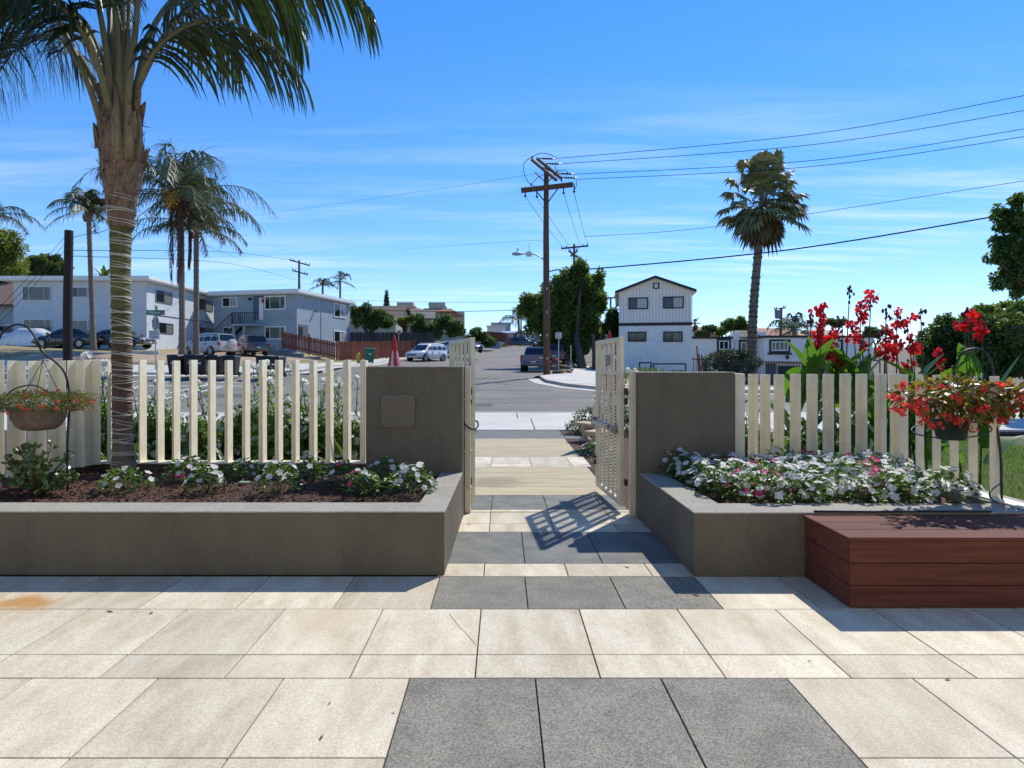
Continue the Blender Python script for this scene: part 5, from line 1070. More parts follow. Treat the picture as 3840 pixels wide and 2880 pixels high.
# --- blue grey duplex with the outside stair
Uc = Vector((.974, -.226)); C0 = Vector((-19.2, 57.45)); A0 = C0-Uc*8.92; F = Facade(A0, Uc); Fs = Facade(C0, (.226, .974))
dp = thing('duplex', 'blue grey two storey duplex with outside stair and white windows', 'building', (-22, 62, 2.5))
wallbox(dp, F, 0, 8.92, 10.6, 1.2, 8.18, M_blst)
m = MB(); m.box(-.45, 9.35, -.45, 11, 8.182, 8.27, F.M); m.build('soffit', M_white, dp); m = MB(); m.box(-.5, 9.4, -.5, 11.05, 8.272, 8.56, F.M); rf = m.build('roof', M_white, dp, bevel=.02)
m = MB(); m.box(-.35, 9.25, -.35, 10.9, 8.562, 8.6, F.M); m.build('roof_felt', M_gshing, rf)
window(dp, F, F.rect(*zr3(645, 455, 803, 560)), M_white, [G_dark, G_pale], 2, .1); window(dp, F, F.rect(*zr3(1085, 440, 1305, 585)), M_white, [G_dark, G_grn, G_dark], [.26, .74], .11)
window(dp, F, F.rect(*zr3(1085, 755, 1305, 893)), M_white, [G_dark, G_grn, G_dark], [.26, .74], .11); window(dp, F, F.rect(*zr3(655, 762, 735, 850)), M_white, [G_dark], 1, .1)
for r in (zr3(1800, 525, 1925, 668), zr3(1800, 805, 1925, 930)): window(dp, Fs, Fs.rect(*r), M_white, [G_dark, G_pale], 2, .1)
r = F.rect(*zr3(967, 440, 1075, 690)); m = MB(); F.box(m, *r, .004, .03); rc = m.build('door_recess_shade', mat('shade_grey', (.12, .14, .16), .8), dp)  # flat panel on the wall, shade of the doorway painted as grey
r = F.rect(*zr3(1030, 462, 1075, 690)); m = MB(); F.box(m, *r, .032, .06); m.build('screen_door', M_white, dp, bevel=.02)
r = Fs.rect(*zr3(1435, 742, 1532, 860)); m = MB(); Fs.box(m, *r, .004, .03); m.build('side_recess_shade', MATS['shade_grey'], dp); r = Fs.rect(*zr3(1437, 765, 1475, 860)); m = MB(); Fs.box(m, *r, .032, .06); m.build('side_door', M_trimb, dp)  # side doorway likewise a flat panel in painted shade grey
r = F.rect(*zr3(925, 465, 952, 488)); m = MB(); F.box(m, *r, .005, .2); m.build('wall_lamp', M_trimb, dp, bevel=.02)
r = F.rect(*zr3(1062, 475, 1080, 512)); m = MB(); F.box(m, *r, .061, .2); m.build('red_box', mat('red_plastic', (.4, .04, .04), .5), dp, bevel=.03)
u1, z1 = Fs.uz(600+.3617*1600, 950+.3617*598); m = MB(); m.tube([Fs.M @ Vector((u1, -.02, z1)), Fs.M @ Vector((u1, -.35, z1-.05))], [.06, .14], 8); m.build('flood_lamp', M_metal, dp)
u1, _ = Fs.uz(600+.3617*1670, 1200); m = MB(); Fs.box(m, u1-.04, u1+.04, 2.4, 8.0, .003, .05); m.build('downpipe', M_blst, dp)
# stair and landing (local to facade: u along, d out)
uL0, zl = F.uz(600+.3617*838, 950+.3617*690); uL1, _ = F.uz(600+.3617*1078, 950+.3617*690); zl = 5.35; dL = 1.35
m = MB(); F.box(m, uL0, uL1, zl-.18, zl, .005, dL); m.build('landing', M_blst, dp)
for u in (uL0+.15, (uL0+uL1)/2):
    m = MB(); F.box(m, u-.1, u+.1, 2.6, zl-.181, dL-.25, dL-.05); m.build('landing_post', M_blst, dp)
for k in range(11):
    zt = zl-.22*(k+1); u = uL0-.27*(k+1)+.3
    if zt < 2.8: break
    m = MB(); F.box(m, u-.28, u, zt-.06, zt, .15, dL-.15); m.build('tread', mat('pale_tread', (.5, .5, .48), .8), dp)
for dd in (.1, dL-.12):
    m = MB(); m.beam(F.M @ Vector((uL0+.35, -dd, zl-.12)), F.M @ Vector((uL0-2.6, -dd, zl-2.5)), .07, .26); m.build('stringer', M_trimb, dp)
m = MB()
for k in range(14):
    u = uL0+(uL1-uL0)*k/13; F.box(m, u-.02, u+.02, zl, zl+1.02, dL-.05, dL-.02)
for k in range(6): F.box(m, uL0-.02, uL0+.02, zl, zl+1.02, .1+k*.22, .13+k*.22)
F.box(m, uL0, uL1, zl+1.02, zl+1.08, dL-.07, dL); F.box(m, uL0-.03, uL0+.03, zl, zl+1.08, dL-.08, dL+.0)
for k in range(12):
    f = k/11; a = F.M @ Vector((uL0-2.6*f, -dL+.04, zl-2.2*f)); m.tube([a, a+Vector((0, 0, 1.0))], .018, 5)
m.tube([F.M @ Vector((uL0, -dL+.04, zl+1.05)), F.M @ Vector((uL0-2.6, -dL+.04, zl-1.15))], .035, 6); m.build('railing', M_trimb, dp)
# --- stepped block wall under the red fence
A_ = Vector((-21.5, 54.2)); B_ = Vector((-13.1, 49.3)); d_ = (B_-A_).normalized(); Lw = (B_-A_).length; bw = thing('block_wall', 'stepped blue grey block retaining wall below the red fence', 'wall', (A_.x, A_.y, 1.5)); bm_ = None; Mw = Matrix.Rotation(math.atan2(d_.y, d_.x), 4, 'Z')
M_block = mat('blue_grey_block', (.2, .25, .3), .9, rnd=.12, speck=.2, sscale=10, bump=.4, bscale=12)
q = MB(); q.box(0, .785, -.14, .14, .006, .284); blk = None; tops = [0]*40
for c in range(5):
    n0 = int(Lw*(1-.185*c)/.8)
    for k in range(n0):
        p = A_+d_*(k*.8+(.4 if c % 2 else 0)); z = 1.62+.29*c-.0*k
        if z+.29 < H(p.x, p.y)-.1: continue
        if blk is None:
            blk = q.build('block', M_block, bw, world=False, bevel=.012, seg=1); o = blk
        else: o = bpy.data.objects.new('block', blk.data); COL.objects.link(o); o.parent = bw
        o.matrix_local = Matrix.Translation((p.x-A_.x, p.y-A_.y, z-1.5)) @ Mw
# --- red picket fence
def picket_run(par, a, b, za, zb, hgt, mt, w=.13, pitch=.165, name='picket', th=.02, jit=.04, step=False):
    a, b = Vector(a), Vector(b); L = (b-a).length; d = (b-a)/L; n = int(L/pitch); ang = math.atan2(d.y, d.x); off = OFF[par.name]; q = MB(); q.prism([(0, 0), (w, 0), (w, hgt-.03), (w*.75, hgt), (w*.25, hgt), (0, hgt-.03)], -th/2, th/2, 'y'); me = None
    for k in range(n):
        p = a+d*k*pitch; z = za+(zb-za)*k/n+rng.uniform(-jit, jit)
        if me is None: o = q.build(name, mt, par, world=False); me = o.data
        else: o = bpy.data.objects.new(name, me); COL.objects.link(o); o.parent = par
        o.location = (p.x-off.x, p.y-off.y, z-off.z); o.rotation_euler = (0, rng.uniform(-.012, .012), ang)
    for f in (.2, .8):
        m = MB(); nrm = Vector((-d.y, d.x))*.045; m.beam((a.x+nrm.x, a.y+nrm.y, za+hgt*f), (b.x+nrm.x, b.y+nrm.y, zb+hgt*f), .05, .1); m.build('rail', mt, par)
rfz = thing('picket_fence', 'red stained wooden picket fence in front of the blue duplex', 'fence', (-13.3, 49.5, 1.9))
picket_run(rfz, (-18.95, 53.0), (-13.45, 49.55), 2.98, 1.95, 1.42, M_redwood, pitch=.18)
picket_run(rfz, (-13.2, 49.5), (-8.45, 58.0), 1.9, 2.3, 1.52, M_redwood, pitch=.15)
for (x, y, z) in ((-13.32, 49.45, 1.75), (-8.4, 58.1, 2.2), (-16.1, 51.2, 2.4), (-19.0, 53.1, 2.9)):
    m = MB(); m.cbox((x, y+.06, z+.85), (.12, .12, 1.75)); m.build('post', M_redwood, rfz)
bf = thing('board_fence', 'tall weathered black board fence behind the red fence', 'fence', (-12, 66, 2.6)); off = OFF[bf.name]
picket_run(bf, (-16.4, 66.0), (-7.6, 68.5), 3.0, 3.1, 2.05, M_dkwood, w=.15, pitch=.155, name='board', jit=.03)
# --- white three storey house with black trim
F = Facade((9.44, 50), (.983, -.185)); Wh = F.uz(2594, 1200)[0]; wh = thing('house', 'narrow white three storey house with black roof edge', 'house', (12.4, 55, -.3)); ze = 7.38; zp = 8.42; zb0, zb1 = 4.69, 4.93
m = MB(); m.box(0, Wh, 0, 11, -.9, zb0, F.M); m.build('lower_wall', M_whst, wh)
m = MB(); m.prism([(0, zb1), (Wh, zb1), (Wh, ze), (Wh/2, zp), (0, ze)], 0, 11, 'y', M=F.M); m.build('upper_wall', M_siding, wh)
m = MB(); m.box(-.03, Wh+.03, -.05, 11.03, zb0, zb1, F.M); m.build('belt_band', M_trimb, wh)
for k in range(23):
    u = .12+k*.255; zt = 7.3
    m = MB(); F.box(m, u-.012, u+.012, zb1, zt, .001, .008); m.build('board_joint', mat('joint_grey', (.35, .34, .32), .9), wh)
for k in range(19):
    u = .6+k*.26; zt = ze+(1-abs(u-Wh/2)/(Wh/2))*(zp-ze)-.12
    if zt > 7.45: m = MB(); F.box(m, u-.012, u+.012, 7.4, zt, .001, .008); m.build('board_joint', MATS['joint_grey'], wh)
m = MB(); F.box(m, 0, Wh, 7.3, 7.4, .001, .03); m.build('trim_board', M_siding, wh)
sl_ = (zp-ze)/(Wh/2); ov = .32; zr = lambda u: ze+(1-abs(u-Wh/2)/(Wh/2))*(zp-ze)
m = MB(); e0 = zr(-ov); m.prism([(-ov-.0, e0+.02), (Wh/2, zp+.02), (Wh+ov, e0+.02), (Wh+ov, e0+.22), (Wh/2, zp+.24), (-ov, e0+.22)], -.5, 11.4, 'y', M=F.M); m.build('roof', M_trimb, wh)
m = MB(); m.prism([(-ov+.05, e0+.0), (Wh/2, zp), (Wh+ov-.05, e0+.0), (Wh+ov-.05, e0+.018), (Wh/2, zp+.018), (-ov+.05, e0+.018)], -.45, 11.3, 'y', M=F.M); m.build('soffit', M_siding, wh)
for r, gm, n in (((432, 458, 638, 580), [G_dark, G_pale], [.42]), ((792, 448, 1006, 572), [G_dark, G_pale], [.48]), ((427, 812, 618, 916), [G_dark, G_dark], [.48]), ((793, 810, 993, 918), [G_dark, G_curt], [.48])): window(wh, F, F.rect(*zr6(*r)), M_trimb, gm, n, .09, .05)
r = F.rect(*zr6(688, 305, 752, 368)); m = MB(); F.box(m, *r, .003, .05); vt = m.build('attic_vent', M_trimb, wh)
for k in range(4):
    h = (r[3]-r[2])*.14; z = r[2]+(r[3]-r[2])*(.18+.17*k); m = MB(); F.box(m, r[0]+.1, r[1]-.1, z, z+h, .052, .07); m.build('louvre', M_siding, vt)
r = F.rect(*zr6(543, 1128, 672, 1330)); m = MB(); F.box(m, r[0], r[1], -.5, r[3], .003, .05); m.build('door_frame', M_trimb, wh); m = MB(); F.box(m, r[0]+.1, r[1]-.1, -.5, r[3]-.1, .051, .07); dd = m.build('door', M_siding, wh)
for k in range(2):
    m = MB(); uu = r[0]+.17+k*.16; F.box(m, uu, uu+.1, r[3]-.6, r[3]-.2, .071, .078); m.build('door_panel', M_whst, dd)
r = F.rect(*zr6(688, 1140, 1032, 1330)); m = MB(); F.box(m, r[0], r[1], -.5, r[3], .003, .05); m.build('garage_frame', M_trimb, wh)
for k in range(4):
    zt = r[3]-.1-k*.5; m = MB(); F.box(m, r[0]+.1, r[1]-.1, zt-.49, zt, .051, .075); m.build('garage_panel', M_siding, wh, bevel=.01)
# --- long white building beyond
t_ = thing('apartment_row', 'long white stucco building with black framed windows behind the hedge', 'building', (24, 58, -.8)); Yb = 54.0
F = Facade((0, Yb), (1, 0)); fx = lambda sx, Y=Yb: (sx-1885)/2310*Y
def fz(sy, Y=Yb): return 1.5-(sy-1370)/2310*Y
wallbox(t_, F, fx(2560), fx(2754), 9, -1.5, fz(1270), M_whst); m = MB(); F.box(m, fx(2560), fx(2756), fz(1270)+.001, fz(1262), -.3, .12); m.build('parapet_cap', M_trimb, t_)
wallbox(t_, F, fx(2756.5), fx(2866), 9, -1.5, fz(1268), M_whst); 
for a, b in ((2747, 2775), (2846, 2871)):
    m = MB(); F.box(m, fx(a), fx(b), fz(1275), fz(1244), -.6, .15); m.build('parapet_pier', M_whst, t_, bevel=.03)
m = MB(); m.add([F.M @ Vector(p) for p in ((fx(2772), -.45, fz(1268)), (fx(2850), -.45, fz(1268)), (fx(2846), 1.2, fz(1240)), (fx(2776), 1.2, fz(1240)), (fx(2772), -.45, fz(1270)), (fx(2850), -.45, fz(1270)), (fx(2850), 1.2, fz(1270)), (fx(2772), 1.2, fz(1270)))], ((0, 1, 2, 3), (4, 5, 1, 0), (1, 5, 6, 2), (0, 3, 7, 4), (4, 7, 6, 5), (3, 2, 6, 7))); tr_ = m.build('tiled_pent_roof', mat('buff_roof_tile', (.36, .29, .22), .85, rnd=.1), t_)
for k in range(13):
    for j in range(4):
        f = (k+.5)/13; u0 = fx(2773)+(fx(2849)-fx(2773))*f; m = MB(); p0 = F.M @ Vector((u0, -.47+.41*j, fz(1268)+.165*j+.02)); p1 = F.M @ Vector((u0, -.47+.41*(j+1), fz(1268)+.165*(j+1)+.02)); m.tube([p0, p1], [.08, .06], 6); m.build('roof_tile', MATS['buff_roof_tile'], tr_, smooth='all')
Y2 = 52.2; F2 = Facade((0, Y2), (1, 0)); g2 = lambda sx: fx(sx, Y2); h2 = lambda sy: fz(sy, Y2)
m = MB(); m.box(g2(2866), g2(3273), 0, 9, h2(1356), h2(1266), F2.M); m.build('upper_wall', M_whst, t_, bevel=.02); m = MB(); F2.box(m, g2(2858), g2(3280), h2(1266)+.001, h2(1259), -9, .15); m.build('parapet_cap', M_trimb, t_)
m = MB(); m.box(g2(2868), g2(3270), 1.0, 8.9, -1.8, h2(1356)-.001, F2.M); m.build('lower_wall', M_whst, t_)
F3 = Facade((0, Y2+1.0), (1, 0)); g3 = lambda sx: fx(sx, Y2+1); h3 = lambda sy: fz(sy, Y2+1)
m = MB(); F3.box(m, g3(2870), g3(2910), -1.7, h3(1363), .003, .03); m.build('entry_recess_shade', MATS['shade_grey'], t_)  # entry is a flat panel, its shade painted in grey
for a, b in ((2917, 2998), (3008, 3090), (3100, 3180)):
    m = MB(); F3.box(m, g3(a), g3(b), -1.7, h3(1372), .003, .04); m.build('garage_opening', M_trimb, t_)
for r, FF, gm, n in (((2695, 1277, 2733, 1312), F, [G_dark, G_dark], 2), ((2777, 1282, 2846, 1328), F, [G_dark, G_pale, G_dark], 3), (zr7(312, 443, 528, 565), F2, [G_dark, G_dark], 4), (zr7(1000, 445, 1195, 540), F2, [G_pale, G_dark], 2), ((2808, 1365, 2842, 1400), F, [G_dark], 1)):
    window(t_, FF, FF.rect(*r), M_white, gm, n, .09, .07, 1, M_trimb, .16)
u, z = F2.uz(2950, 1338); m = MB(); m.lathe([(.03, -.22), (.11, -.15), (.13, .08), (.05, .14), (.02, .24)], 8, F2.M @ Vector((u, -.16, z))); m.build('wall_lantern', M_trimb, t_)
u, z = F2.uz(3242, 1342); flat_text('30', .5, Matrix.Translation(F2.M @ Vector((u, -.012, z))-OFF[t_.name]) @ Matrix.Rotation(R(90), 4, 'X'), M_trimb, t_, 'house_number')
# --- simple distant houses
def gable(label, F, u0, u1, depth, z0, ze, zp, wm, rm, ridge='u', name='house', wins=(), ov=.5):
    c = F.M @ Vector(((u0+u1)/2, depth/2, z0)); t_ = thing(name, label, 'house', c); m = MB(); m.box(u0, u1, 0, depth, z0, ze, F.M); m.build('wall', wm, t_)
    m = MB()
    if ridge == 'u': m.prism([(-ov, ze-.1), (depth/2, zp), (depth+ov, ze-.1), (depth+ov, ze+.12), (depth/2, zp+.25), (-ov, ze+.12)], u0-ov, u1+ov, 'x', M=F.M)
    else: m.prism([(u0-ov, ze-.1), ((u0+u1)/2, zp), (u1+ov, ze-.1), (u1+ov, ze+.12), ((u0+u1)/2, zp+.25), (u0-ov, ze+.12)], -ov, depth+ov, 'y', M=F.M)
    m.build('roof', rm, t_)
    if ridge == 'v':
        m = MB(); m.prism([(u0, ze), (u1, ze), ((u0+u1)/2, zp)], 0, depth, 'y', M=F.M); m.build('gable', wm, t_)
    else:
        m = MB(); m.prism([(0, ze), (depth, ze), (depth/2, zp)], u0, u1, 'x', M=F.M); m.build('gable', wm, t_)
    for r, gm in wins: window(t_, F, F.rect(*r), M_white, gm, 2, .08)
    return t_
F = Facade((0, 84), (1, -.12)); t_ = gable('brown roofed house rising behind the blue duplex', F, -24, -15, 9, 3.5, 7.6, 10.0, M_tan, M_shing)
for k in range(3):
    m = MB(); m.tube([F.M @ Vector((-20+k*.7, 3.6, 8.9)), F.M @ Vector((-20+k*.7, 3.6, 9.9+.1*k))], .09, 8); m.build('roof_vent', M_metal, t_)
F = Facade((0, 92), (1, .1)); gable('tan bungalow with grey roof above the black fence', F, -19, -10.5, 9, 4, 8.3, 9.8, M_tan, M_gshing, wins=(((1492, 1190, 1512, 1206), [G_dark, G_pale]),))
F = Facade((0, 80), (1, 0)); t_ = thing('shed', 'low grey shed roof peeking over the black fence', 'shed', (-12, 82, 3)); m = MB(); m.box(-14.5, -9, 0, 3, 3, 5.4, F.M); m.build('wall', M_trimb, t_); m = MB(); m.box(-15, -8.6, -.6, 3.3, 5.42, 5.6, F.M); m.build('roof', M_metal, t_)
t_ = thing('apartment_block', 'tan apartment block with terracotta skirt roof on the hill', 'building', (-18, 125, 6)); Y = 120; F = Facade((0, Y), (1, .06)); fx4 = lambda s: F.uz(s, 0)[0]
wallbox(t_, F, fx4(1455), fx4(1742), 14, 5, fz(1170, Y), M_tan)
for a, b in ((1462, 1575), (1585, 1690)):
    m = MB(); ua, ub = fx4(a), fx4(b); za, zb = fz(1172, Y), fz(1158, Y); m.add([F.M @ Vector(p) for p in ((ua-.8, -1.6, za), (ub+1.2, -1.6, za), (ub, 0, zb), (ua+.3, 0, zb), (ua-.8, 8, za), (ub+1.2, 8, za), (ub, 6, zb), (ua+.3, 6, zb))], ((0, 1, 2, 3), (1, 5, 6, 2), (5, 4, 7, 6), (4, 0, 3, 7), (3, 2, 6, 7), (0, 4, 5, 1))); m.build('skirt_roof', M_terra, t_)
    m = MB(); m.box(ua+1.2, ub-.8, .2, 5, zb, zb+.45, F.M); m.build('parapet', M_tan, t_); m = MB(); um = (ua+ub)/2; m.box(um-1.6, um+1.6, .3, 4, zb+.451, zb+1.2, F.M); m.build('chimney_block', M_tan, t_)
m = MB(); m.add([F.M @ Vector(p) for p in ((fx4(1688), -1.6, fz(1172, Y)), (fx4(1738), -1.6, fz(1186, Y)), (fx4(1738), 6, fz(1186, Y)), (fx4(1690), 6, fz(1160, Y)), (fx4(1688), -1.6, fz(1190, Y)), (fx4(1738), -1.6, fz(1190, Y)))], ((0, 1, 2, 3), (4, 5, 1, 0))); m.build('end_roof', M_terra, t_)
for s in (1528, 1545, 1570, 1600, 1625, 1650):
    window(t_, F, F.rect(s, 1172, s+14, 1186), M_tan, [G_dark], 1, .05)
F = Facade((0, 101), (1, 0)); hz_ = thing('house', 'small grey bungalow with white bay window up the street', 'house', (3.0, 104, 5)); 
m = MB(); a0, a1 = fx(1893, 101), fx(2025, 101); m.box(a0, a1, 0, 8, 4, fz(1250, 101), F.M); m.build('wall', mat('grey_siding', (.2, .21, .23), .8, var=.1), hz_)
m = MB(); m.prism([(fx(1925, 101), fz(1252, 101)), (fx(1975, 101), fz(1252, 101)), (fx(1950, 101), fz(1237, 101))], -.8, 6, 'y', M=F.M); m.build('gable', MATS['grey_siding'], hz_)
m = MB(); m.prism([(-.8, fz(1250, 101)), (4, fz(1236, 101)), (9, fz(1250, 101))], a0-.5, a1+.4, 'x', M=F.M); m.build('roof', M_metal, hz_)
for r, gm in (((1938, 1254, 1972, 1275), [G_pale, G_pale]), ((1984, 1252, 2004, 1272), [G_pale, G_dark]), ((1906, 1254, 1924, 1268), [G_dark, G_pale])): window(hz_, F, F.rect(*r), M_white, gm, 2, .12)
t_ = thing('house', 'blue grey modern house with flat roofs at the top of the street', 'house', (-2, 138, 7)); F = Facade((0, 135), (1, 0))
m = MB(); m.box(fx(1843, 135), fx(1915, 135), 0, 8, 6, fz(1212, 135), F.M); m.build('upper_wall', M_blst, t_); m = MB(); F.box(m, fx(1840, 135), fx(1918, 135), fz(1212, 135), fz(1209, 135), -8, .6); m.build('roof', M_white, t_)
m = MB(); m.box(fx(1828, 135), fx(1895, 135), -3, 0, 6, fz(1228, 135), F.M); m.build('porch_wall', M_white, t_); m = MB(); F.box(m, fx(1825, 135), fx(1898, 135), fz(1228, 135), fz(1224, 135), 0, 3.6); m.build('porch_roof', M_white, t_)
window(t_, F, F.rect(1868, 1216, 1884, 1224), M_white, [G_dark, G_dark], 2, .1)
F = Facade((0, 78), (1, 0)); gable('house with red tiled roof behind the white row, left of the fan palm', F, fx(2630, 78), fx(2700, 78), 8, 1, fz(1255, 78), fz(1226, 78), M_whst, M_terra)
F = Facade((0, 76), (1, 0)); gable('long red tiled roof behind the white row, right of the fan palm', F, fx(2835, 76), fx(3000, 76), 9, 1, fz(1262, 76), fz(1230, 76), M_whst, M_terra)
F = Facade((0, 74), (1, 0)); gable('small buff tiled roof behind the tallest canna', F, fx(3085, 74), fx(3150, 74), 7, 1, fz(1264, 74), fz(1238, 74), M_whst, MATS['buff_roof_tile'])
t_ = thing('garden_wall', 'low white block wall beside the uphill street', 'wall', (-1.6, 88, 3.6)); p = V(1048, 756, 88); q = V(1082, 756, 86)
m = MB(); m.beam((p.x, 88, H(p.x, 88)+.35), (q.x, 86, H(q.x, 86)+.4), .3, 1.1); m.build('wall', mat('pale_block', (.45, .46, .47), .9, var=.1), t_); m = MB(); m.beam((p.x, 88.4, H(p.x, 88)+1.6), (q.x+.6, 86.4, H(q.x, 86)+1.5), .1, 1.4); m.build('wood_screen', M_redwood, t_)
t_ = thing('lattice_fence', 'orange wooden lattice fence by the uphill street', 'fence', (.5, 88, 4)); off = OFF[t_.name]; picket_run(t_, (-.3, 87.5), (1.6, 90), H(0, 88), H(1.5, 90), 1.5, M_redwood, pitch=.3, w=.1)
# ------------------------------------------------------------------ utility poles, lamp, wires
def ins(mb, p, h=.16): mb.lathe([(.03, 0), (.05, h*.3), (.03, h*.5), (.055, h*.7), (.02, h)], 8, p)
Yp = 34.6; pz = H(2.45, 34.6)
up = thing('utility_pole', 'tall brown wooden utility pole at the street corner', 'utility pole', (2.46, Yp, pz)); px = 2.46
m = MB(); m.tube([(px+.02, Yp, pz-.2), (px, Yp, pz+4), (px-.02, Yp, pz+8), (px, Yp, 12.6)], [.2, .185, .165, .14], 14); m.build('pole', M_trunkw, up, smooth='all')
def Z5(x, y, Y=Yp): return P(1750+.5425*x, 550+.5425*y, Y)
for (xa, ya, Ya, xb, yb, Yb_) in ((487, 82, 36.4, 655, 218, 33.0), (450, 90, 36.2, 620, 230, 32.9)):
    m = MB(); m.beam(Z5(xa, ya, Ya), Z5(xb, yb, Yb_), .12, .15); m.build('top_crossarm', M_trunkw, up)
m = MB(); a = Z5(376, 303, Yp-.2); b = Z5(735, 262, Yp-.35); m.beam(a, b, .12, .27); m.build('crossarm', M_trunkw, up)
m = MB()
for f in (.28, .72): m.beam(a.lerp(b, f)+Vector((0, -.05, -.1)), Vector((px, Yp-.2, a.z-.75)), .04, .06)
for s in (-1, 1): m.beam(Vector((px, Yp-.1, 11.7)), Vector((px+s*.6, Yp-s*1.0, 12.4+s*-.25)), .04, .05)
m.build('brace', M_trunkw, up)
m = MB()
for x, y in ((445, 262), (655, 232), (455, 70)): ins(m, Z5(x, y+10))
for x, y in ((405, 340), (485, 345), (670, 320), (743, 310)):
    p = Z5(x, y); m.tube([p+Vector((0, 0, .5)), p], .035, 6); m.ball(p, .08, 6, 4)
for x, y in ((500, 82), (545, 117), (630, 186), (655, 214)):
    p = Z5(x, y, 35); q = Z5(x+115, y+2, 35); m.tube([p, q], .03, 6)
    for f in (.3, .45, .6, .75): m.ball(p.lerp(q, f), .07, 6, 4)
m.build('insulators', mat('brown_porcelain', (.05, .035, .03), .35), up, smooth='all')['kind'] = 'stuff'
for l in (([(458, 70), (400, 110), (395, 180), (430, 250), (470, 272)]), ([(445, 262), (490, 215), (560, 180)]), ([(420, 90), (500, 48), (570, 52), (620, 80)]), ([(640, 170), (680, 160), (705, 190), (690, 190)]), ([(755, 225), (760, 260), (745, 300)]), ([(610, 125), (620, 170), (650, 210)])):
    m = MB(); m.tube([Vector(p) for p in bez([tuple(Z5(x, y)) for x, y in l], 14)], .018, 5); m.build('jumper_wire', M_wire, up)
m = MB()
for k in range(4): z = pz+1+k*1.3; m.cbox((px+.02, Yp-.19, z), (.05, .01, .12))
m.build('pole_tag', M_pale, up)
sl2 = thing('street_lamp', 'cobra head street lamp on an arm from the corner pole', 'street lamp', Z5(540, 800))
m = MB(); m.tube([Vector(p) for p in bez([tuple(Z5(545, 805)), tuple(Z5(520, 770)), tuple(Z5(470, 745)), tuple(Z5(430, 742)), tuple(Z5(385, 742))], 16)], .035, 8); m.build('arm', M_metal, sl2, smooth='all')
a = Z5(388, 742); b = Z5(312, 741); m = MB(); m.tube([a, a.lerp(b, .25), a.lerp(b, .6), b.lerp(a, .1), b], [.06, .13, .17, .13, .04], 12, flat=.62); m.build('lamp_head', mat('lamp_grey', (.33, .34, .34), .5), sl2, smooth='all')
m = MB(); p = Z5(430, 742); m.cbox(p, (.3, .2, .25)); m.tube([p, p+Vector((0, 0, .6))], .015, 5); p = Z5(352, 722); m.lathe([(.06, 0), (.06, .14), (.03, .18)], 8, p); m.build('controls', M_metal, sl2)
def small_pole(label, sx, sy0, sy1, Y, arms, r=.14, mt=None, tilt=0):
    a = P(sx, sy0, Y); b = P(sx+tilt, sy1, Y); t_ = thing('utility_pole', label, 'utility pole', (a.x, Y, min(a.z, H(a.x, Y)))); m = MB(); m.tube([(a.x, Y, H(a.x, Y)-.2), b], [r*1.2, r*.85], 8); m.build('pole', mt or M_trunkw, t_, smooth='all')
    for (x0, y0, x1, y1) in arms:
        m = MB(); p, q = P(x0, y0, Y-.2), P(x1, y1, Y-.25); m.beam(p, q, .1, .16); m.build('crossarm', mt or M_trunkw, t_); m = MB()
        for f in (.03, .2, .8, .97): ins(m, p.lerp(q, f)+Vector((0, 0, .08)), .22)
        m.build('insulators', MATS['brown_porcelain'], t_)
    return t_
small_pole('second utility pole rising above the street tree', 2153, 1180, 915, 62, ((2104, 932, 2206, 922), (2132, 940, 2172, 970), (2140, 962, 2166, 940)), .13)
small_pole('utility pole with two crossarms above the blue duplex roof', 1122, 1110, 976, 78, ((1086, 975, 1162, 996), (1096, 1014, 1154, 1030)), .16)
tp = small_pole('utility pole carrying a transformer behind the white row', 2924, 1260, 1156, 70, ((2904, 1160, 2946, 1154),), .16, tilt=6)
m = MB(); p = P(2916, 1176, 69.6); m.lathe([(.3, -.5), (.32, .4), (.2, .5)], 12, p); m.build('transformer', mat('transformer_grey', (.2, .21, .22), .5), tp, smooth=True)
for y0 in (1193, 1223):
    m = MB(); m.beam(P(2910, y0, 69.8), P(2936, y0+1, 69.8), .1, .12); m.build('bracket', M_trunkw, tp)
small_pole('thin dark pole beside the distant palm up the street', 1954, 1310, 1148, 99, (), .12)
small_pole('stub utility pole between the white house and the street tree', 2290, 1180, 1114, 72, ((2276, 1118, 2310, 1116),), .12)
bp_ = thing('utility_pole', 'dark brown cut off timber pole at far left', 'utility pole', (-18.4, 26, .4)); bx, by = -18.5, 26.2; m = MB(); m.tube([(bx, by, H(bx, by)-.3), (bx, by, 4), V(149, 498, by)], [.185, .175, .165], 16); m.build('pole', mat('creosote_timber', (.035, .018, .014), .8, col2=(.02, .012, .01), scale=3, stretch=(6, 6, .4), bump=.5, bscale=20), bp_, smooth=True)
m = MB()
for y in (888, 912, 938, 960): m.tube([P(240, y, by), P(278, y+1, by)], .012, 5)
m.build('bolt', M_black, bp_)
def wire(label, pts, r=.012, sag=0, n=26):
    m = MB(); q = []
    if len(pts) == 2:
        a, b = pts
        for i in range(n):
            t = i/(n-1); p = a.lerp(b, t); q.append(p-Vector((0, 0, sag*4*t*(1-t))))
    else: q = [Vector(p) for p in bez([tuple(p) for p in pts], n)]
    m.tube(q, r, 5); tag(m.build('power_line', M_wire, fixn=False), label, 'wire', 'overhead wires')
Yr_ = 27
wire('topmost power line running right from the corner pole', [Z5(620, 82, 35), V(1750, 290, 31), V(2240, 201, Yr_)], .016)
wire('second power line from the top running right from the corner pole', [Z5(660, 118, 35), V(1750, 313, 31), V(2240, 234, Yr_)], .016)
wire('third power line running right from the corner pole', [Z5(745, 190, 35), V(1750, 347, 31), V(2240, 274, Yr_)], .016)
wire('lowest of the four power lines running right from the pole top', [Z5(770, 226, 35), V(1750, 360, 31), V(2240, 291, Yr_)], .016)
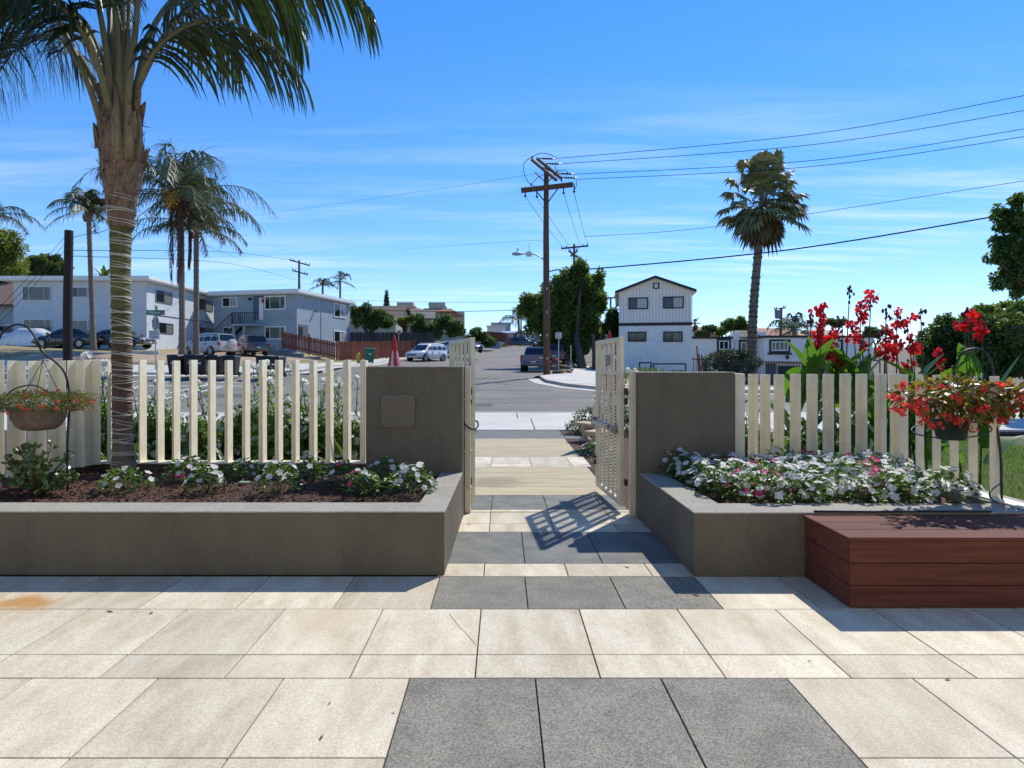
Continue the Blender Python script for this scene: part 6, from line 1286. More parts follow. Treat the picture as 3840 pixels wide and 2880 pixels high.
wire('thick black cable from the lower corner pole to the right edge tree', [Z5(572, 862, Yp), Z5(640, 850, 34), Z5(800, 850, 33), V(1700, 540, 30), V(2170, 464, 27)], .035)
wire('thin cable behind the fan palm rising to the right edge', [Z5(810, 622, 50), V(1560, 488, 45), V(2230, 388, 38)], .018)
for i, (a, b) in enumerate((((405, 345), (660, 685)), ((485, 350), (707, 680)), ((670, 322), (783, 676)), ((743, 318), (833, 672)))):
    wire('steep wire from the %s insulator of the lower crossarm to the next pole' % ('outer left', 'inner left', 'inner right', 'outer right')[i], [Z5(*a, Yp), Z5(*b, 61.8)], .014, .1)
wire('faint wire crossing the sky left of the corner pole top', [Z5(540, 178, 35), V(900, 415, 55), V(520, 470, 80)], .009)
wire('faint cable left of the street lamp', [Z5(540, 655, 35), V(1100, 522, 50), V(850, 540, 80)], .009)
wire('wire over the duplex from the far left pole', [P(278, 939, by), V(500, 545, 50), V(640, 563, 78)], .014)
wire('lower wire from the cut off pole towards the right', [P(278, 960, by), V(500, 570, 50), V(640, 605, 78)], .014)
wire('upper wire from the cut off pole behind the near palm', [P(278, 888, by), V(215, 502, 26), V(330, 490, 34), V(520, 560, 70)], .012)
for i in range(3): wire('slanting wire left of the cut off pole, %s of three' % ('highest', 'middle', 'lowest')[i], [P(242, 890+25*i, by), P(-40, 1190+30*i, 18)], .008, .05)
wire('dark cable crossing low behind the corner pole', [V(750, 668, 70), V(960, 673, 68), V(1180, 668, 58)], .03)
wire('thin cable above the bungalow roofs', [V(700, 646, 85), V(900, 652, 85), V(1150, 653, 80)], .02)
# ------------------------------------------------------------------ far trees and palms
L_t1 = leafmat('tree_leaf_green', (.16, .21, .055), (.085, .125, .034), trans=.55, island=.4)
L_t2 = leafmat('tree_leaf_dark', (.1, .145, .038), (.055, .085, .024), trans=.42, island=.4)
L_t3 = leafmat('tree_leaf_yellow', (.2, .22, .04), (.1, .13, .028), trans=.4, island=.4)
L_t4 = leafmat('tree_leaf_citrus', (.11, .165, .045), (.055, .09, .025), trans=.32, island=.45, rough=.3)
M_bark = mat('tree_bark', (.11, .085, .065), .9, col2=(.06, .045, .035), scale=6, stretch=(4, 4, .6), bump=.8, bscale=20)
def tree(name, label, base, blobs, n, L, Wd, lm, tr=.25, seed=0, group=None, shell=.5, cat='tree', limbs=6):
    t_ = thing(name, label, cat, base, 0, group); g_ = np.random.default_rng(seed); b = np.array(blobs); pos, u = clump_points(blobs, n, shell)
    d = u*.6+g_.normal(0, .7, (n, 3)); d[:, 2] -= .25; nn_ = u*.7+np.array([0, 0, .6])+g_.normal(0, .5, (n, 3)); leaves('crown', pos, d, nn_, g_.uniform(L*.6, L*1.4, n), g_.uniform(Wd*.6, Wd*1.4, n), lm, t_)
    m = MB(); bx_, by_, bz_ = base; top = b[:, :3].mean(0); mid = Vector((bx_*.6+top[0]*.4, by_*.6+top[1]*.4, bz_*.45+top[2]*.55)); m.tube([(bx_, by_, bz_-.1), (bx_, by_, bz_+.2*(mid.z-bz_)), mid], [tr*1.25, tr, tr*.7], 10)
    for k in g_.choice(len(b), min(limbs, len(b)), replace=False):
        q = Vector(b[k, :3]); m.tube([mid-Vector((0, 0, (mid.z-bz_)*.2)), mid.lerp(q, .5)+Vector((0, 0, .1)), q], [tr*.5, tr*.35, tr*.12], 6)
    m.build('trunk', M_bark, t_, smooth='all'); return t_
def vb(vx, vy, Y, rx, rz, ry=None):
    c = V(vx, vy, Y); k = 1.736/2310*Y; return (c.x, c.y, c.z, rx*k, (ry or rx)*k, rz*k)
# big street tree behind the pickup (v pixel blobs)
bl = [vb(1245, 610, 53, 45, 38), vb(1278, 640, 54, 32, 45), vb(1215, 640, 53, 40, 45), vb(1180, 660, 52, 30, 35), vb(1148, 668, 52, 24, 26), vb(1135, 650, 52, 14, 14), vb(1260, 690, 53, 45, 50), vb(1215, 700, 52, 40, 40), vb(1280, 720, 53, 22, 32), vb(1245, 745, 52, 26, 36), vb(1255, 587, 53, 20, 16), vb(1235, 592, 53, 16, 15), vb(1290, 610, 54, 18, 25), vb(1160, 700, 52, 22, 26), vb(1185, 735, 52, 26, 20), vb(1292, 660, 54, 18, 30)]
c = V(1256, 790, 50)
bl2 = []
for i, b in enumerate(bl): bl2 += lump(b[:3], b[3:], 9, .88, (.24, .46), i)
bl2 += [(*b[:3], b[3]*.8, b[4]*.8, b[5]*.8) for b in bl]+[vb(1225, 745, 52, 30, 34), vb(1200, 715, 52, 30, 30)]
tree('street_tree', 'large dense green street tree behind the parked pickup', (c.x, 50, H(c.x, 50)), bl2, 50000, .27, .16, L_t1, .36, 1, limbs=3)
bl = []
for i, b in enumerate((vb(1322, 690, 60, 20, 45), vb(1312, 730, 60, 18, 35), vb(1335, 720, 60, 16, 40))): bl += lump(b[:3], b[3:], 5, .7, (.35, .55), i+30)
c = V(1272, 778, 56); tree('street_tree', 'darker narrow tree squeezed between street tree and white house', (V(1318, 780, 60).x, 60, H(9, 60)), bl, 7000, .3, .17, L_t2, .25, 2)
c = V(1230, 745, 56); t_ = thing('tree_trunk', 'thin bare trunk of a small tree beside the white truck', 'tree', (c.x+2.6, 50, H(c.x, 50))); 
x = P(2228, 0, 50).x; m = MB(); m.tube([(x, 50, H(x, 50)-.1), (x, 50, H(x, 50)+1.2), (x-.1, 50, H(x, 50)+3)], [.2, .16, .12], 8); m.tube([(x, 50, H(x, 50)+1.2), (x+.6, 50, H(x, 50)+3)], [.12, .07], 6); m.build('trunk', M_bark, t_)
# left trees
bl = []
for i, b in enumerate((vb(-10, 560, 62, 60, 60), vb(20, 540, 62, 30, 40), vb(40, 590, 62, 28, 34), vb(-20, 500, 62, 40, 30), vb(10, 605, 62, 40, 22))): bl += lump(b[:3], b[3:], 6, .7, (.35, .5), i+50)
c = V(0, 640, 62); tree('leafy_tree', 'yellow green feathery tree at the left edge', (c.x, 62, H(c.x, 62)), bl, 12000, .34, .14, L_t3, .4, 3)
bl = []
for i, b in enumerate((vb(100, 580, 75, 40, 26), vb(75, 590, 75, 25, 20), vb(130, 590, 75, 22, 22), vb(112, 562, 75, 22, 14))): bl += lump(b[:3], b[3:], 6, .7, (.35, .5), i+70)
c = V(100, 640, 75); tree('leafy_tree', 'round dark green tree above the grey apartment roof', (c.x, 75, H(c.x, 75)), bl, 9000, .4, .22, L_t2, .4, 4)
# palms with feather leaves
M_ptf = mat('palm_trunk_grey', (.2, .165, .13), .9, col2=(.12, .095, .075), scale=3, stretch=(1, 1, 7), bump=.8, bscale=10)
L_q = mat('queen_palm_leaflet', (.12, .15, .06), .45, col2=(.075, .1, .04), scale=1, island=.4, trans=.2, spec=.5)
L_qd = mat('dead_palm_leaflet', (.16, .08, .045), .8, col2=(.09, .045, .028), scale=1, island=.4, trans=.1)
def feather_palm(label, base, top, rt, Rc, nfr, seed, dead=0, lm=None, thick=1.0, Lk=.3, fruit=False, boots=True, lean=(0, 0), wk=.055):
    g_ = np.random.default_rng(seed); t_ = thing('palm_tree', label, 'palm tree', base); b = Vector(base); tp_ = Vector(top); m = MB(); pts = []; rad = []; n = 44
    for i in range(n+1):
        f = i/n; p = b.lerp(tp_, f)+Vector((lean[0]*math.sin(f*3.14), 0, 0)); pts.append(p-Vector((0, 0, .15*(i == 0)))); rad.append(rt*(1.25-.35*min(1, f*4))*(1.05 if i % 2 else .95)*(1+.5*max(0, f-.9)*10*(.5 if boots else 0)))
    m.tube(pts, rad, 10); m.build('trunk', M_ptf, t_, smooth='all')
    if boots:
        m = MB()
        for k in range(26):
            a = g_.uniform(0, 6.28); z = g_.uniform(-.9, .2); p = tp_+Vector((math.cos(a)*rt*1.2, math.sin(a)*rt*1.2, z)); m.tube([p, p+Vector((math.cos(a)*.16, math.sin(a)*.16, .3))], [.07, .02], 5)
        m.build('leaf_boots', MATS['palm_sheath'], t_)['kind'] = 'stuff'
    for k in range(nfr+dead):
        isd = k >= nfr; a = 2*math.pi*(k*.382)+g_.normal(0, .3); L = Rc*g_.uniform(.62, 1.18); el = 1.5-1.75*(k/nfr)+g_.normal(0, .22) if not isd else -.9
        e = np.array([math.cos(a), math.sin(a)*1.0, 0]); t0 = np.array(tp_); up = math.sin(el); out = max(.12, math.cos(el))
        ctrl = [t0, t0+e*L*.3*out+np.array([0, 0, L*.34*up+.12]), t0+e*L*(.62*out+.04)+np.array([0, 0, L*(.64*up-.02)]), t0+e*L*(.9*out+.1)+np.array([0, 0, L*(.76*up-.15)]), t0+e*L*(1.08*out+.16)+np.array([0, 0, L*(.74*up-.4)])]
        if isd:
            L = Rc*g_.uniform(.8, 1.25); ctrl = [t0+np.array([0, 0, -.3]), t0+e*.35+np.array([0, 0, -.2]), t0+e*.6+np.array([0, 0, -.25*L]), t0+e*.62+np.array([0, 0, -.65*L]), t0+e*.55+np.array([0, 0, -1.0*L])]
        rach = bez(ctrl, 14); vs, fs = leaflets(rach, L*Lk*(.8 if isd else 1), wk*thick*(1.5 if isd else 1), .1, 30, g_.uniform(.6, 1.5), .75, .4, seg=2, tipk=.5, jit=.35)
        m = MB(); m.tube([Vector(p) for p in rach], [.05*thick*(1-.8*i/13) for i in range(14)], 4); b0 = len(vs)
        o = npmesh('dead_frond' if isd else 'frond', vs, fs, L_qd if isd else (lm or L_q), t_); m.build('rachis', L_qd if isd else M_petiole, o)
    if fruit:
        m = MB()
        for k in range(130):
            p = tp_+Vector((g_.normal(-.2, .22), -1.0+g_.normal(0, .12), g_.normal(-.15, .35))); m.ball(p, .07, 5, 3)
        for k in range(12): m.tube([tp_, tp_+Vector((g_.normal(-.2, .2), -1.0, g_.normal(-.2, .3)))], [.03, .012], 4)
        m.build('fruit_cluster', mat('orange_fruit', (.5, .3, .05), .6, island=.3), t_)['kind'] = 'stuff'
    return t_
def vp(vx, vy, Y): return V(vx, vy, Y)
def gb(vx, Y): x = (vx*1.736-1885)/2310*Y; return Vector((x, Y, H(x, Y)+.05))
feather_palm('slim queen palm left of the near trunk in front of the grey apartments', gb(202, 43), vp(191, 452, 43), .17, 2.0, 28, 1, Lk=.38, wk=.09)
feather_palm('queen palm with orange fruit and hanging brown fronds', gb(394, 41), vp(391, 428, 41), .2, 4.6, 52, 2, dead=8, fruit=True, Lk=.3, wk=.095)
feather_palm('queen palm with shaggy collar right of the fruiting palm', gb(424, 44), vp(424, 492, 44), .2, 3.9, 30, 3, Lk=.32, lean=(0, 0), wk=.095)
feather_palm('windblown little palm above the duplex roof, left one', gb(697, 110), vp(697, 617, 110), .2, 2.3, 11, 4, boots=False, Lk=.3, wk=.12)
feather_palm('windblown little palm above the duplex roof, right one', gb(734, 112), vp(735, 608, 112), .2, 2.5, 10, 5, boots=False, Lk=.3, wk=.12)
feather_palm('drooping palm up the street behind the bungalow', gb(1122, 118), vp(1120, 690, 118), .25, 4.0, 16, 6, boots=False, Lk=.35, wk=.12)
feather_palm('bushy palm behind the white row right of the transformer pole', gb(1716, 66), vp(1716, 712, 66), .25, 2.6, 18, 7, boots=False, Lk=.35, wk=.1)
feather_palm('palm fronds entering at the left edge', gb(-30, 52), vp(-24, 470, 52), .25, 3.2, 18, 8, Lk=.33, wk=.08)
# fan palm
M_fan = mat('fan_palm_leaf', (.2, .215, .1), .55, col2=(.12, .135, .06), scale=1, island=.4, trans=.2); M_fand = mat('fan_palm_dead_leaf', (.13, .095, .06), .8, col2=(.07, .05, .03), scale=1, island=.4, trans=.1)
def fan_palm(label, base, top, rt, nf, seed, Lp=.9, Rf=.8, dead=18, scale=1, mid=None):
    g_ = np.random.default_rng(seed); t_ = thing('fan_palm', label, 'palm tree', base); b, tp_ = Vector(base), Vector(top); mid = mid or b.lerp(tp_, .5)
    spine = bez([tuple(b-Vector((0, 0, .2))), tuple(mid), tuple(tp_)], 40); m = MB(); m.tube([Vector(p) for p in spine], [rt*(1.3-.35*i/39) for i in range(40)], 12); m.build('trunk', M_ptf, t_, smooth='all')
    if rt > .15:
        m = MB()
        for k in range(900):
            f = g_.uniform(.02, 1); i = int(f*39); a = g_.uniform(0, 6.28); rr = rt*(1.3-.35*f); p = Vector(spine[i])+Vector((math.cos(a)*rr*.95, math.sin(a)*rr*.95, 0)); e = Vector((math.cos(a), math.sin(a), 0)); s = Vector((-e.y, e.x, 0)); h = g_.uniform(.12, .26)
            m.add([p-s*.07, p+s*.07, p+e*.1+Vector((0, 0, h))], ((0, 1, 2),))
        m.build('leaf_base_stubs', mat('leaf_stub', (.13, .105, .085), .9, col2=(.06, .05, .04), scale=4, island=.5), t_, fixn=False)['kind'] = 'stuff'
    for k in range(nf+dead):
        isd = k >= nf; a = 2.399*k+g_.normal(0, .2); el = 1.15-2.1*((k+.5)/nf)+g_.normal(0, .35) if not isd else -1.15; Lq = Lp*g_.uniform(.55, 1.3)*(.7 if isd else 1)*scale
        e = Vector((math.cos(a)*math.cos(el), math.sin(a)*math.cos(el), math.sin(el))); p0 = tp_-Vector((0, 0, .5*scale if isd else g_.uniform(0, .7)*scale)); p1 = p0+e*Lq+Vector((0, 0, -.08)); s = e.cross(Vector((0, 0, 1))).normalized(); up = s.cross(e); m = MB(); ns = 15; R_ = Rf*g_.uniform(.8, 1.15)*scale
        m.tube([p0, p1], [.025, .018], 4)
        for j in range(ns):
            th = R(-105+210*j/(ns-1)); dd = (e*math.cos(th)+s*math.sin(th)*1.0+up*.05).normalized(); ww = R_*.11; sd = (e*-math.sin(th)+s*math.cos(th)); LL = R_*(.75+.25*math.cos(th*.8)); dr = g_.uniform(.35, 1.0)*(1.2 if isd else 1)
            q1 = p1+dd*LL*.55; q2 = p1+dd*LL*.9+Vector((0, 0, -dr*LL*.55)); b0 = len(m.v); m.v += [tuple(p1), tuple(q1-sd*ww), tuple(q1+sd*ww), tuple(q2)]; m.f += [(b0, b0+1, b0+3, b0+2)]
        m.build('dead_fan_leaf' if isd else 'fan_leaf', M_fand if isd else M_fan, t_, fixn=False)
fan_palm('tall fan palm rising behind the hedge on the right', gb(1622, 40), vp(1650, 418, 40), .235, 86, 1, 1.45, .92, 34, 1.28, mid=vp(1628, 660, 40))
fan_palm('small distant fan palm beside the white house wall', gb(1501, 74), vp(1501, 693, 74), .12, 14, 2, .4, .4, 4)
# hedge in front of the white row
hb_ = lump(V(1575, 786, 38), (.92*1.9, .9, .9), 22, .8, (.3, .42), 5)
hb_ = [(V(1575, 795, 38).x, 38, V(0, 788, 38).z, 1.55, .9, .85)]+[b for b in hb_ if b[2] < V(0, 766, 38).z]
shrub('clipped_hedge', 'rounded clipped dark hedge in front of the white row', 'hedge', hb_, 11000, .1, .06, leafmat('hedge_leaf', (.07, .09, .03), (.035, .05, .016), trans=.2, island=.5), 3, shell=.86)
# citrus trees along the black fence, cypress
for i, (lab, bb, Y, n) in enumerate((('glossy green tree beside the duplex above the black fence', ((790, 685, 26, 28), (770, 680, 16, 24), (820, 690, 28, 22), (835, 700, 20, 14)), 70, 7000), ('spreading green tree behind the parked white hatchback', ((910, 700, 26, 18), (935, 712, 26, 20), (960, 700, 24, 20), (985, 715, 22, 18), (925, 728, 16, 12)), 72, 9000),
        ('leafy bush by the low block wall up the street', ((1030, 725, 24, 16), (1055, 735, 22, 12), (1010, 735, 18, 12)), 80, 5000), ('yellowish bush between the bungalows above the black fence', ((870, 695, 14, 10), (890, 690, 12, 8)), 78, 2200))):
    bl = []
    for j, (x, y, a, b) in enumerate(bb): q = vb(x, y, Y, a, b); bl += lump(q[:3], q[3:], 6, .72, (.32, .5), i*9+j)
    c = V(bb[0][0], 750, Y); tree('leafy_tree', lab, (c.x, Y, H(c.x, Y)), bl, n, .3, .17, L_t4 if i != 3 else L_t3, .2, 20+i)
c = V(835, 660, 100); bl = [(c.x, 100, c.z-2+k*.75, .62*(1-k*.14), .62*(1-k*.14), .8) for k in range(6)]; tree('cypress', 'narrow dark cypress standing above the bungalows', (c.x, 100, H(c.x, 100)), bl, 2500, .3, .14, L_t2, .15, 30)
for i, (lab, bb, Y, n, lm) in enumerate((('dark shrub mass behind the tan house roofs right of the white house', ((1535, 712, 14, 8), (1520, 720, 14, 7)), 72, 2000, L_t2), ('grey green tree behind the white row left of the fan palm', ((1580, 705, 22, 14), (1600, 698, 14, 12), (1560, 715, 18, 8), (1605, 712, 20, 10)), 72, 5000, L_t1), ('dark tree top beyond the cannas', ((1800, 697, 18, 8), (1815, 695, 12, 7)), 90, 2000, L_t2), ('dark brush on the right horizon', ((1890, 720, 22, 8), (1915, 715, 14, 8), (1880, 712, 10, 6)), 85, 2500, L_t2), ('low plants at the foot of the bungalow', ((1085, 752, 14, 8), (1130, 752, 14, 5)), 92, 1200, L_t1))):
    bl = []
    for j, (x, y, a, b) in enumerate(bb): q = vb(x, y, Y, a, b); bl += lump(q[:3], q[3:], 5, .72, (.32, .5), 100+i*9+j)
    c = V(bb[0][0], 760, Y); tree('leafy_tree', lab, (c.x, Y, H(c.x, Y)), bl, n, .32, .18, lm, .18, 40+i)
# dark trees massed on the right
for i, (lab, bb, Y, n) in enumerate((('dense dark tree right of the cannas, lower left one of the mass', ((2050, 735, 70, 55), (2010, 765, 40, 40), (2090, 760, 50, 55), (2040, 790, 50, 35)), 30, 15000), ('dense dark tree filling the right edge behind the basket', ((2150, 710, 60, 60), (2200, 720, 60, 70), (2180, 780, 60, 60), (2130, 780, 50, 50), (2230, 690, 50, 50)), 28, 17000), ('bright topped tree at the right edge above the dark mass', ((2140, 680, 45, 22), (2190, 670, 45, 25), (2215, 690, 40, 30)), 33, 8000))):
    bl = []
    for j, (x, y, a, b) in enumerate(bb): q = vb(x, y, Y, a, b); bl += lump(q[:3], q[3:], 8, .72, (.3, .45), 200+i*9+j)
    c = V(bb[0][0], 840, Y); tree('leafy_tree', lab, (c.x, Y, H(c.x, Y)), bl, n, .2, .12, L_t2 if i < 2 else L_t1, .3, 60+i)
bl = []
for j, (x, y, a, b) in enumerate(((2185, 470, 30, 35), (2165, 530, 30, 35), (2195, 560, 35, 40), (2175, 600, 32, 25), (2215, 500, 35, 60), (2150, 560, 20, 15), (2200, 430, 18, 22), (2210, 620, 25, 30), (2165, 490, 16, 14))): q = vb(x, y, 19, a, b); bl += lump(q[:3], q[3:], 5, .75, (.28, .42), 300+j)
tree('overhanging_tree', 'thin leaved tree reaching in at the upper right edge', (V(2330, 900, 19).x, 19, 0), bl, 5200, .14, .1, leafmat('overhang_leaf', (.1, .16, .04), (.055, .1, .026), trans=.45, island=.4), .22, 70, limbs=10)
tk = V(1255, 590, 80)
# banana and yucca like tufts behind the grey apartments
t_ = thing('banana_plant', 'dark banana plant behind the grey apartment roof', 'plant', (V(222, 600, 66).x, 66, H(-30, 66))); r_ = random.Random(2); c = V(225, 600, 66)
m = MB(); m.tube([(c.x, 66, H(c.x, 66)), (c.x, 66, c.z)], [.25, .15], 8); m.build('stem', MATS['green_stem'], t_)
for k in range(9):
    m = MB(); a = r_.uniform(0, 6.28); blade(m, (c.x, 66, c.z-.2), (math.cos(a), math.sin(a), r_.uniform(.8, 2.2)), r_.uniform(1.4, 2.2), .5, r_.uniform(.4, 1.2)); m.build('leaf', M_strap, t_, fixn=False)
# ------------------------------------------------------------------ vehicles
M_tyre = mat('tyre', (.016, .016, .016), .8); M_rim = mat('alloy_rim', (.5, .5, .51), .35, metal=.7, var=.05); M_cglass = glassmat('car_glass', (.01, .012, .014), .05); M_chrome = mat('chrome', (.6, .6, .6), .15, metal=1, var=.02)
M_redl = emat('tail_light', (.42, .012, .015), .2); M_headl = emat('head_light', (.65, .66, .68), .12); M_plate = emat('number_plate', (.7, .7, .68), .5); M_blk = emat('car_black_plastic', (.015, .015, .016), .6)
def paint(name, col): return mat(name, col, .32, var=.03, coat=1.0, spec=.5, scale=3)
BODY = {'suv': [(-2.3, .48, .72, .70), (-2.24, .36, .98, .83), (-2.0, .3, 1.03, .89), (-1.0, .24, 1.02, .91), (.2, .22, 1.0, .91), (1.1, .24, .99, .91), (1.45, .27, .96, .90), (1.95, .32, .88, .86), (2.22, .38, .74, .76), (2.3, .45, .62, .66)],
        'sedan': [(-2.35, .45, .7, .66), (-2.28, .34, .92, .8), (-1.9, .26, .98, .87), (-1.0, .2, .95, .89), (.2, .19, .93, .89), (1.1, .2, .9, .89), (1.6, .24, .84, .87), (2.05, .28, .74, .82), (2.3, .34, .62, .7), (2.36, .42, .54, .6)],
        'pickup': [(-2.5, .5, .95, .86), (-2.42, .45, 1.05, .9), (-1.5, .38, 1.06, .91), (-.4, .36, 1.05, .91), (.6, .36, 1.03, .91), (1.3, .38, 1.0, .9), (2.0, .42, .94, .87), (2.4, .46, .85, .8), (2.5, .52, .72, .7)]}
CAB = {'suv': [(-2.2, 1.0, 1.03, .8, .78), (-1.95, 1.02, 1.6, .85, .66), (-1.3, 1.02, 1.7, .87, .68), (-.45, 1.0, 1.72, .88, .69), (.25, .99, 1.66, .88, .68), (.55, .99, 1.58, .88, .68), (1.25, .97, 1.0, .86, .8)],
       'sedan': [(-1.85, .96, .98, .78, .74), (-1.15, .95, 1.36, .82, .6), (-.6, .94, 1.44, .84, .62), (.0, .93, 1.45, .84, .62), (.4, .92, 1.38, .84, .62), (1.2, .9, .93, .82, .74)],
       'pickup': [(-.62, 1.04, 1.08, .8, .78), (-.45, 1.03, 1.6, .84, .7), (-.1, 1.03, 1.7, .85, .7), (.5, 1.02, 1.68, .85, .7), (.75, 1.02, 1.6, .85, .7), (1.35, .99, 1.04, .83, .78)]}
def car(name, label, cat, pos, head, style, col, L=4.6, Hh=1.7, Wd=1.82, rimm=None, spare=False, pitch=0, dark_lower=False, plate=True):
    t_ = thing(name, label, cat, pos, head); OFF[t_.name] = None; t_.rotation_euler = (0, -pitch, head)
    kx = L/(4.6 if style == 'suv' else 4.72 if style == 'sedan' else 5.0); kz = Hh/(1.72 if style == 'suv' else 1.45 if style == 'sedan' else 1.7); ky = Wd/1.82; pm = paint(col[0], col[1])
    m = MB(); n = 12; st = BODY[style]
    for x, zb, zt, hw in st:
        zm = zb+(zt-zb)*.55
        ring = [(hw*.55, zb), (hw*.93, zb+.03), (hw, zb+(zt-zb)*.3), (hw*1.0, zm), (hw*.975, zt-.07), (hw*.9, zt), (-hw*.9, zt), (-hw*.975, zt-.07), (-hw, zm), (-hw, zb+(zt-zb)*.3), (-hw*.93, zb+.03), (-hw*.55, zb)]
        for y, z in ring: m.v.append((x*kx, y*ky, z*kz))
    m.f = [(i*n+k, i*n+(k+1) % n, (i+1)*n+(k+1) % n, (i+1)*n+k) for i in range(len(st)-1) for k in range(n)]+[tuple(range(n)), tuple((len(st)-1)*n+k for k in range(n))]
    body = m.build('body', pm, t_, smooth=True)
    cb = CAB[style]; m = MB(); n = 8
    for x, zb, zt, hb, ht in cb:
        for y, z in ((hb, zb-.06), (hb, zb), (ht+(hb-ht)*.25, zb+(zt-zb)*.72), (ht*.9, zt), (-ht*.9, zt), (-ht-(hb-ht)*.25, zb+(zt-zb)*.72), (-hb, zb), (-hb, zb-.06)): m.v.append((x*kx, y*ky, z*kz))
    m.f = [(i*n+k, i*n+(k+1) % n, (i+1)*n+(k+1) % n, (i+1)*n+k) for i in range(len(cb)-1) for k in range(n)]+[tuple(range(n)), tuple((len(cb)-1)*n+k for k in range(n))]
    m.build('cabin', pm, t_, smooth=True)
    def cp(i, f, s, t):   # point on cabin side between station i and i+1
        a, b = cb[i], cb[i+1]; g = [a[j]+(b[j]-a[j])*f for j in range(5)]; z = g[1]+(g[2]-g[1])*t; hb, ht = g[3], g[4]; y72 = ht+(hb-ht)*.25
        y = hb+(y72-hb)*(t/.72) if t < .72 else y72+(ht*.9-y72)*((t-.72)/.28)
        return Vector((g[0]*kx, s*(y+.012)*ky, z*kz))
    N = len(cb)
    for s in (1, -1):
        for i in range(1, N-2):
            m = MB(); m.quad(cp(i, .06, s, .1), cp(i, .94, s, .1), cp(i, .94, s, .8), cp(i, .06, s, .8)); m.build('side_window', M_cglass, t_)
        for i, (f0, f1) in ((0, (.55, .95)), (N-2, (.05, .55))):
            m = MB(); m.quad(cp(i, f0, s, .12), cp(i, f1, s, .12), cp(i, f1, s, .78), cp(i, f0, s, .75)); m.build('quarter_window', M_cglass, t_)
    for i, nm in ((0, 'rear_window'), (N-2, 'windscreen')):
        a, b = cb[i], cb[i+1]; m = MB(); q = []
        for f, inn in ((.12, .88), (.93, .86)):
            x, zt, ht = a[0]+(b[0]-a[0])*f, a[2]+(b[2]-a[2])*f, a[4]+(b[4]-a[4])*f; dx = -.012 if i == 0 else .012
            q.append([Vector(((x+dx)*kx, s*ht*inn*ky, (zt+.012)*kz)) for s in (1, -1)])
        m.quad(q[0][0], q[0][1], q[1][1], q[1][0]); m.build(nm, M_cglass, t_)
    wr = .34*kz if style == 'suv' else .32*kz if style == 'sedan' else .36*kz
    for x in (-.29*L, .305*L):
        for s in (1, -1):
            y = s*(.905*ky-.1); M4 = Matrix.Translation((x, y, wr)) @ Matrix.Rotation(R(90), 4, 'X')
            m = MB(); m.lathe([(wr*.62, -.1), (wr*.95, -.1), (wr, -.06), (wr, .06), (wr*.95, .1), (wr*.62, .1)], 20, M=M4); ty = m.build('wheel', M_tyre, t_, smooth=True)
            m = MB(); m.lathe([(wr*.2, -.085), (wr*.64, -.095), (wr*.66, .0), (wr*.64, .095), (wr*.2, .085)], 16, M=M4)
            rm_ = m.build('rim', M_blk, ty, smooth=True); m = MB()
            for k in range(5):
                a = 2*math.pi*k/5; M5 = M4 @ Matrix.Rotation(a, 4, 'Z'); m.box(-wr*.09, wr*.09, .0, wr*.62, -s*.105-.008, -s*.105+.008, M5)
            m.lathe([(wr*.56, -s*.105-.008), (wr*.65, -s*.105-.008), (wr*.65, -s*.105+.008), (wr*.56, -s*.105+.008)], 16, M=M4, cap=False); m.build('spokes', rimm or M_rim, ty)
            m = MB(); m.lathe([(wr*1.0, -.02), (wr*1.2, -.02), (wr*1.2, .02), (wr*1.0, .02)], 18, M=Matrix.Translation((x, s*(.905*ky-.005), wr*1.02)) @ Matrix.Rotation(R(90), 4, 'X'), cap=False); m.build('wheel_arch', M_blk, t_)
    xr, xf = st[0][0]*kx, st[-1][0]*kx
    for s in (1, -1):
        m = MB(); m.box(xr-.02, xr+.18, s*.84*ky-.09, s*.84*ky+.05, .74*kz, .98*kz); m.build('tail_light', M_redl, t_, bevel=.02)
        m = MB(); m.box(xf-.28, xf-.02, s*.62*ky-.16, s*.62*ky+.14, .62*kz, .74*kz); m.build('headlight', M_headl, t_, bevel=.03)
        m = MB(); m.cbox((cb[-1][0]*kx-.25, s*.98*ky, 1.03*kz), (.12, .2, .14)); m.build('mirror', pm, t_, bevel=.03)
        for x in (-.8, .25):
            m = MB(); m.cbox((x*kx, s*.915*ky, .88*kz), (.2, .03, .04)); m.build('door_handle', M_blk, t_)
        for x in (-.62, .42, 1.2):
            m = MB(); m.cbox((x*kx, s*.908*ky, .66*kz), (.012, .012, .5*kz)); m.build('door_seam', M_blk, t_)
    m = MB(); m.box(xr-.04, xr+.1, -.78*ky, .78*ky, .4*kz, .58*kz); m.build('rear_bumper', M_blk if dark_lower else pm, t_, bevel=.03)
    m = MB(); m.box(xf-.1, xf+.04, -.7*ky, .7*ky, .34*kz, .5*kz); m.build('front_bumper', M_blk if dark_lower else pm, t_, bevel=.03)
    m = MB(); m.box(xf-.06, xf+.02, -.5*ky, .5*ky, .53*kz, .64*kz); m.build('grille', M_blk, t_, bevel=.01)
    if plate:
        m = MB(); m.box(xr-.055, xr-.042, -.16, .16, .6*kz, .68*kz); m.build('number_plate', M_plate, t_); m = MB(); m.box(xf+.041, xf+.052, -.16, .16, .42*kz, .5*kz); m.build('number_plate', M_plate, t_)
    if spare:
        m = MB(); Ms = Matrix.Translation((xr-.14, -.12, .88*kz)) @ Matrix.Rotation(R(90), 4, 'Y'); m.lathe([(.04, -.13), (.28, -.125), (.35, -.08), (.36, .0), (.34, .1), (.2, .12)], 24, M=Ms); m.build('spare_wheel_cover', pm, t_, smooth=True)
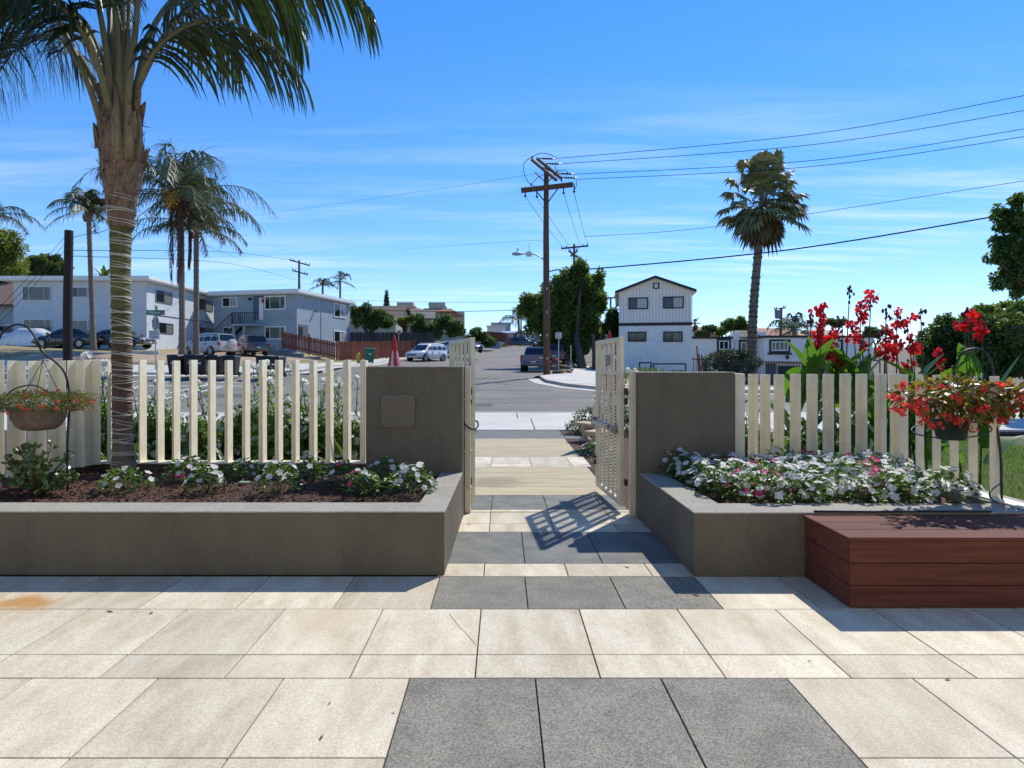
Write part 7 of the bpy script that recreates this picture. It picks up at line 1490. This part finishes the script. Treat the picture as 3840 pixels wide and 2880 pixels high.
    if style == 'suv':
        for s in (1, -1):
            m = MB(); m.tube([(-1.6*kx, s*.6*ky, 1.7*kz), (-1.3*kx, s*.6*ky, 1.76*kz), (.1*kx, s*.6*ky, 1.75*kz), (.35*kx, s*.6*ky, 1.67*kz)], .025, 6); m.build('roof_rail', M_blk, t_)
    if style == 'pickup':
        m = MB(); m.box(-2.36*kx, -.66*kx, -.78*ky, .78*ky, 1.04*kz, 1.075*kz); m.build('bed_liner', M_blk, t_)
        for s in (1, -1): m = MB(); m.box(-2.44*kx, -.62*kx, s*.86*ky-.04, s*.86*ky+.04, 1.04*kz, 1.1*kz); m.build('bed_rail', pm, t_)
        m = MB(); m.box(-2.53*kx, -2.44*kx, -.72*ky, .72*ky, .62*kz, 1.1*kz); m.build('tailgate', pm, t_, bevel=.02)
        m = MB(); m.box(-2.545*kx, -2.532*kx, -.62*ky, -.4*ky, .88*kz, .93*kz); m.build('badge', M_chrome, t_)
    return t_
def cg(vx, Y, dz=0): x = (vx*1.736-1885)/2310*Y; return (x, Y, H(x, Y)+.09+dz)
def zat(vx, vy, Y): p = V(vx, vy, Y); return (p.x, Y, p.z)
SILV = ('silver_paint', (.46, .46, .46)); DKG = ('charcoal_paint', (.035, .036, .04)); BLU = ('navy_paint', (.012, .035, .11)); WHI = ('white_paint', (.66, .66, .65)); GRY = ('gunmetal_paint', (.055, .056, .06)); BLK = ('black_paint', (.012, .012, .013)); MAR = ('maroon_paint', (.12, .012, .025))
car('parked_suv', 'silver parked SUV with rear spare wheel cover by the duplex', 'car', zat(452, 769, 47), R(180-28), 'suv', SILV, 4.5, 1.74, spare=True)
car('parked_suv', 'charcoal parked SUV right beside the silver one', 'car', zat(538, 768, 50), R(180-50), 'suv', DKG, 4.55, 1.66)
car('parked_sedan', 'dark grey parked sedan with bright rims behind the near palm', 'car', zat(262, 752, 46.5), R(-6), 'sedan', GRY, 4.7, 1.42)
car('parked_car', 'black parked car with red tail light beside the cut off pole', 'car', zat(150, 752, 45.5), R(180), 'sedan', BLK, 4.6, 1.45)
car('parked_suv', 'dark parked SUV cut by the left edge', 'car', zat(-15, 748, 47), R(0), 'suv', SILV, 4.5, 1.75)
car('parked_suv', 'white parked crossover facing the camera in front of red fence', 'car', zat(922, 781, 57), R(-90-28), 'suv', WHI, 4.7, 1.72)
car('parked_sedan', 'white sedan on the driveway left of the gate leaf', 'car', zat(972, 765, 66), R(180-10), 'sedan', WHI, 4.6, 1.45)
car('parked_car', 'black car nose peeking right of the left gate leaf', 'car', zat(1008, 762, 64), R(-60), 'sedan', BLK, 4.6, 1.45)
car('pickup_truck', 'dark blue pickup truck parked at the corner', 'pickup', zat(1158, 802, 43), R(83), 'pickup', BLU, 5.0, 1.72, 1.8)
car('parked_suv', 'maroon backed white SUV parked ahead of the blue pickup', 'car', zat(1197, 786, 52), R(85), 'suv', MAR, 4.5, 1.7)
car('parked_suv', 'white parked SUV under the street tree', 'car', zat(1218, 780, 58), R(85), 'suv', ('white_paint', (.66, .66, .65)), 4.6, 1.7)
car('white_truck', 'white pickup truck parked by the white house', 'pickup', zat(1295, 766, 60), R(0), 'pickup', WHI, 5.4, 1.95, 1.9)
car('parked_suv', 'grey SUV in front of the bungalow up the street', 'car', zat(1130, 752, 96), R(-10), 'suv', GRY, 4.6, 1.7)
car('parked_car', 'pale car farthest up the street beyond the pole', 'car', zat(1206, 757, 92), R(90), 'sedan', WHI, 4.6, 1.45)
# car under a silver cover
cv = thing('covered_car', 'car under a wrinkled silver cover at far left', 'car', zat(80, 750, 46)); c = Vector(zat(80, 750, 46)); m = MB(); nx_, ny_ = 60, 26
for i in range(nx_+1):
    u = i/nx_*2-1; x = u*2.45; top = np.interp(x, [-2.45, -2.3, -1.6, -.9, .3, 1.2, 2.2, 2.45], [.55, .85, 1.02, 1.42, 1.4, .98, .82, .45])
    for j in range(ny_+1):
        v = j/ny_*2-1; f = abs(v); y = math.copysign(min(1, f*1.25), v)*.95 if f < .8 else math.copysign(.95+.06*(f-.8)*5*(1+math.sin(i*.9)*.5), v); z = top*(1-.25*(min(1, f*1.25))**4) if f < .8 else top*.75*(1-(f-.8)/.2)+.08
        k = .07*mnoise.noise((x*2.2, v*3, 3))+.05*mnoise.noise((x*1.3+v*4, z*5, 8)); m.v.append((c.x+x, c.y+y+(k if f > .5 else 0), c.z+z+k*.5))
m.f = [(i*(ny_+1)+j, (i+1)*(ny_+1)+j, (i+1)*(ny_+1)+j+1, i*(ny_+1)+j+1) for i in range(nx_) for j in range(ny_)]
m.build('cover', mat('silver_cover', (.6, .6, .6), .38, metal=.35, var=.1, bump=.4, bscale=5), cv, smooth='all')
# ------------------------------------------------------------------ bins
def bin_(name, label, x, y, col, rz=0, s=1.0, group='wheeled bins at the kerb'):
    t_ = thing(name, label, 'bin', (x, y, H(x, y)+.1), rz, group); OFF[t_.name] = None; w, d, h = .31*s, .35*s, .92*s
    m = MB(); m.add([(-w*.78, -d*.72, .06), (w*.78, -d*.72, .06), (w*.78, d*.8, .06), (-w*.78, d*.8, .06), (-w, -d, h), (w, -d, h), (w, d, h), (-w, d, h)], ((0,3,2,1),(4,5,6,7),(0,1,5,4),(1,2,6,5),(2,3,7,6),(3,0,4,7))); m.build('body', col, t_, bevel=.03)
    m = MB(); m.add([(-w*1.08, -d*1.12, h+.005), (w*1.08, -d*1.12, h+.005), (w*1.08, d*1.1, h+.005), (-w*1.08, d*1.1, h+.005), (-w*.9, -d*.9, h+.09), (w*.9, -d*.9, h+.09), (w*.95, d, h+.11), (-w*.95, d, h+.11)], ((0,3,2,1),(4,5,6,7),(0,1,5,4),(1,2,6,5),(2,3,7,6),(3,0,4,7))); m.build('lid', col, t_, bevel=.02)
    m = MB(); m.tube([(-w*.8, d*1.18, h-.02), (w*.8, d*1.18, h-.02)], .022, 6); m.build('handle', col, t_)
    for q in (-1, 1): m = MB(); m.lathe([(.11*s, -.03), (.11*s, .03)], 14, M=Matrix.Translation((q*w*.85, d*.9, .11*s)) @ Matrix.Rotation(R(90), 4, 'Y')); m.build('wheel', M_tyre, t_)
    m = MB(); m.box(-w*.3, w*.3, -d*.93, -d*.9, h*.62, h*.72); m.build('label_plate', M_metal, t_); return t_
M_binb = mat('black_bin_plastic', (.012, .013, .016), .45, var=.2); M_bing = mat('green_bin_plastic', (.012, .13, .075), .45, var=.15)
for i, (sx, lab) in enumerate(((664, 'leftmost black wheeled bin in the kerb row'), (718, 'second black wheeled bin in the kerb row'), (752, 'third black wheeled bin in the kerb row, lid tilted'), (806, 'black wheeled bin in the middle of the kerb row'), (868, 'black wheeled bin third from the right in the kerb row'), (984, 'black wheeled bin second from the right, past the gap'), (1038, 'rightmost black wheeled bin in the kerb row'))):
    bin_('wheeled_bin', lab, (sx-1885)/2310*30.4, 30.4+.15*(i % 2), M_binb, R(10*(i % 3)-8), 1.02)
bin_('wheeled_bin', 'green wheeled bin in front of the red fence', (1385-1885)/2310*46, 46, M_bing, R(20), 1.15, None)
bin_('wheeled_bin', 'lone black bin at the foot of the cut off pole', (308-1885)/2310*27.5, 27.5, M_binb, 0, 1.0, None)
t_ = thing('fire_hydrant', 'yellow fire hydrant left of the green bin', 'hydrant', (-10.7, 45.7, H(-10.7, 45.7)+.08)); c = OFF[t_.name]; m = MB(); m.lathe([(.17, 0), (.17, .06), (.12, .1), (.12, .55), (.15, .58), (.14, .68), (.05, .8)], 12, c); m.build('barrel', mat('yellow_paint', (.55, .36, .02), .5), t_, smooth=True); m = MB(); m.tube([c+Vector((-.22, 0, .48)), c+Vector((.22, 0, .48))], .07, 8); m.build('outlet', MATS['yellow_paint'], t_)
# ------------------------------------------------------------------ signs
def postsign(name, label, sx, Y, ytop, boards, r=.035, dx=0):
    x = (sx-1885)/2310*Y; z0 = H(x, Y); t_ = thing(name, label, 'sign', (x, Y, z0)); m = MB(); m.tube([(x+dx, Y, z0-.1), P(sx, ytop, Y)], r, 8); m.build('post', M_metal, t_)
    for (x0, y0, x1, y1, mt, lines) in boards:
        a, b = P(x0, y0, Y-.06), P(x1, y1, Y-.06); m = MB(); m.box(a.x, b.x, a.y-.006, a.y+.006, b.z, a.z); bd = m.build('board', mt, t_, bevel=.004, seg=1)
        hgt = a.z-b.z; wd = b.x-a.x; r_ = random.Random(int(sx))
        for k in range(lines):
            zc = a.z-hgt*(k+.7)/(lines+.5); m = MB(); u = a.x+wd*.1
            while u < b.x-wd*.14:
                lw = r_.uniform(.05, .14)*wd; m.box(u, min(u+lw, b.x-wd*.08), a.y-.012, a.y-.0075, zc-hgt*.22/lines, zc+hgt*.22/lines); u += lw+wd*.03
            m.build('print_line', M_ink, bd)
    return t_
M_signw = emat('sign_white', (.72, .72, .7), .5); M_signg = emat('street_sign_green', (.01, .12, .06), .45); M_signb = mat('sign_back_grey', (.16, .16, .16), .5, metal=.4)
st_ = postsign('street_sign', 'street name sign above the back of a stop sign at the left corner', 583, 32, 1165, [(557, 1239, 599, 1272, M_signw, 5)])
c = P(583, 1212, 31.97); m = MB(); m.prism([(.4*math.cos(R(22.5+45*k)), .4*math.sin(R(22.5+45*k))) for k in range(8)], -.004, .004, 'y', M=Matrix.Translation(c) @ Matrix.Rotation(R(-36), 4, 'Z')); m.build('stop_sign_back', M_signb, st_)
a, b = P(550, 1163, 31.9), P(618, 1181, 31.9); m = MB(); m.box(a.x, b.x, 31.89, 31.905, b.z, a.z); nb_ = m.build('name_plate', M_signg, st_, bevel=.004, seg=1)
flat_text('Wightman', .2, Matrix.Translation(Vector((a.x*.57+b.x*.43, 31.886, (a.z+b.z)/2))-OFF[st_.name]) @ Matrix.Rotation(R(90), 4, 'X'), M_signw, nb_, w=.6); flat_text('ST', .09, Matrix.Translation(Vector((b.x-.12, 31.886, (a.z+b.z)/2))-OFF[st_.name]) @ Matrix.Rotation(R(90), 4, 'X'), M_signw, nb_)
c = P(586, 1155, 31.9); m = MB(); m.box(-.45, .45, -.008, .008, -.12, .12, Matrix.Translation(c) @ Matrix.Rotation(R(-68), 4, 'Z')); cp_ = m.build('cross_plate', M_signg, st_)
postsign('parking_sign', 'white parking notice on a post right of the utility pole', 2095, 37, 1246, [(2083, 1247, 2106, 1269, M_signw, 4)], .03)
postsign('post_sign', 'small blank back of a sign over the red fence', 1495, 60, 1238, [(1489, 1239, 1503, 1256, M_signb, 0)], .03)
postsign('post_sign', 'thin white post standing by the bicycle', 2141, 40, 1295, [], .035)
# ------------------------------------------------------------------ corner clutter
def torus(mb, c, Rr, r, M3, n=24): mb.tube([c+M3 @ Vector((Rr*math.cos(a), 0, Rr*math.sin(a))) for a in [2*math.pi*i/n for i in range(n+1)]], r, 6, cap=False)
x, y = P(2110, 0, 37.4).x, 37.4; bz = H(x, y)+.12; bk = thing('bicycle', 'dark bicycle with pink bag standing on the planting strip', 'bicycle', (x, y, bz)); M3 = Matrix.Rotation(R(25), 3, 'Z'); w1 = Vector((x, y, bz+.34))-M3 @ Vector((.5, 0, 0)); w2 = Vector((x, y, bz+.34))+M3 @ Vector((.5, 0, 0))
for w in (w1, w2):
    m = MB(); torus(m, w, .32, .022, M3); wh_ = m.build('wheel', M_tyre, bk); m = MB()
    for k in range(8): a = math.pi*k/8; v = M3 @ Vector((.31*math.cos(a), 0, .31*math.sin(a))); m.tube([w-v, w+v], .004, 4)
    m.build('spokes', M_rim, wh_)
bb = (w1+w2)/2+Vector((0, 0, -.05)); st1 = bb.lerp(w1, .35)+Vector((0, 0, .55)); hd = w2.lerp(bb, .25)+Vector((0, 0, .58))
m = MB()
for a, b in ((bb, st1), (bb, hd), (st1, hd), (w1, bb), (w1, st1), (w2, hd)): m.tube([a, b], .018, 6)
m.build('frame', M_black, bk); m = MB(); m.ball(st1+Vector((0, 0, .06)), .11, 8, 5, (1.2, .6, .4)); m.build('saddle', M_rubber, bk); m = MB(); s = M3 @ Vector((0, .28, 0)); m.tube([hd, hd+Vector((0, 0, .1))], .016, 6); m.tube([hd+Vector((0, 0, .1))-s, hd+Vector((0, 0, .12)), hd+Vector((0, 0, .1))+s], .014, 6); m.build('handlebar', M_black, bk)
m = MB(); m.ball((x-.45, y+.2, bz+.55), .24, 10, 7, (1, .7, 1.1)); tag(m.build('bag', mat('magenta_cloth', (.22, .012, .05), .8, var=.3, scale=4, bump=.6, bscale=8), smooth='all'), 'magenta bag bundle leaning behind the bicycle', 'bag')
m = MB(); p = P(2092, 1388, 36); m.ball((p.x, 36, H(p.x, 36)+.12), .28, 10, 6, (1.3, .9, .55)); tag(m.build('boulder', mat('brown_rock', (.13, .09, .06), .95, var=.3, scale=6, bump=.8, bscale=10), smooth='all'), 'low brown boulder in front of the bicycle', 'rock')
t_ = thing('storage_box', 'dark green box with pale lid left of the utility pole', 'box', (P(2032, 0, 70).x, 70, H(4, 70))); c = OFF[t_.name]; m = MB(); m.cbox((c.x, 70, c.z+.9), (.9, .9, 1.5)); m.build('body', mat('olive_box', (.03, .045, .02), .6), t_, bevel=.05); m = MB(); m.add([(c.x-.5, 69.5, c.z+1.66), (c.x+.5, 69.5, c.z+1.66), (c.x+.5, 70.5, c.z+1.66), (c.x-.5, 70.5, c.z+1.66), (c.x, 70, c.z+2.0)], ((0, 1, 4), (1, 2, 4), (2, 3, 4), (3, 0, 4), (0, 3, 2, 1))); m.build('lid', M_tan, t_)
sh_ = [(7.2, 33.5, .8+.1, 1.1, 1.4, .45), (8.3, 35, .9, 1.3, 1.5, .5), (7.6, 31.6, .75, .8, .9, .35), (9.3, 33, .8, 1.2, 1.2, .45)]
shrub('low_shrub', 'dark low groundcover shrub on the bank behind the right gate leaf', 'shrub', sh_, 6000, .09, .05, L_t2, 8)
# iron railing behind the right fence
ir = thing('iron_railing', 'black iron railing in front of the white row', 'railing', (14, 31, -.2)); m = MB(); mm = None
for k in range(46):
    x = 9.6+k*.14; m = MB(); m.box(x-.01, x+.01, 30.99, 31.01, H(x, 31)+.12, H(x, 31)+1.35)
    m.build('bar', M_black, ir)
m = MB(); m.beam((9.5, 31, H(9.6, 31)+1.28), (16.1, 31, H(16, 31)+1.28), .04, .04); m.beam((9.5, 31, H(9.6, 31)+.25), (16.1, 31, H(16, 31)+.25), .04, .04); m.build('rail', M_black, ir)
# timber stack by the white house
t_ = thing('timber_stack', 'rusty brown planks leaning at the white house corner', 'planks', (16, 49, -.8)); r_ = random.Random(6)
for k in range(7):
    x = 15.6+k*.14; m = MB(); z0 = H(x, 49)-.1; m.beam((x, 48.8, z0), (x+r_.uniform(-.1, .05), 49.6, z0+r_.uniform(1.6, 3.2)*(1-k*.07)), .1, .05); m.build('plank', M_redwood, t_)
# white parking bumper on the left lawn
p = V(335, 761, 40); m = MB(); m.cbox((p.x-1.2, 40, p.z-.02), (2.9, .25, .2)); tag(m.build('parking_bumper', M_conc, bevel=.03), 'white concrete parking bumper on the dry lawn', 'bumper')
